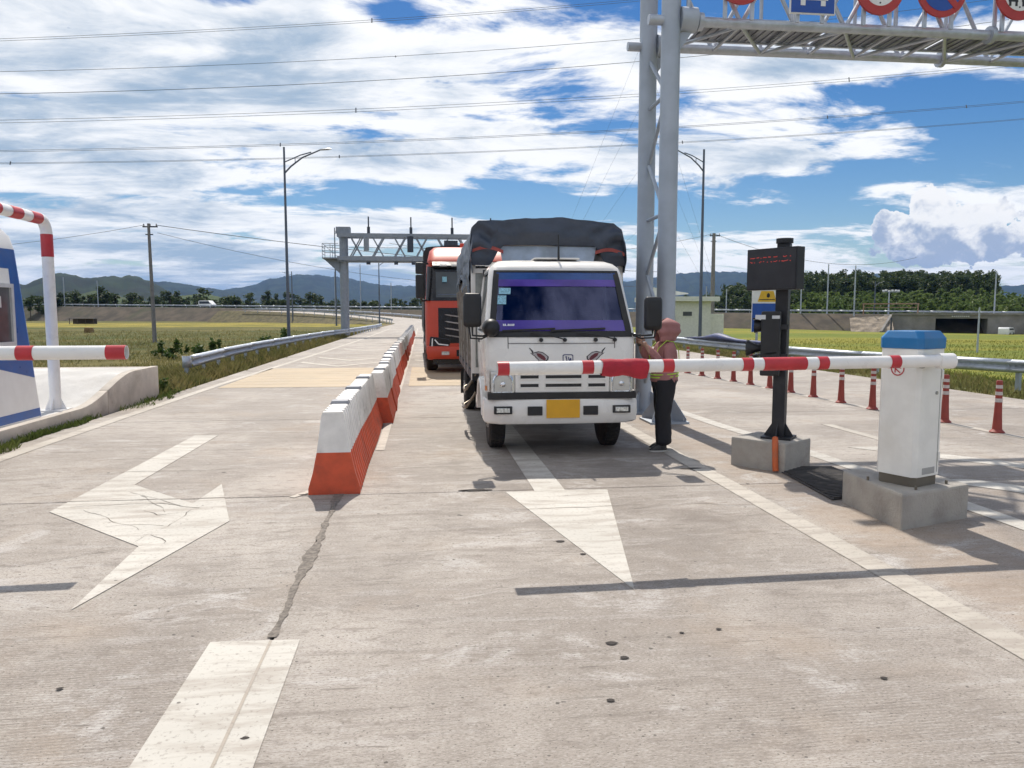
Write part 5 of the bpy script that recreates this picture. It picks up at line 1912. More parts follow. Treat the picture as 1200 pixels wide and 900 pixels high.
# ================================================================= SMALL FAR VEHICLES and field things
def small_van(name, label, loc, rz, length=4.2, h=1.75, paint=None):
    root = thing(name, label, 'van' if h > 1.7 else 'car', loc, rz)
    pm = paint or M('van_white', (.75, .76, .77), .3, var=.03, coat=.3)
    Lh = length / 2
    m_ = MB()
    m_.prism([(-Lh, .3), (Lh, .3), (Lh, .85), (Lh - .25, 1.0), (Lh - 1.1, h - .08), (Lh - 1.3, h), (-Lh + .25, h), (-Lh, h - .25)], 'xz', -.82, .82)
    m_.build('body', pm, root, bevel=.06, smooth=40)
    m_ = MB()
    for s in (-1, 1):
        m_.prism([(-Lh + .3, 1.05), (Lh - .75, 1.05), (Lh - 1.2, h - .18), (-Lh + .3, h - .18)], 'xz', s * .815, s * .828)
    m_.build('side_window', M('van_glass', (.03, .035, .04), .1), root)
    for sx in (-Lh + .75, Lh - .8):
        for s in (-1, 1):
            w_ = MB().cyl((sx, s * .62, .32), (sx, s * .84, .32), .32, n=16).build('wheel', black_rubber, root, smooth=40)
            MB().cyl((sx, s * .842, .32), (sx, s * .85, .32), .18, n=12).build('rim', chrome, w_)
    return root
dv = und.matrix_basis @ Vector((6.8, -2.4, 0))
small_van('car', 'small white car parked at the mouth of the underpass', (dv.x, dv.y, -2.33), ua + R(62), 3.7, 1.5)
p = hwp(-60)
small_van('van', 'white van driving on the raised highway above the left-hand field', (p.x - hw_nrm.x * 6, p.y - hw_nrm.y * 6, 3.08), ua, 4.6, 1.9)
hb = thing('hay_bale', 'small load of brown hay standing in the left-hand field', 'hay', (95 * math.sin(R(-22.1)), 95 * math.cos(R(-22.1)), gz(-35.7, 88)))
m_ = MB()
for i, (q, zz) in enumerate(((-.45, .3), (.45, .3), (-.4, .85), (.42, .82))):
    m_.box((q, 0, zz), (.85, .9, .55), rz=.06 * (i - 1))
m_.build('straw', M('straw', (.24, .16, .075), .95, var=.4, vs=6, bump=.8, bs=12), hb, bevel=.06)
ht = thing('field_shelter', 'low dark shelter at the foot of the highway embankment on the left', 'shelter', (165 * math.sin(R(-22.4)), 165 * math.cos(R(-22.4)), gz(-60, 150)))
m_ = MB(); m_.box((0, 0, 2.1), (9, 4, .25)); m_.build('roof', M('tin_roof', (.16, .15, .15), .7), ht)
for q in (-4.2, -1.4, 1.4, 4.2):
    m_ = MB(); m_.box((q, -1.6, 1.0), (.2, .2, 2.0)); m_.build('support', bark, ht)
MB().box((0, 1.5, 1.0), (8.6, .15, 1.9)).build('back_wall', bark, ht)

hb.scale = (.5, .5, .5)
ht.scale = (.5, .5, .5)

# ================================================================= INFORMATION SIGN behind the display post
ins = thing('roadside_sign', 'white, yellow and blue information sign on a post behind the display post', 'sign', (13.6, 30.0, -.3))
m_ = MB(); m_.cyl((0, .08, -.2), (0, .08, 2.4), .05, n=10); m_.cyl((.5, .08, -.2), (.5, .08, 2.4), .05, n=10); m_.build('post', galv, ins)
m_ = MB(); m_.box((.3, 0, 2.05), (1.15, .05, 1.85)); m_.build('panel', sign_white, ins, bevel=.01)
m_ = MB(); m_.box((.3, -.028, 1.72), (1.13, .006, 1.15)); m_.build('blue_field', sign_blue, ins)
m_ = MB(); m_.prism([(-.05, 2.36), (.75, 2.36), (.62, 2.80), (.1, 2.80)], 'xz', -.032, -.026); yf_ = m_.build('yellow_panel', M('sign_yellow', (.70, .42, .03), .5), ins)
m_ = MB(); m_.prism([(.33, 2.56), (.40, 2.52), (.47, 2.57), (.46, 2.68), (.40, 2.72), (.34, 2.67)], 'xz', -.036, -.0325); m_.bar((.02, -.035, 2.45), (.68, -.035, 2.45), .004, .03); m_.build('emblem', sign_black, yf_)
m_ = MB(); m_.prism([(-.2, 1.62), (.15, 1.62), (.22, 1.82), (-.08, 1.82)], 'xz', -.036, -.0315); m_.build('white_panel', sign_white, ins)

# ================================================================= WHITE LIGHT TRUCK
trk = thing('light_truck', 'white light truck with dark tarpaulin cover stopped behind the boom', 'truck', (1.545, 8.33, 0), R(-.6))
tw = M('truck_white', (.77, .75, .715), .28, var=.03, vs=2, dirt=.22, ds=2.2, dcol=(.50, .44, .37), coat=.35)
tw2 = M('truck_trim_grey', (.22, .22, .22), .5, var=.1)
trim_black = M('truck_black_trim', (.014, .014, .016), .5, var=.25, dirt=.25, dcol=(.09, .08, .07))
steel_side = M('stainless_side', (.30, .28, .275), .35, .8, var=.35, vs=5, dirt=.75, dcol=(.085, .055, .045), ds=3.0, bump=.25, bs=9)


def lin(tab, z):
    for (a, va), (b, vb) in zip(tab, tab[1:]):
        if z <= b:
            return va + (vb - va) * max(0, (z - a)) / (b - a)
    return tab[-1][1]
YF = [(.74, .075), (1.02, .06), (1.28, .085), (1.36, .11), (1.40, .13), (2.07, .49), (2.13, .54), (2.18, .63), (2.215, .75), (2.235, .95)]
WD = [(.74, .825), (1.02, .845), (1.36, .85), (1.40, .848), (2.07, .775), (2.13, .757), (2.18, .715), (2.215, .645), (2.235, .47)]
YBK = 1.56
Z = [.74, .88, 1.02, 1.20, 1.36, 1.40, 1.56, 1.74, 1.92, 2.07, 2.13, 2.18, 2.215, 2.235]
NF, NA = 11, 5
TS = [0.0, .10, .20, .55, .86, 1.0]
def cab_ring(z, off=0.0):
    yf, w_ = lin(YF, z) - off, lin(WD, z) + off
    r_ = .085
    pts = []
    for i in range(NF):                       # front, left to right
        s = -1 + 2 * i / (NF - 1)
        pts.append((s * (w_ - r_), yf + .025 * s * s, z))
    for k in range(1, NA):                    # front right corner
        a = R(-90 + 90 * k / NA)
        pts.append((w_ - r_ + r_ * math.cos(a), yf + .025 + r_ + r_ * math.sin(a), z))
    ys = yf + .025 + r_
    for t in TS:
        pts.append((w_, ys + (YBK - ys) * t, z))
    for i in range(1, 4):
        pts.append((w_ - 2 * w_ * i / 4, YBK, z))
    for t in reversed(TS):
        pts.append((-w_, ys + (YBK - ys) * t, z))
    for k in range(NA - 1, 0, -1):
        a = R(-90 - 90 * k / NA)
        pts.append((-w_ + r_ + r_ * math.cos(a), yf + .025 + r_ + r_ * math.sin(a), z))
    return pts
rings = [cab_ring(z) for z in Z]
n_ = len(rings[0])
iz0, iz1 = Z.index(1.40), Z.index(2.07)
sr = NF + NA - 1                    # first right-side point
sl = sr + len(TS) + 3               # first left-side point
def is_window(i, k):
    if not (iz0 <= i < iz1): return False
    if k < NF - 1: return True                                   # windscreen
    if sr + 1 <= k < sr + 4: return True                         # right door window
    if sl + 1 <= k < sl + 4: return True                         # left door window
    return False
m_ = MB()
vs = [p for r_ in rings for p in r_]
fs = []
for i in range(len(rings) - 1):
    for k in range(n_):
        if not is_window(i, k):
            fs.append((i * n_ + k, i * n_ + (k + 1) % n_, (i + 1) * n_ + (k + 1) % n_, (i + 1) * n_ + k))
fs.append(tuple(range((len(rings) - 1) * n_, len(rings) * n_)))
fs.append(tuple(range(n_ - 1, -1, -1)))
m_.add(vs, fs)
cabo = m_.build('cab', tw, trk, smooth=38)
md = cabo.modifiers.new('thickness', 'SOLIDIFY'); md.thickness = .03; md.offset = -1
# black rubber surround and the glass itself
def wpatch(k0, k1, z0, z1, off, nz=7, inset=0.0):
    zz = [z0 + (z1 - z0) * j / nz for j in range(nz + 1)]
    rr = [cab_ring(z, off) for z in zz]
    return [r_[k0:k1 + 1] for r_ in rr]
m_ = MB(); m_.loft(wpatch(0, NF - 1, 1.395, 2.075, -.006), closed=False, cap=False); wind = m_.build('windscreen', M_glass('windscreen_glass', (.36, .40, .50), .07, (.50, .56, 1.0)), trk, smooth=60)
film = M('purple_film', (.085, .055, .34), .15, var=.15, vs=1.5, spec=.6)
film_top = M('violet_film', (.075, .040, .30), .15, var=.25, vs=2.5, spec=.6)
m_ = MB(); m_.loft(wpatch(0, NF - 1, 1.402, 1.522, .001, 3), closed=False, cap=False); m_.build('sun_film', film, wind, smooth=60)
m_ = MB(); m_.loft(wpatch(0, NF - 1, 1.905, 1.985, .001, 3), closed=False, cap=False); m_.build('sun_film', film_top, wind, smooth=60)
m_ = MB(); m_.loft(wpatch(0, NF - 1, 1.985, 2.066, .001, 3), closed=False, cap=False); m_.build('sun_film', M('blue_film', (.015, .065, .24), .15, var=.25, vs=2.5, spec=.6), wind, smooth=60)
m_ = MB()
def frame_strip(pts_a, pts_b):
    m_.loft([pts_a, pts_b], closed=False, cap=False)
for za, zb in ((1.335, 1.40), (2.066, 2.092)):
    rr = wpatch(0, NF - 1, za, zb, .005, 1); frame_strip(rr[0], rr[1])
for k in (0, NF - 2):
    rr = []
    for j in range(8):
        z = 1.335 + (2.092 - 1.335) * j / 7
        r_ = cab_ring(z, .005)
        a, b = Vector(r_[k]), Vector(r_[k + 1])
        if k == 0: rr.append([a.lerp(b, -.25), a.lerp(b, .22)])
        else: rr.append([a.lerp(b, .78), a.lerp(b, 1.25)])
    m_.loft(rr, closed=False, cap=False)
m_.build('windscreen_seal', trim_black, trk, smooth=60)
for k0, k1 in ((sr + 1, sr + 4), (sl + 1, sl + 4)):
    m_ = MB(); m_.loft(wpatch(k0, k1, 1.40, 2.07, -.008), closed=False, cap=False); m_.build('door_window', glass_dark, trk)
    m_ = MB()
    for za, zb in ((1.385, 1.41), (2.055, 2.085)):
        rr = wpatch(k0, k1, za, zb, .004, 1); m_.loft(rr, closed=False, cap=False)
    m_.build('window_seal', trim_black, trk)
# stickers on the glass
m_ = MB()
def on_glass(s, z, off=.004):
    yf, w_ = lin(YF, z) - off, lin(WD, z)
    return (s * (w_ - .085), yf + .025 * s * s, z)
def gpatch(s0, s1, z0, z1, off=.004):
    m_.add([on_glass(s0, z0, off), on_glass(s1, z0, off), on_glass(s1, z1, off), on_glass(s0, z1, off)], [(0, 1, 2, 3)])
gpatch(-.945, -.76, 1.815, 1.885); gpatch(-.96, -.825, 1.70, 1.80)
m_.build('inspection_sticker', M('sticker_cyan', (.25, .50, .62), .4, var=.35, vs=60), wind)
m_ = MB()
for i, s in enumerate((-.86, -.835, -.79, -.765, -.735, -.71)):
    gpatch(s, s + .018, 1.462, 1.482, .006)
gpatch(-.86, -.70, 1.459, 1.463, .0065)
m_.build('film_lettering', M('sticker_white', (.75, .75, .8), .5), wind)
# interior
inn = M('cab_interior', (.055, .055, .06), .8, var=.2)
m_ = MB(); m_.box((0, .42, 1.20), (1.5, .42, .22)); m_.build('dashboard', inn, trk, bevel=.05)
for x in (-.42, 0.02, .42):
    m_ = MB(); m_.box((x, 1.32, 1.32), (.40 if x else .32, .14, .62)); m_.box((x, 1.05, 1.02), (.42 if x else .32, .5, .14)); m_.box((x, 1.33, 1.74), (.22, .10, .17)); m_.build('seat', M('seat_fabric', (.045, .045, .05), .9), trk, bevel=.04)
m_ = MB()
m_.tube([(.42 + .19 * math.cos(a), .66 + .10 * math.sin(a), 1.43 + .16 * math.sin(a)) for a in [2 * math.pi * i / 20 for i in range(21)]], .014, 6)
m_.bar((.42, .66, 1.43), (.42, .50, 1.28), .05); m_.bar((.24, .66, 1.43), (.60, .66, 1.43), .02)
m_.build('steering_wheel', trim_black, trk, smooth=50)
m_ = MB(); m_.box((0, YBK - .06, 1.5), (1.56, .03, 1.3)); m_.box((0, .8, .79), (1.6, 1.4, .04)); m_.build('cab_lining', inn, trk)
# panel seams, hood panel, pivots and wipers
m_ = MB()
def front_pt(x, z, off): return (x, lin(YF, z) - off + .025 * (x / .71) ** 2, z)
for x in (-.60, .60):
    m_.loft([[front_pt(x - .005, z, .0012), front_pt(x + .005, z, .0012)] for z in (1.0, 1.1, 1.2, 1.28, 1.335)], closed=False, cap=False)
m_.loft([[front_pt(-.60 + 1.2 * i / 8, 1.262, .0014), front_pt(-.60 + 1.2 * i / 8, 1.270, .0014)] for i in range(9)], closed=False, cap=False)
m_.loft([[front_pt(-.68 + 1.36 * i / 8, 1.000, .0014), front_pt(-.68 + 1.36 * i / 8, 1.006, .0014)] for i in range(9)], closed=False, cap=False)
m_.build('panel_seam', M('seam_dark', (.16, .155, .15), .8), cabo)
for x in (-.235, .03, .38, .60):
    m_ = MB(); m_.cyl(front_pt(x, 1.305, .0), Vector(front_pt(x, 1.305, 0)) - Vector((0, .035, 0)), .022, n=12); m_.build('wiper_pivot', trim_black, trk, smooth=40)
for xa, xb, xc in ((.03, -.35, -.66), (.60, .18, -.12)):
    m_ = MB()
    m_.tube([front_pt(xa, 1.31, .045), front_pt((xa + xb) / 2, 1.36, .05), front_pt(xb, 1.385, .035)], .008, 6)
    m_.bar(front_pt(xc, 1.405, .02), front_pt(xa - .1, 1.43, .022), .014, .02)
    m_.build('wiper', trim_black, trk, smooth=40)
# painted wing emblems and badge on the hood
deco = M('decal_maroon', (.13, .022, .03), .45)
deco_d = M('decal_dark', (.03, .028, .035), .45)
def decal(pts, off, mat, name, flip=1, cx_=0, parent=cabo):
    m_ = MB()
    m_.add([front_pt(cx_ + flip * x, z, off) for x, z in pts], [tuple(range(len(pts)))])
    return m_.build(name, mat, parent)
wing = [(-.115, .075), (-.10, .05), (-.075, .045), (-.03, .055), (.02, .045), (.06, .015), (.085, -.005), (.082, -.035), (.06, -.055), (.055, -.08), (.02, -.085), (.0, -.065), (-.04, -.06), (-.03, -.045), (-.06, -.02), (-.075, .0), (-.11, .025), (-.125, .04), (-.10, .03)]
core = [(-.055, .035), (-.01, .03), (.035, 0), (.055, -.03), (.04, -.05), (.0, -.03), (-.04, .0)]
feather = [(-.10, .045), (-.135, .09), (-.128, .095), (-.085, .055)]
for s, cx_ in ((1, -.235), (-1, .36)):
    for pts, off, mat, nm in ((wing, .002, deco_d, 'wing_emblem'), ([(x * .82, z * .82) for x, z in wing], .0028, M('decal_grey', (.42, .40, .40), .5), 'wing_emblem'), (core, .0036, deco, 'wing_emblem'), (feather, .003, deco_d, 'wing_emblem')):
        decal([(x, z + 1.125) for x, z in pts], off, mat, nm, s, cx_)
m_ = MB()
bx0, bz0 = .065, 1.085
def fr(x, z): return front_pt(bx0 + x, bz0 + z, .004)
o_ = [(-.06, -.06), (.06, -.06), (.06, .05), (.045, .06), (-.045, .06), (-.06, .05)]
i_ = [(x * .84, z * .84) for x, z in o_]
m_.add([fr(*p) for p in o_] + [fr(*p) for p in i_], [(i, (i + 1) % 6, 6 + (i + 1) % 6, 6 + i) for i in range(6)])
for a, b in (((-.03, .03), (-.012, .034)), ((-.02, .034), (-.008, -.03)), ((-.008, -.03), (-.034, -.034)), ((.006, .03), (.016, -.03)), ((.016, -.03), (.03, .02)), ((.03, .02), (.04, -.034))):
    a, b = Vector(a), Vector(b)
    n = Vector((-(b - a).y, (b - a).x)).normalized() * .006
    m_.add([fr(*(a + n)), fr(*(a - n)), fr(*(b - n)), fr(*(b + n))], [(0, 1, 2, 3)])
m_.build('badge', M('badge_navy', (.06, .06, .14), .35, .3), cabo)
# grille panel with slots
m_ = MB(); m_.prism([(-.53, .72), (.53, .72), (.53, .955), (-.53, .955)], 'xz', .028, .07); grille = m_.build('grille_panel', tw, trk, bevel=.015)
slots = []
for z in (.90, .805):
    slots += [(-.47, -.27, z), (-.19, .21, z), (.29, .48, z)]
m_ = MB()
for xa, xb, z in slots:
    m_.box(((xa + xb) / 2, .027, z), (xb - xa, .012, .036))
m_.build('grille_slot', trim_black, grille)
m_ = MB()
for xa, xb, z in slots:
    m_.box(((xa + xb) / 2, .022, z + .024), (xb - xa + .02, .012, .012)); m_.box(((xa + xb) / 2, .022, z - .024), (xb - xa + .02, .012, .012))
m_.build('grille_rim', tw, grille)
# headlamps and corner lamps
lens = M_glass('lamp_lens', (.92, .94, .95), .08)
refl_ = M('lamp_reflector', (.62, .64, .66), .22, .9, var=.5, vs=38, bump=.6, bs=60)
for s in (-1, 1):
    hl = empty('headlamp', (s * .665, .02, .83)); hl.parent = trk
    m_ = MB()
    m_.prism([(-.135, -.115), (.135, -.115), (.135, .13), (-.135, .13)], 'xz', .012, .06); m_.build('housing', M('lamp_housing', (.60, .59, .56), .3, .3), hl, bevel=.02)
    m_ = MB()
    a_ = [(-.105 + .0, -.105)] + [(.105 * math.cos(R(180 - 180 * k / 14)), .01 + .105 * math.sin(R(180 - 180 * k / 14))) for k in range(15)] + [(.105, -.105)]
    m_.add([(x, .004, z) for x, z in a_] + [(x * .55, .03, z * .55) for x, z in a_], [(i, (i + 1) % len(a_), len(a_) + (i + 1) % len(a_), len(a_) + i) for i in range(len(a_))] + [tuple(range(len(a_), 2 * len(a_)))])
    m_.build('reflector', refl_, hl)
    m_ = MB()
    b_ = [(x * 1.12, z * 1.12) for x, z in a_]
    m_.add([(x, .000, z) for x, z in a_] + [(x, .006, z) for x, z in b_], [(i, (i + 1) % len(a_), len(a_) + (i + 1) % len(a_), len(a_) + i) for i in range(len(a_) - 1)])
    m_.build('chrome_rim', chrome, hl)
    m_ = MB(); m_.lathe([(.0, -.012), (.018, -.010), (.03, .0), (.03, .02)], (0, 0, -.01), 14, 'y'); m_.build('bulb_shield', chrome, hl, smooth=40)
    m_ = MB(); m_.add([(x, -.004 - .008 * (1 - (x / .11) ** 2), z) for x, z in a_], [tuple(range(len(a_)))]); m_.build('lens', lens, hl)
    # wrap-round corner lamp
    m_ = MB()
    r0 = [(s * .805, .05, z) for z in (.73, .96)]
    ring_ = [[(s * x, y, .735), (s * x, y, .985 - .02 * (i / 4))] for i, (x, y) in enumerate(((.812, .045), (.835, .06), (.848, .10), (.852, .17), (.85, .26)))]
    m_.loft(ring_, closed=False, cap=False)
    cl = m_.build('corner_lamp', M('corner_lens', (.66, .62, .58), .15, .2, var=.2, vs=20), trk, smooth=60)
    m_ = MB(); m_.loft([[(p[0] + s * .002, p[1] - .001, .75), (p[0] + s * .002, p[1] - .001, .80)] for p in ((s * .835, .06), (s * .848, .10), (s * .852, .17))], closed=False, cap=False); m_.build('amber_lens', M('amber', (.55, .17, .02), .2), cl)
# bumper
m_ = MB()
def brow(z, ins):
    pts = []
    for i in range(13):
        s = -1 + 2 * i / 12
        x = s * (.865 - ins)
        pts.append((x, ins * .6 + .035 * s * s + (.10 * max(0, abs(s) - .86) / .14) ** 1.0 * .9, z))
    return pts
rows = [brow(.375, .035), brow(.40, .0), brow(.50, -.008), brow(.62, -.004), brow(.655, .02)]
m_.loft(rows, closed=False, cap=False)
for s in (0, -1):
    m_.loft([[r_[s], (r_[s][0], .42, r_[s][2])] for r_ in rows], closed=False, cap=False)
m_.loft([rows[-1], [(p[0], p[1] + .1, p[2]) for p in rows[-1]]], closed=False, cap=False)
m_.loft([rows[0], [(p[0], p[1] + .1, p[2]) for p in rows[0]]], closed=False, cap=False)
bump = m_.build('bumper', tw, trk, smooth=40)
for s in (-1, 1):
    MB().box((s * .665, .012, .535), (.20, .05, .085)).build('bumper_recess', trim_black, bump, bevel=.006)
    MB().box((s * .312, .004, .525), (.165, .05, .10)).build('bumper_recess', trim_black, bump, bevel=.006)
for s in (-1, 1):
    m_ = MB(); m_.box((s * .665, -.012, .535), (.145, .012, .05)); m_.build('fog_lamp', M('fog_lens', (.62, .64, .62), .15, .3, var=.4, vs=40), bump, bevel=.004)
m_ = MB(); m_.box((0.0, -.020, .548), (.375, .006, .205)); m_.build('number_plate', M('plate_yellow', (.70, .36, .015), .4, var=.05), bump, bevel=.002)
m_ = MB(); m_.box((0, .06, .69), (1.66, .10, .075)); m_.build('valance', trim_black, trk)
# mirrors
for s, xx, zz in ((-1, -1.0, 1.635), (1, 1.005, 1.60)):
    mr = empty('wing_mirror', (0, 0, 0)); mr.parent = trk
    m_ = MB()
    def mir(yy, k): return [(xx + k * x, yy, zz + k * z) for x, z in ((-.075, -.185), (.075, -.185), (.098, -.16), (.10, .14), (.08, .18), (-.08, .18), (-.10, .14), (-.098, -.16))]
    m_.loft([mir(-.06, .80), mir(-.03, 1.0), mir(.02, 1.0)])
    m_.build('mirror_housing', black_plastic, mr, bevel=.01, smooth=40)
    m_ = MB(); m_.add(mir(.022, .9), [tuple(range(8))]); m_.build('mirror_glass', chrome, mr)
    m_ = MB()
    m_.tube([(s * .80, .12, 1.37), (s * .88, .04, 1.35), (s * 1.0, -.01, 1.36), (xx, 0, zz - .18)], .013, 6)
    m_.tube([(s * .80, .20, 1.36), (s * .90, .06, 1.32), (s * 1.02, -.01, 1.33), (xx + s * .04, 0, zz - .17)], .011, 6)
    m_.build('mirror_arm', trim_black, mr, smooth=50)
m_ = MB(); m_.lathe([(.0, -.10), (.05, -.09), (.085, -.06), (.10, 0), (.095, .02), (0, .02)], (-.79, .10, 1.44), 18, 'y'); m_.build('round_mirror', black_plastic, trk, smooth=50)
# roof rim, aerial
m_ = MB(); m_.box((0.05, .90, 2.245), (.55, .30, .02)); m_.build('roof_vent', tw, trk, bevel=.01)
m_ = MB(); m_.cyl((.06, .70, 2.22), (.06, .72, 2.52), .014, .010, 8); m_.build('aerial', black_plastic, trk)
# door lines, handles
for s, k in ((-1, sl), (1, sr)):
    m_ = MB()
    for y in (.36, 1.40):
        m_.loft([[(s * (lin(WD, z) + .0014), y - .004, z), (s * (lin(WD, z) + .0014), y + .004, z)] for z in (.76, 1.0, 1.2, 1.38)], closed=False, cap=False)
    m_.build('door_seam', MATS['seam_dark'], cabo)
    m_ = MB(); m_.box((s * .845, 1.22, 1.26), (.03, .14, .035)); m_.build('door_handle', trim_black, cabo, bevel=.008)
# wheel arches, steps
for s in (-1, 1):
    m_ = MB()
    rr = []
    for k in range(15):
        a = R(5 + 172 * k / 14)
        y, z = .80 - .46 * math.cos(a), .40 + .45 * math.sin(a)
        y2, z2 = .80 - .41 * math.cos(a), .40 + .40 * math.sin(a)
        rr.append([(s * .74, y, z), (s * .872, y, z), (s * .885, (y + y2) / 2, (z + z2) / 2), (s * .872, y2, z2), (s * .74, y2, z2)])
    m_.loft(rr, closed=False, cap=False)
    m_.build('wheel_arch', tw, trk, smooth=50)
    m_ = MB(); m_.box((s * .80, 1.36, .60), (.10, .34, .30)); m_.build('sill_panel', tw, trk, bevel=.02)
    m_ = MB()
    for z in (.62, .38):
        m_.tube([(s * .86, 1.75, z + .18), (s * .98, 1.80, z - .02), (s * 1.0, 2.0, z - .05), (s * .99, 2.35, z - .05), (s * .86, 2.42, z + .02)], .018, 8)
    m_.build('side_step', M('step_brass', (.26, .22, .17), .4, .6, var=.2), trk, smooth=50)
# wheels
def wheel(parent, x, y, r, w_, n=28):
    m_ = MB()
    m_.lathe([(r * .58, -w_ / 2 + .01), (r * .90, -w_ / 2), (r * .975, -w_ / 2 + .02), (r, -w_ * .32), (r, w_ * .32), (r * .975, w_ / 2 - .02), (r * .90, w_ / 2), (r * .58, w_ / 2 - .01)], (x, y, r), n, 'x')
    for g in (-.2, 0, .2):
        pass
    wh = m_.build('wheel', black_rubber, parent, smooth=30)
    s = 1 if x > 0 else -1
    m_ = MB()
    m_.lathe([(r * .60, s * (w_ / 2 - .012)), (r * .56, s * (w_ / 2 - .03)), (r * .40, s * (w_ / 2 - .07)), (r * .30, s * (w_ / 2 - .01)), (r * .18, s * (w_ / 2 + .012)), (.0, s * (w_ / 2 + .012))], (x, y, r), 20, 'x')
    for k in range(6):
        a = k * math.pi / 3
        m_.cyl((x + s * (w_ / 2 - .04), y + r * .33 * math.cos(a), r + r * .33 * math.sin(a)), (x + s * (w_ / 2 + .01), y + r * .33 * math.cos(a), r + r * .33 * math.sin(a)), .014, n=6)
    m_.build('rim', M('steel_rim', (.42, .40, .38), .45, .5, dirt=.5), wh, smooth=40)
    # tread blocks cut as grooves round the crown
    m_ = MB()
    for k in range(40):
        a = 2 * math.pi * k / 40
        for gx in (-.33, 0, .33):
            q = a + (.04 if gx == 0 else 0)
            c_ = (x + gx * w_ * .82, y + (r + .001) * math.cos(q), r + (r + .001) * math.sin(q))
            m_.box(c_, (w_ * .22, .030, .012), rot=Euler((q - math.pi / 2, 0, 0)))
    m_.build('tread', black_rubber, wh)
    return wh
for s in (-1, 1):
    wheel(trk, s * .685, .80, .355, .19)
    wheel(trk, s * .80, 4.55, .355, .18)
    wheel(trk, s * .58, 4.55, .355, .18)
# chassis under the cab and body
m_ = MB()
for s in (-1, 1):
    m_.box((s * .36, 3.1, .58), (.07, 5.6, .16))
m_.cyl((-.62, .80, .36), (.62, .80, .36), .045, n=10); m_.cyl((-.6, 4.55, .36), (.6, 4.55, .36), .06, n=10); m_.lathe([(.02, -.12), (.16, -.06), (.18, 0), (.16, .06), (.02, .12)], (0, 4.55, .36), 14, 'y')
m_.box((0, .35, .40), (.95, .25, .10)); m_.box((.0, .95, .46), (.5, .8, .30)); m_.box((.55, 2.3, .55), (.42, .8, .34)); m_.box((-.55, 2.6, .55), (.36, .5, .34))
m_.build('chassis', M('chassis_black', (.02, .019, .018), .8, dirt=.4, dcol=(.09, .075, .06)), trk)
for s in (-1, 1):
    m_ = MB(); m_.box((s * .70, 5.05, .42), (.46, .012, .42)); m_.build('mud_flap', black_rubber, trk)

# ---- cargo body
CX, CW, CY0, CY1 = .09, 1.0, 1.74, 5.95
cg = empty('cargo_body', (CX, 0, 0)); cg.parent = trk
m_ = MB(); m_.box((0, (CY0 + CY1) / 2, .76), (2 * CW, CY1 - CY0, .10)); m_.build('floor', trim_black, cg)
for s in (-1, 1):
    for k in range(4):
        ya = CY0 + .09 + k * (CY1 - CY0 - .1) / 4
        yb_ = ya + (CY1 - CY0 - .1) / 4 - .03
        m_ = MB()
        rr = []
        nz = 21
        for j in range(nz + 1):
            z = .82 + (2.28 - .82) * j / nz
            o_ = .014 * (j % 2)
            rr.append([(s * (CW - .03 + o_), ya, z), (s * (CW - .03 + o_), yb_, z)])
        m_.loft(rr, closed=False, cap=False)
        m_.build('side_panel', steel_side, cg)
    for k in range(5):
        y = CY0 + .04 + k * (CY1 - CY0 - .08) / 4
        m_ = MB(); m_.box((s * (CW - .02), y, 1.50), (.06, .075, 1.56)); m_.build('stake', tw if k == 0 else steel_side, cg, bevel=.006)
# front bulkhead: steel sheet below, open mesh band hidden by clear plastic above
m_ = MB(); m_.box((0, CY0 + .03, 1.45), (1.90, .02, 1.34)); m_.build('bulkhead', M('bulkhead_sheet', (.34, .35, .33), .35, .6, var=.35, vs=3, dirt=.4, dcol=(.13, .14, .11)), cg)
m_ = MB(); m_.box((0, CY0 + .01, 2.15), (1.94, .05, .06)); m_.box((0, CY0 + .01, .85), (1.94, .05, .08)); m_.build('bulkhead_rail', tw, cg)
clear = M('clear_plastic', (.40, .47, .58), .18, var=.25, vs=3, bump=.25, bs=7, spec=.6)
m_ = MB()
m_.grid(lambda u, v: (-.62 + 1.24 * u + .04 * (v - .5) * (1 if u > .5 else -1), CY0 - .03 - .02 * math.sin(u * 9) * (1 - v), 2.24 - .03 * abs(u - .5) * 2 * (1 - v) + .23 * v + (.05 * (2 * abs(u - .5)) ** 4) * (1 - v)), 20, 6)
m_.build('clear_band', clear, cg, smooth=60)
# tarpaulin hood
tarp = M('tarpaulin_navy', (.034, .046, .072), .42, var=.25, vs=3, bump=.25, bs=14, dirt=.35, dcol=(.07, .075, .085), ds=2, spec=.55)
def outline(k, n=32):
    """cross-section of the hood, k in 0..1 from the left hem over the top to the right hem"""
    key = [(-1.0, 2.12), (-1.03, 2.36), (-1.025, 2.52), (-.985, 2.68), (-.90, 2.775), (-.75, 2.80), (-.3, 2.835), (.1, 2.84), (.6, 2.815), (.86, 2.78), (.96, 2.69), (1.015, 2.52), (1.02, 2.36), (1.0, 2.12)]
    f_ = k * (len(key) - 1)
    i = min(int(f_), len(key) - 2)
    t = f_ - i
    return (key[i][0] + (key[i + 1][0] - key[i][0]) * t, key[i][1] + (key[i + 1][1] - key[i][1]) * t)
NK, NY = 78, 40
def tarp_pt(k, y, amp=1.0):
    x, z = outline(k)
    bow = -.035 * math.sin(math.pi * ((y - CY0) * 4 / (CY1 - CY0) % 1)) * (1 if z > 2.5 else .4)       # sags between the hoops
    w_ = .045 * mnoise.noise(Vector((x * 2.2, y * 1.6, z * 2))) + .024 * mnoise.noise(Vector((x * 6 + y * 2, y * 3, z * 6)))
    return (x * (1 + w_ * .6), y, z + (bow + w_ * .8) * amp)
m_ = MB()
rr = []
for j in range(NY + 1):
    y = CY0 - .06 + (CY1 + .1 - CY0) * j / NY
    rr.append([tarp_pt(k / NK, y) for k in range(NK + 1)])
m_.loft(rr, closed=False, cap=False)
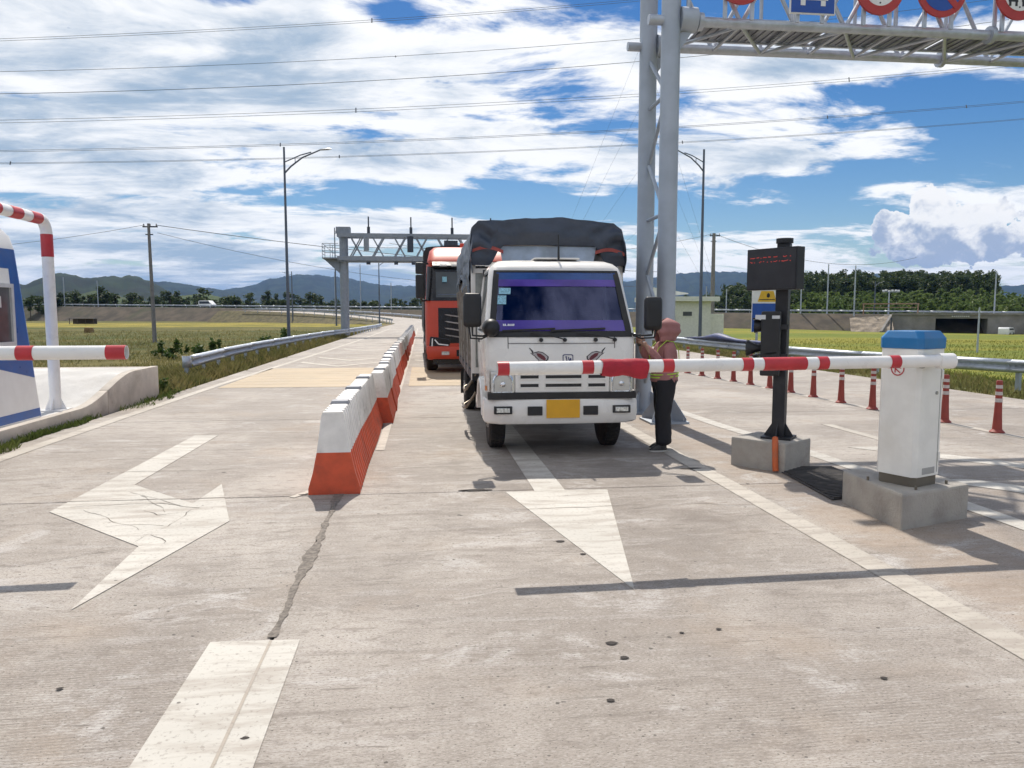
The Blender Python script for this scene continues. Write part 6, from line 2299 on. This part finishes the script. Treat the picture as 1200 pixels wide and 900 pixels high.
# front skirt: gathered fabric hanging over the front hoop
fr_rows = []
nv = 14
for j in range(nv + 1):
    v = j / nv
    row = []
    for k in range(NK + 1):
        p = tarp_pt(k / NK, CY0 - .06)
        x, z = p[0], p[2]
        ax = abs(x)
        # hem: high in the middle (above the clear band), low at the corners
        hem = 2.475 if ax < .60 else 2.475 - .26 * sst(ax, .60, .80)
        if hem > z: hem = z
        zz = z + (hem - z) * v
        fold = (.050 * math.sin(x * 16 + 2.5 * (z - zz) * (1 if x > 0 else -1) * 9) * sst(ax, .35, .75) + .040 * mnoise.noise(Vector((x * 3.5, zz * 7, 8)))) * math.sin(math.pi * min(1, v * 1.2 + .05))
        row.append((x * (1 - .015 * v), CY0 - .075 - .05 * math.sin(math.pi * v * .9) + fold, zz))
    fr_rows.append(row)
m_.loft(fr_rows, closed=False, cap=False)
to = m_.build('tarpaulin', tarp, cg, smooth=70)
# red edging on the corner flaps
m_ = MB()
for s in (-1, 1):
    rr = []
    for i in range(12):
        u = i / 11
        x = s * (.60 + .40 * u)
        zc_ = 2.36 + .05 * math.sin(u * math.pi) + (.02 if s < 0 else -.02) * u
        rr.append([(x, CY0 - .155 + .03 * u, zc_), (x, CY0 - .15 + .03 * u, zc_ + .045)])
    m_.loft(rr, closed=False, cap=False)
m_.build('red_edging', M('red_webbing', (.30, .06, .05), .7, var=.2), to)
# loose flap hanging down the left flank, tied with rope
m_ = MB()
m_.grid(lambda u, v: (-1.03 - .03 * math.sin(u * 21) * v - .02 * mnoise.noise(Vector((u * 8, v * 5, 1))), CY0 + .05 + (CY1 - CY0 - .1) * u, 2.30 - (.34 + .16 * math.sin(u * 5 + 1) + .10 * mnoise.noise(Vector((u * 6, 1, 2)))) * v), 40, 8)
m_.build('side_flap', tarp, cg, smooth=70)
m_ = MB()
m_.grid(lambda u, v: (1.025 + .02 * math.sin(u * 19) * v, CY0 + .05 + (CY1 - CY0 - .1) * u, 2.30 - (.30 + .1 * math.sin(u * 5)) * v), 40, 6)
m_.build('side_flap', tarp, cg, smooth=70)
m_ = MB()
for s in (-1, 1):
    for k in range(9):
        y = CY0 + .2 + k * .45
        m_.tube([(s * 1.06, y, 1.96), (s * 1.03, y + .1, 1.5), (s * 1.0, y + .05, .86)], .006, 5)
m_.build('tie_rope', M('rope', (.3, .27, .22), .9), cg)
m_ = MB()
for k in range(5):
    y = CY0 + .04 + k * (CY1 - CY0 - .08) / 4
    m_.tube([(outline(q / 20)[0] * .97, y, outline(q / 20)[1] - .05) for q in range(21)], .016, 6)
m_.build('hoop', steel_side, cg)
m_ = MB()
m_.box((0, CY1 - .02, 1.5), (1.94, .04, 1.5)); m_.build('tailgate', steel_side, cg)

# ================================================================= RED HEAVY TRUCK behind
rt = thing('heavy_truck', 'red heavy truck with black grille and covered trailer behind the white truck', 'truck', (1.34, 20.6, 0), R(.3))
rr_red = M('truck_red', (.50, .052, .022), .42, var=.06, vs=2, dirt=.18, ds=2, dcol=(.25, .06, .04), coat=.1)
rt_black = M('truck_gloss_black', (.012, .012, .015), .22, var=.2)
YF2 = [(.35, .10), (.55, .02), (1.0, .0), (1.9, .06), (2.0, .10), (2.78, .30), (2.95, .28), (3.05, .36), (3.30, .75), (3.42, 1.1), (3.46, 1.5)]
WD2 = [(.35, 1.16), (.55, 1.22), (1.9, 1.23), (2.78, 1.18), (2.95, 1.18), (3.05, 1.16), (3.30, 1.10), (3.42, .98), (3.46, .7)]
Z2 = [.35, .55, .75, 1.0, 1.3, 1.6, 1.85, 1.97, 2.2, 2.45, 2.72, 2.80, 2.95, 3.05, 3.2, 3.30, 3.42, 3.46]
def ring2(z, off=0.0, n=9):
    yf, w_ = lin(YF2, z) - off, lin(WD2, z) + off
    r_ = .22
    pts = [((-1 + 2 * i / (n - 1)) * (w_ - r_), yf, z) for i in range(n)]
    for k in range(1, 6):
        a = R(-90 + 90 * k / 6); pts.append((w_ - r_ + r_ * math.cos(a), yf + r_ + r_ * math.sin(a), z))
    for t in (0, .2, .6, 1): pts.append((w_, yf + r_ + (2.2 - yf - r_) * t, z))
    for t in (1, .6, .2, 0): pts.append((-w_, yf + r_ + (2.2 - yf - r_) * t, z))
    for k in range(5, 0, -1):
        a = R(-90 - 90 * k / 6); pts.append((-w_ + r_ + r_ * math.cos(a), yf + r_ + r_ * math.sin(a), z))
    return pts
m_ = MB(); m_.loft([ring2(z) for z in Z2]); rc = m_.build('cab', rr_red, rt, smooth=40)
def band2(name, z0, z1, mat, off=.006, x0=None, x1=None, nz=6, parent=rt, wrap=0):
    m_ = MB()
    rows = []
    for j in range(nz + 1):
        z = z0 + (z1 - z0) * j / nz
        r_ = ring2(z, off, 25)
        seq = r_[-wrap:] + r_[:25 + wrap] if wrap else r_[:25]
        if x0 is not None:
            seq = [p for p in seq if x0 - 1e-6 <= p[0] <= x1 + 1e-6]
            yv = seq[0][1]
            seq = [(x0, yv, z)] + [p for p in seq if x0 + .01 < p[0] < x1 - .01] + [(x1, yv, z)]
        rows.append(seq)
    n0 = min(len(r_) for r_ in rows)
    rows = [r_[:n0] for r_ in rows]
    m_.loft(rows, closed=False, cap=False)
    return m_.build(name, mat, parent, smooth=50)
band2('windscreen_surround', 1.93, 3.0, rt_black, .004, wrap=5)
ws = band2('windscreen', 2.02, 2.72, M('heavy_glass', (.05, .065, .075), .05, var=.4, vs=.8, spec=.8), .009, -.95, .95)
m_ = MB(); m_.box((-.72, .145, 2.5), (.12, .004, .14)); m_.build('sticker', MATS['sticker_cyan'], ws)
m_ = MB(); m_.box((0, .12, 2.09), (1.8, .01, .02)); m_.build('film_edge', M('film_blue', (.10, .14, .28), .3), ws)
# visor and roof lamps
m_ = MB(); m_.prism([(.12, 2.86), (.30, 2.98), (.34, 2.94), (.20, 2.80), (.12, 2.82)], 'yz', -1.05, 1.05); m_.build('visor', rt_black, rt, bevel=.01)
for x in (-.75, -.45, .45, .75):
    m_ = MB(); m_.box((x, .115, 2.87), (.18, .02, .05)); m_.build('marker_lamp', M('marker_lens', (.7, .7, .68), .2), rt, bevel=.008)
# black grille in the middle, chrome bars
band2('grille', .80, 1.74, rt_black, .006, -.90, .90)
for i, z in enumerate((.98, 1.16, 1.34, 1.52)):
    m_ = MB()
    for s in (-1, 1):
        m_.prism([(s * .12, z - .07), (s * .66, z + .02), (s * .74, z + .045), (s * .66, z + .05), (s * .12, z - .025)], 'xz', -.03, .02)
    m_.build('chrome_bar', chrome, rt)
m_ = MB()
for k in range(7):
    m_.box((-.24 + k * .08, .018, 1.80), (.05, .05, .05))
m_.build('front_letters', chrome, rt)
# headlamps: black pods with a bright L of daylight LEDs
for s in (-1, 1):
    hp = empty('headlamp', (0, 0, 0)); hp.parent = rt
    m_ = MB(); m_.prism([(s * .55, .92), (s * 1.12, .98), (s * 1.16, .60), (s * 1.05, .52), (s * .62, .70)], 'xz', -.02, .12); m_.build('pod', rt_black, hp, bevel=.02)
    m_ = MB()
    m_.bar((s * 1.06, -.03, .93), (s * 1.08, -.03, .60), .04, .03); m_.bar((s * 1.0, -.03, .90), (s * .90, -.03, .78), .035, .03); m_.bar((s * .90, -.03, .78), (s * .64, -.03, .75), .035, .03)
    m_.build('daylight_strip', M('led_lens', (.8, .82, .82), .15), hp)
# bumper
m_ = MB(); m_.prism([(-.06, .38), (-.10, .50), (-.08, .72), (.1, .74), (.14, .38)], 'yz', -1.2, 1.2); bp = m_.build('bumper', rr_red, rt, bevel=.03, smooth=40)
m_ = MB(); m_.box((0, -.10, .54), (.85, .02, .17)); m_.build('lower_grille', rt_black, bp)
for s in (-1, 1):
    m_ = MB(); m_.box((s * .72, -.105, .54), (.20, .02, .09)); m_.build('fog_lamp', MATS['fog_lens'], bp)
m_ = MB(); m_.box((0, .15, .30), (2.1, .25, .14)); m_.build('valance', rt_black, rt)
# mirrors
for s in (-1, 1):
    for zc_, hh in ((2.30, .62), (2.78, .30)):
        mr = MB().box((s * 1.38, .02, zc_), (.22, .20, hh)).build('wing_mirror', black_plastic, rt, bevel=.04)
    m_ = MB(); m_.tube([(s * 1.16, .3, 2.92), (s * 1.30, .1, 2.95), (s * 1.36, .04, 2.85)], .03, 6); m_.tube([(s * 1.2, .3, 1.95), (s * 1.32, .08, 1.93), (s * 1.36, .04, 2.02)], .03, 6); m_.build('mirror_arm', black_plastic, rt, smooth=50)
# side glass and steps
for s in (-1, 1):
    m_ = MB(); m_.box((s * 1.215, 1.05, 2.35), (.012, 1.1, .7)); m_.build('door_window', MATS['heavy_glass'], rt)
    m_ = MB(); m_.box((s * 1.1, .95, .52), (.26, .9, .4)); m_.build('cab_step', rt_black, rt, bevel=.02)
def big_wheel(x, y, r=.52, w_=.32):
    m_ = MB(); m_.lathe([(r * .55, -w_ / 2 + .01), (r * .9, -w_ / 2), (r, -w_ * .36), (r, w_ * .36), (r * .9, w_ / 2), (r * .55, w_ / 2 - .01)], (x, y, r), 28, 'x'); wh = m_.build('wheel', black_rubber, rt, smooth=30)
    s = 1 if x > 0 else -1
    m_ = MB(); m_.lathe([(r * .56, s * (w_ / 2 - .01)), (r * .45, s * (w_ / 2 - .08)), (r * .2, s * (w_ / 2 + .02)), (0, s * (w_ / 2 + .02))], (x, y, r), 20, 'x'); m_.build('rim', MATS['steel_rim'], wh, smooth=40)
for y in (1.25, 4.6, 5.9, 9.5, 10.7):
    for s in (-1, 1): big_wheel(s * 1.05, y)
m_ = MB()
for s in (-1, 1): m_.box((s * .45, 6.2, .85), (.10, 11.5, .28))
m_.build('chassis', MATS['chassis_black'], rt)
# covered load body, a little wider and taller than the cab
m_ = MB()
def load_pt(u, y):
    key = [(-1.26, 1.05), (-1.27, 2.2), (-1.26, 3.35), (-1.18, 3.53), (-.6, 3.58), (0, 3.60), (.6, 3.58), (1.18, 3.53), (1.26, 3.35), (1.27, 2.2), (1.26, 1.05)]
    f_ = u * 10; i = min(int(f_), 9); t = f_ - i
    x = key[i][0] + (key[i + 1][0] - key[i][0]) * t; z = key[i][1] + (key[i + 1][1] - key[i][1]) * t
    q = .02 * mnoise.noise(Vector((x * 3, y * 2, z * 3)))
    hoop = -.03 * abs(math.sin(y * 2.6)) if z > 3.4 else 0
    return (x * (1 + q), y, z + hoop + q)
m_.loft([[load_pt(k / 50, 2.35 + 9.3 * j / 30) for k in range(51)] for j in range(31)], closed=False, cap=False)
m_.add([load_pt(k / 50, 2.35) for k in range(51)], [tuple(range(51))])
m_.add([load_pt(k / 50, 11.65) for k in range(51)], [tuple(range(51))])
m_.build('covered_load', M('load_tarp', (.022, .024, .028), .6, var=.3, vs=2, dirt=.3, dcol=(.07, .07, .075)), rt, smooth=60)
m_ = MB(); m_.box((0, 7, .98), (2.5, 9.3, .14)); m_.build('load_bed', rt_black, rt)
m_ = MB(); m_.box((-.05, 2.25, 3.56), (.28, .12, .16)); m_.build('roof_beacon', rr_red, rt, bevel=.02)

# ================================================================= PERSON at the truck window
pj = M('jacket_mauve', (.33, .15, .145), .85, var=.15, vs=9, bump=.35, bs=18)
pp = M('trousers_black', (.012, .012, .016), .8, var=.3, vs=7, bump=.3, bs=16)
skin = M('skin', (.38, .22, .16), .55, var=.08)
shoe = M('shoe_black', (.018, .017, .018), .5)
lime = M('lime_strap', (.42, .62, .06), .5, var=.08)


def person(loc, rz):
    joints = {
        'pelvis': ((.0, 0, .83), .140), 'waist': ((.005, 0, .96), .136), 'chest': ((.005, 0, 1.13), .152), 'neck0': ((.012, 0, 1.245), .085), 'neck': ((.0, 0, 1.30), .052), 'head': ((-.015, 0, 1.385), .072), 'crown': ((-.012, 0, 1.45), .062)}
    edges = [('pelvis', 'waist'), ('waist', 'chest'), ('chest', 'neck0'), ('neck0', 'neck'), ('neck', 'head'), ('head', 'crown')]
    for s, t in ((-1, 'a'), (1, 'b')):
        f = .04 * s
        joints.update({
            'hip' + t: ((.0 + f * .3, .075 * s, .76), .124), 'thigh' + t: ((.0 + f * .6, .082 * s, .60), .112), 'knee' + t: ((-.012 + f, .085 * s, .43), .100), 'calf' + t: ((.0 + f, .086 * s, .26), .096), 'hem' + t: ((.012 + f, .088 * s, .055), .104),
            'shld' + t: ((.012, .135 * s, 1.215), .075), 'uparm' + t: ((-.03, .185 * s, 1.10), .066), 'elbow' + t: ((-.085, .195 * s, 1.0), .060), 'farm' + t: ((-.18, .14 * s, 1.11), .050), 'cuff' + t: ((-.245, .085 * s, 1.20), .038), 'wrist' + t: ((-.262, .072 * s, 1.225), .024), 'palm' + t: ((-.29, .048 * s, 1.265), .030)})
        edges += [('pelvis', 'hip' + t), ('hip' + t, 'thigh' + t), ('thigh' + t, 'knee' + t), ('knee' + t, 'calf' + t), ('calf' + t, 'hem' + t), ('chest', 'shld' + t), ('shld' + t, 'uparm' + t), ('uparm' + t, 'elbow' + t), ('elbow' + t, 'farm' + t), ('farm' + t, 'cuff' + t), ('cuff' + t, 'wrist' + t), ('wrist' + t, 'palm' + t)]
    names = list(joints)
    me = bpy.data.meshes.new('body_skeleton')
    me.from_pydata([joints[n][0] for n in names], [(names.index(a), names.index(b)) for a, b in edges], [])
    o = bpy.data.objects.new('body_skeleton', me)
    col.objects.link(o)
    md = o.modifiers.new('skin', 'SKIN')
    md.use_smooth_shade = True
    for i, n in enumerate(names):
        sv_ = me.skin_vertices[0].data[i]
        r_ = joints[n][1]
        sv_.radius = (r_, r_)
        sv_.use_root = n == 'pelvis'
    sd = o.modifiers.new('sub', 'SUBSURF'); sd.levels = 2; sd.render_levels = 2
    dg = bpy.context.evaluated_depsgraph_get()
    ev = o.evaluated_get(dg)
    bm = bmesh.new()
    bm.from_mesh(ev.to_mesh())
    ev.to_mesh_clear()
    bpy.data.objects.remove(o)
    # cloth creases, then clothes by region
    for v in bm.verts:
        n = mnoise.noise(Vector((v.co.x * 14, v.co.y * 14, v.co.z * 9))) * .011 + mnoise.noise(Vector((v.co.x * 30, v.co.y * 30, v.co.z * 22))) * .006
        if v.co.z < 1.27: v.co += v.normal * n
    # five fingers of unequal length rooted in each palm, curled round the phone
    fm = MB()
    for s in (-1, 1):
        for k, (dz, L) in enumerate(((.030, .052), (.012, .058), (-.006, .055), (-.022, .044))):
            b0 = Vector((-.30, .050 * s, 1.268 + dz))
            fm.tube([b0, b0 + Vector((-.028, -.004 * s, .012)), b0 + Vector((-.040, -.022 * s, .016)), b0 + Vector((-.036, -.022 * s - L * .32 * s, .014))], [.009, .0085, .008, .006], 7)
        b0 = Vector((-.275, .040 * s, 1.285))
        fm.tube([b0, b0 + Vector((.004, -.016 * s, .022)), b0 + Vector((-.004, -.026 * s, .040))], [.011, .0095, .007], 7)
    fmesh = fm.mesh('fingers', skin)
    bm.from_mesh(fmesh)
    bpy.data.meshes.remove(fmesh)
    # nose, brow and lips pushed out of the head
    for v in bm.verts:
        x, y, z = v.co
        if x < -.05 and z > 1.30 and abs(y) < .08:
            d = math.exp(-((y / .016) ** 2) - ((z - 1.378) / .022) ** 2) * .022 + math.exp(-((y / .03) ** 2) - ((z - 1.345) / .008) ** 2) * .006 + math.exp(-((z - 1.408) / .01) ** 2 - (y / .045) ** 2) * .005
            v.co.x -= d
    me = bpy.data.meshes.new('body')
    bm.to_mesh(me)
    bm.free()
    for m_ in (pj, pp, skin): me.materials.append(m_)
    for p in me.polygons:
        c = p.center
        p.use_smooth = True
        if c.z > 1.27 and c.x > -.2: p.material_index = 2
        elif c.x < -.252 and c.z > 1.15: p.material_index = 2
        elif c.z < .84 and c.x > -.2: p.material_index = 1
        else: p.material_index = 0
    root = thing('person', 'person in a mauve hooded jacket and black trousers holding a phone at the truck window', 'person', loc, rz)
    np_obj('body', me, root)
    # hood: a soft shell standing off the head, open towards the face
    m_ = MB()
    def hood(u, v, off=0.0):
        a = -math.pi * .80 + 2 * math.pi * .80 * u            # round the head, gap at the face (-x)
        t = v
        z = 1.27 + .265 * t
        r_ = (.108 + .032 * math.sin(math.pi * min(1, t * 1.05))) * (1 if t < .72 else math.sqrt(max(0, 1 - ((t - .72) / .285) ** 2)))
        r_ = r_ + off
        back = .045 * math.sin(math.pi * t) * (1 + math.cos(a)) * .5
        w_ = .010 * mnoise.noise(Vector((u * 9, v * 5, 3))) + .006 * math.sin(v * 17 + 4 * u)
        return (.005 + (r_ * 1.02 + w_) * math.cos(a) + back, (r_ * .93 + w_) * math.sin(a), z + .01 * math.cos(a))
    m_.grid(hood, 28, 16)
    ho = m_.build('hood', pj, root, smooth=80)
    md = ho.modifiers.new('thickness', 'SOLIDIFY'); md.thickness = .008
    # jacket hem flare and collar roll
    m_ = MB()
    m_.loft([[((.152 + e) * math.cos(a) + .002, (.148 + e) * math.sin(a), z + .003 * math.sin(3 * a)) for a in [2 * math.pi * i / 28 for i in range(28)]] for z, e in ((.96, -.012), (.88, .004), (.815, .010), (.808, .0))], cap=False)
    m_.build('jacket_hem', pj, root, smooth=70)
    for s in (-1, 1):
        m_ = MB()
        y0 = .088 * s
        fx = .04 * s
        m_.loft([[(fx + x0 + rx * math.cos(a) * (1.25 if math.cos(a) < 0 else .8), y0 + ry * math.sin(a), z) for a in [2 * math.pi * i / 18 for i in range(18)]] for x0, z, rx, ry in ((-.035, .0, .105, .045), (-.035, .025, .11, .048), (-.03, .05, .09, .044), (.0, .085, .055, .04), (.01, .12, .045, .038))])
        sh = m_.build('shoe', shoe, root, smooth=60)
        m_ = MB(); m_.loft([[(fx - .035 + rx * math.cos(a) * (1.25 if math.cos(a) < 0 else .8), y0 + .048 * math.sin(a), z) for a in [2 * math.pi * i / 18 for i in range(18)]] for z, rx in ((-.001, .108), (.012, .113), (.016, .108))]); m_.build('sole', M('sole_grey', (.45, .44, .42), .6), sh)
    # lime reflective harness: two bands at the waist and a loop over each shoulder
    m_ = MB()
    def ellipse(z, rx, ry, dz=0): return [(.004 + rx * math.cos(a), ry * math.sin(a), z + dz * math.cos(a)) for a in [2 * math.pi * i / 36 for i in range(37)]]
    for z in (.868, .900):
        m_.tube(ellipse(z, .162, .160, .012), .0085, 6)
    for s in (-1, 1):
        m_.tube([(-.135, .07 * s, 1.02), (-.150, .085 * s, 1.10), (-.120, .10 * s, 1.20), (-.03, .115 * s, 1.283), (.06, .115 * s, 1.27), (.130, .10 * s, 1.17), (.150, .08 * s, 1.05), (.15, .05 * s, .97)], .005, 6)
    m_.build('reflective_harness', lime, root, smooth=60)
    m_ = MB()
    for s in (-1, 1):
        m_.lathe([(.0, -.008), (.007, -.004), (.008, 0), (.0, .006)], (-.082, .026 * s, 1.398), 8, 'x')
    m_.build('eye', M('eye_dark', (.02, .015, .012), .2), root)
    return root


person((2.80, 8.66, 0.002), R(8))
ph = thing('phone', 'dark phone held up by the person beside the truck mirror', 'phone', (2.485, 8.615, 1.235), R(8))
MB().box((0, 0, .06), (.010, .072, .145)).build('case', black_plastic, ph, bevel=.004)
MB().box((.0062, 0, .06), (.0015, .064, .13)).build('screen', M('phone_screen', (.02, .02, .025), .1), ph)

# ================================================================= AIR
hz = MB()
hz.box((0, 0, 148), (18400, 18400, 316))
hm = bpy.data.materials.new('haze')
hm.use_nodes = True
hm.node_tree.nodes.clear()
_o = hm.node_tree.nodes.new('ShaderNodeOutputMaterial')
_v = hm.node_tree.nodes.new('ShaderNodeVolumePrincipled')
_v.inputs['Color'].default_value = (.20, .44, 1.0, 1)
_v.inputs['Density'].default_value = HAZE
_v.inputs['Anisotropy'].default_value = 0.0
hm.node_tree.links.new(_v.outputs[0], _o.inputs['Volume'])
ho_ = hz.build('haze', hm)
tag(ho_, 'thin blue haze over the fields and mountains', 'haze', kind='stuff')
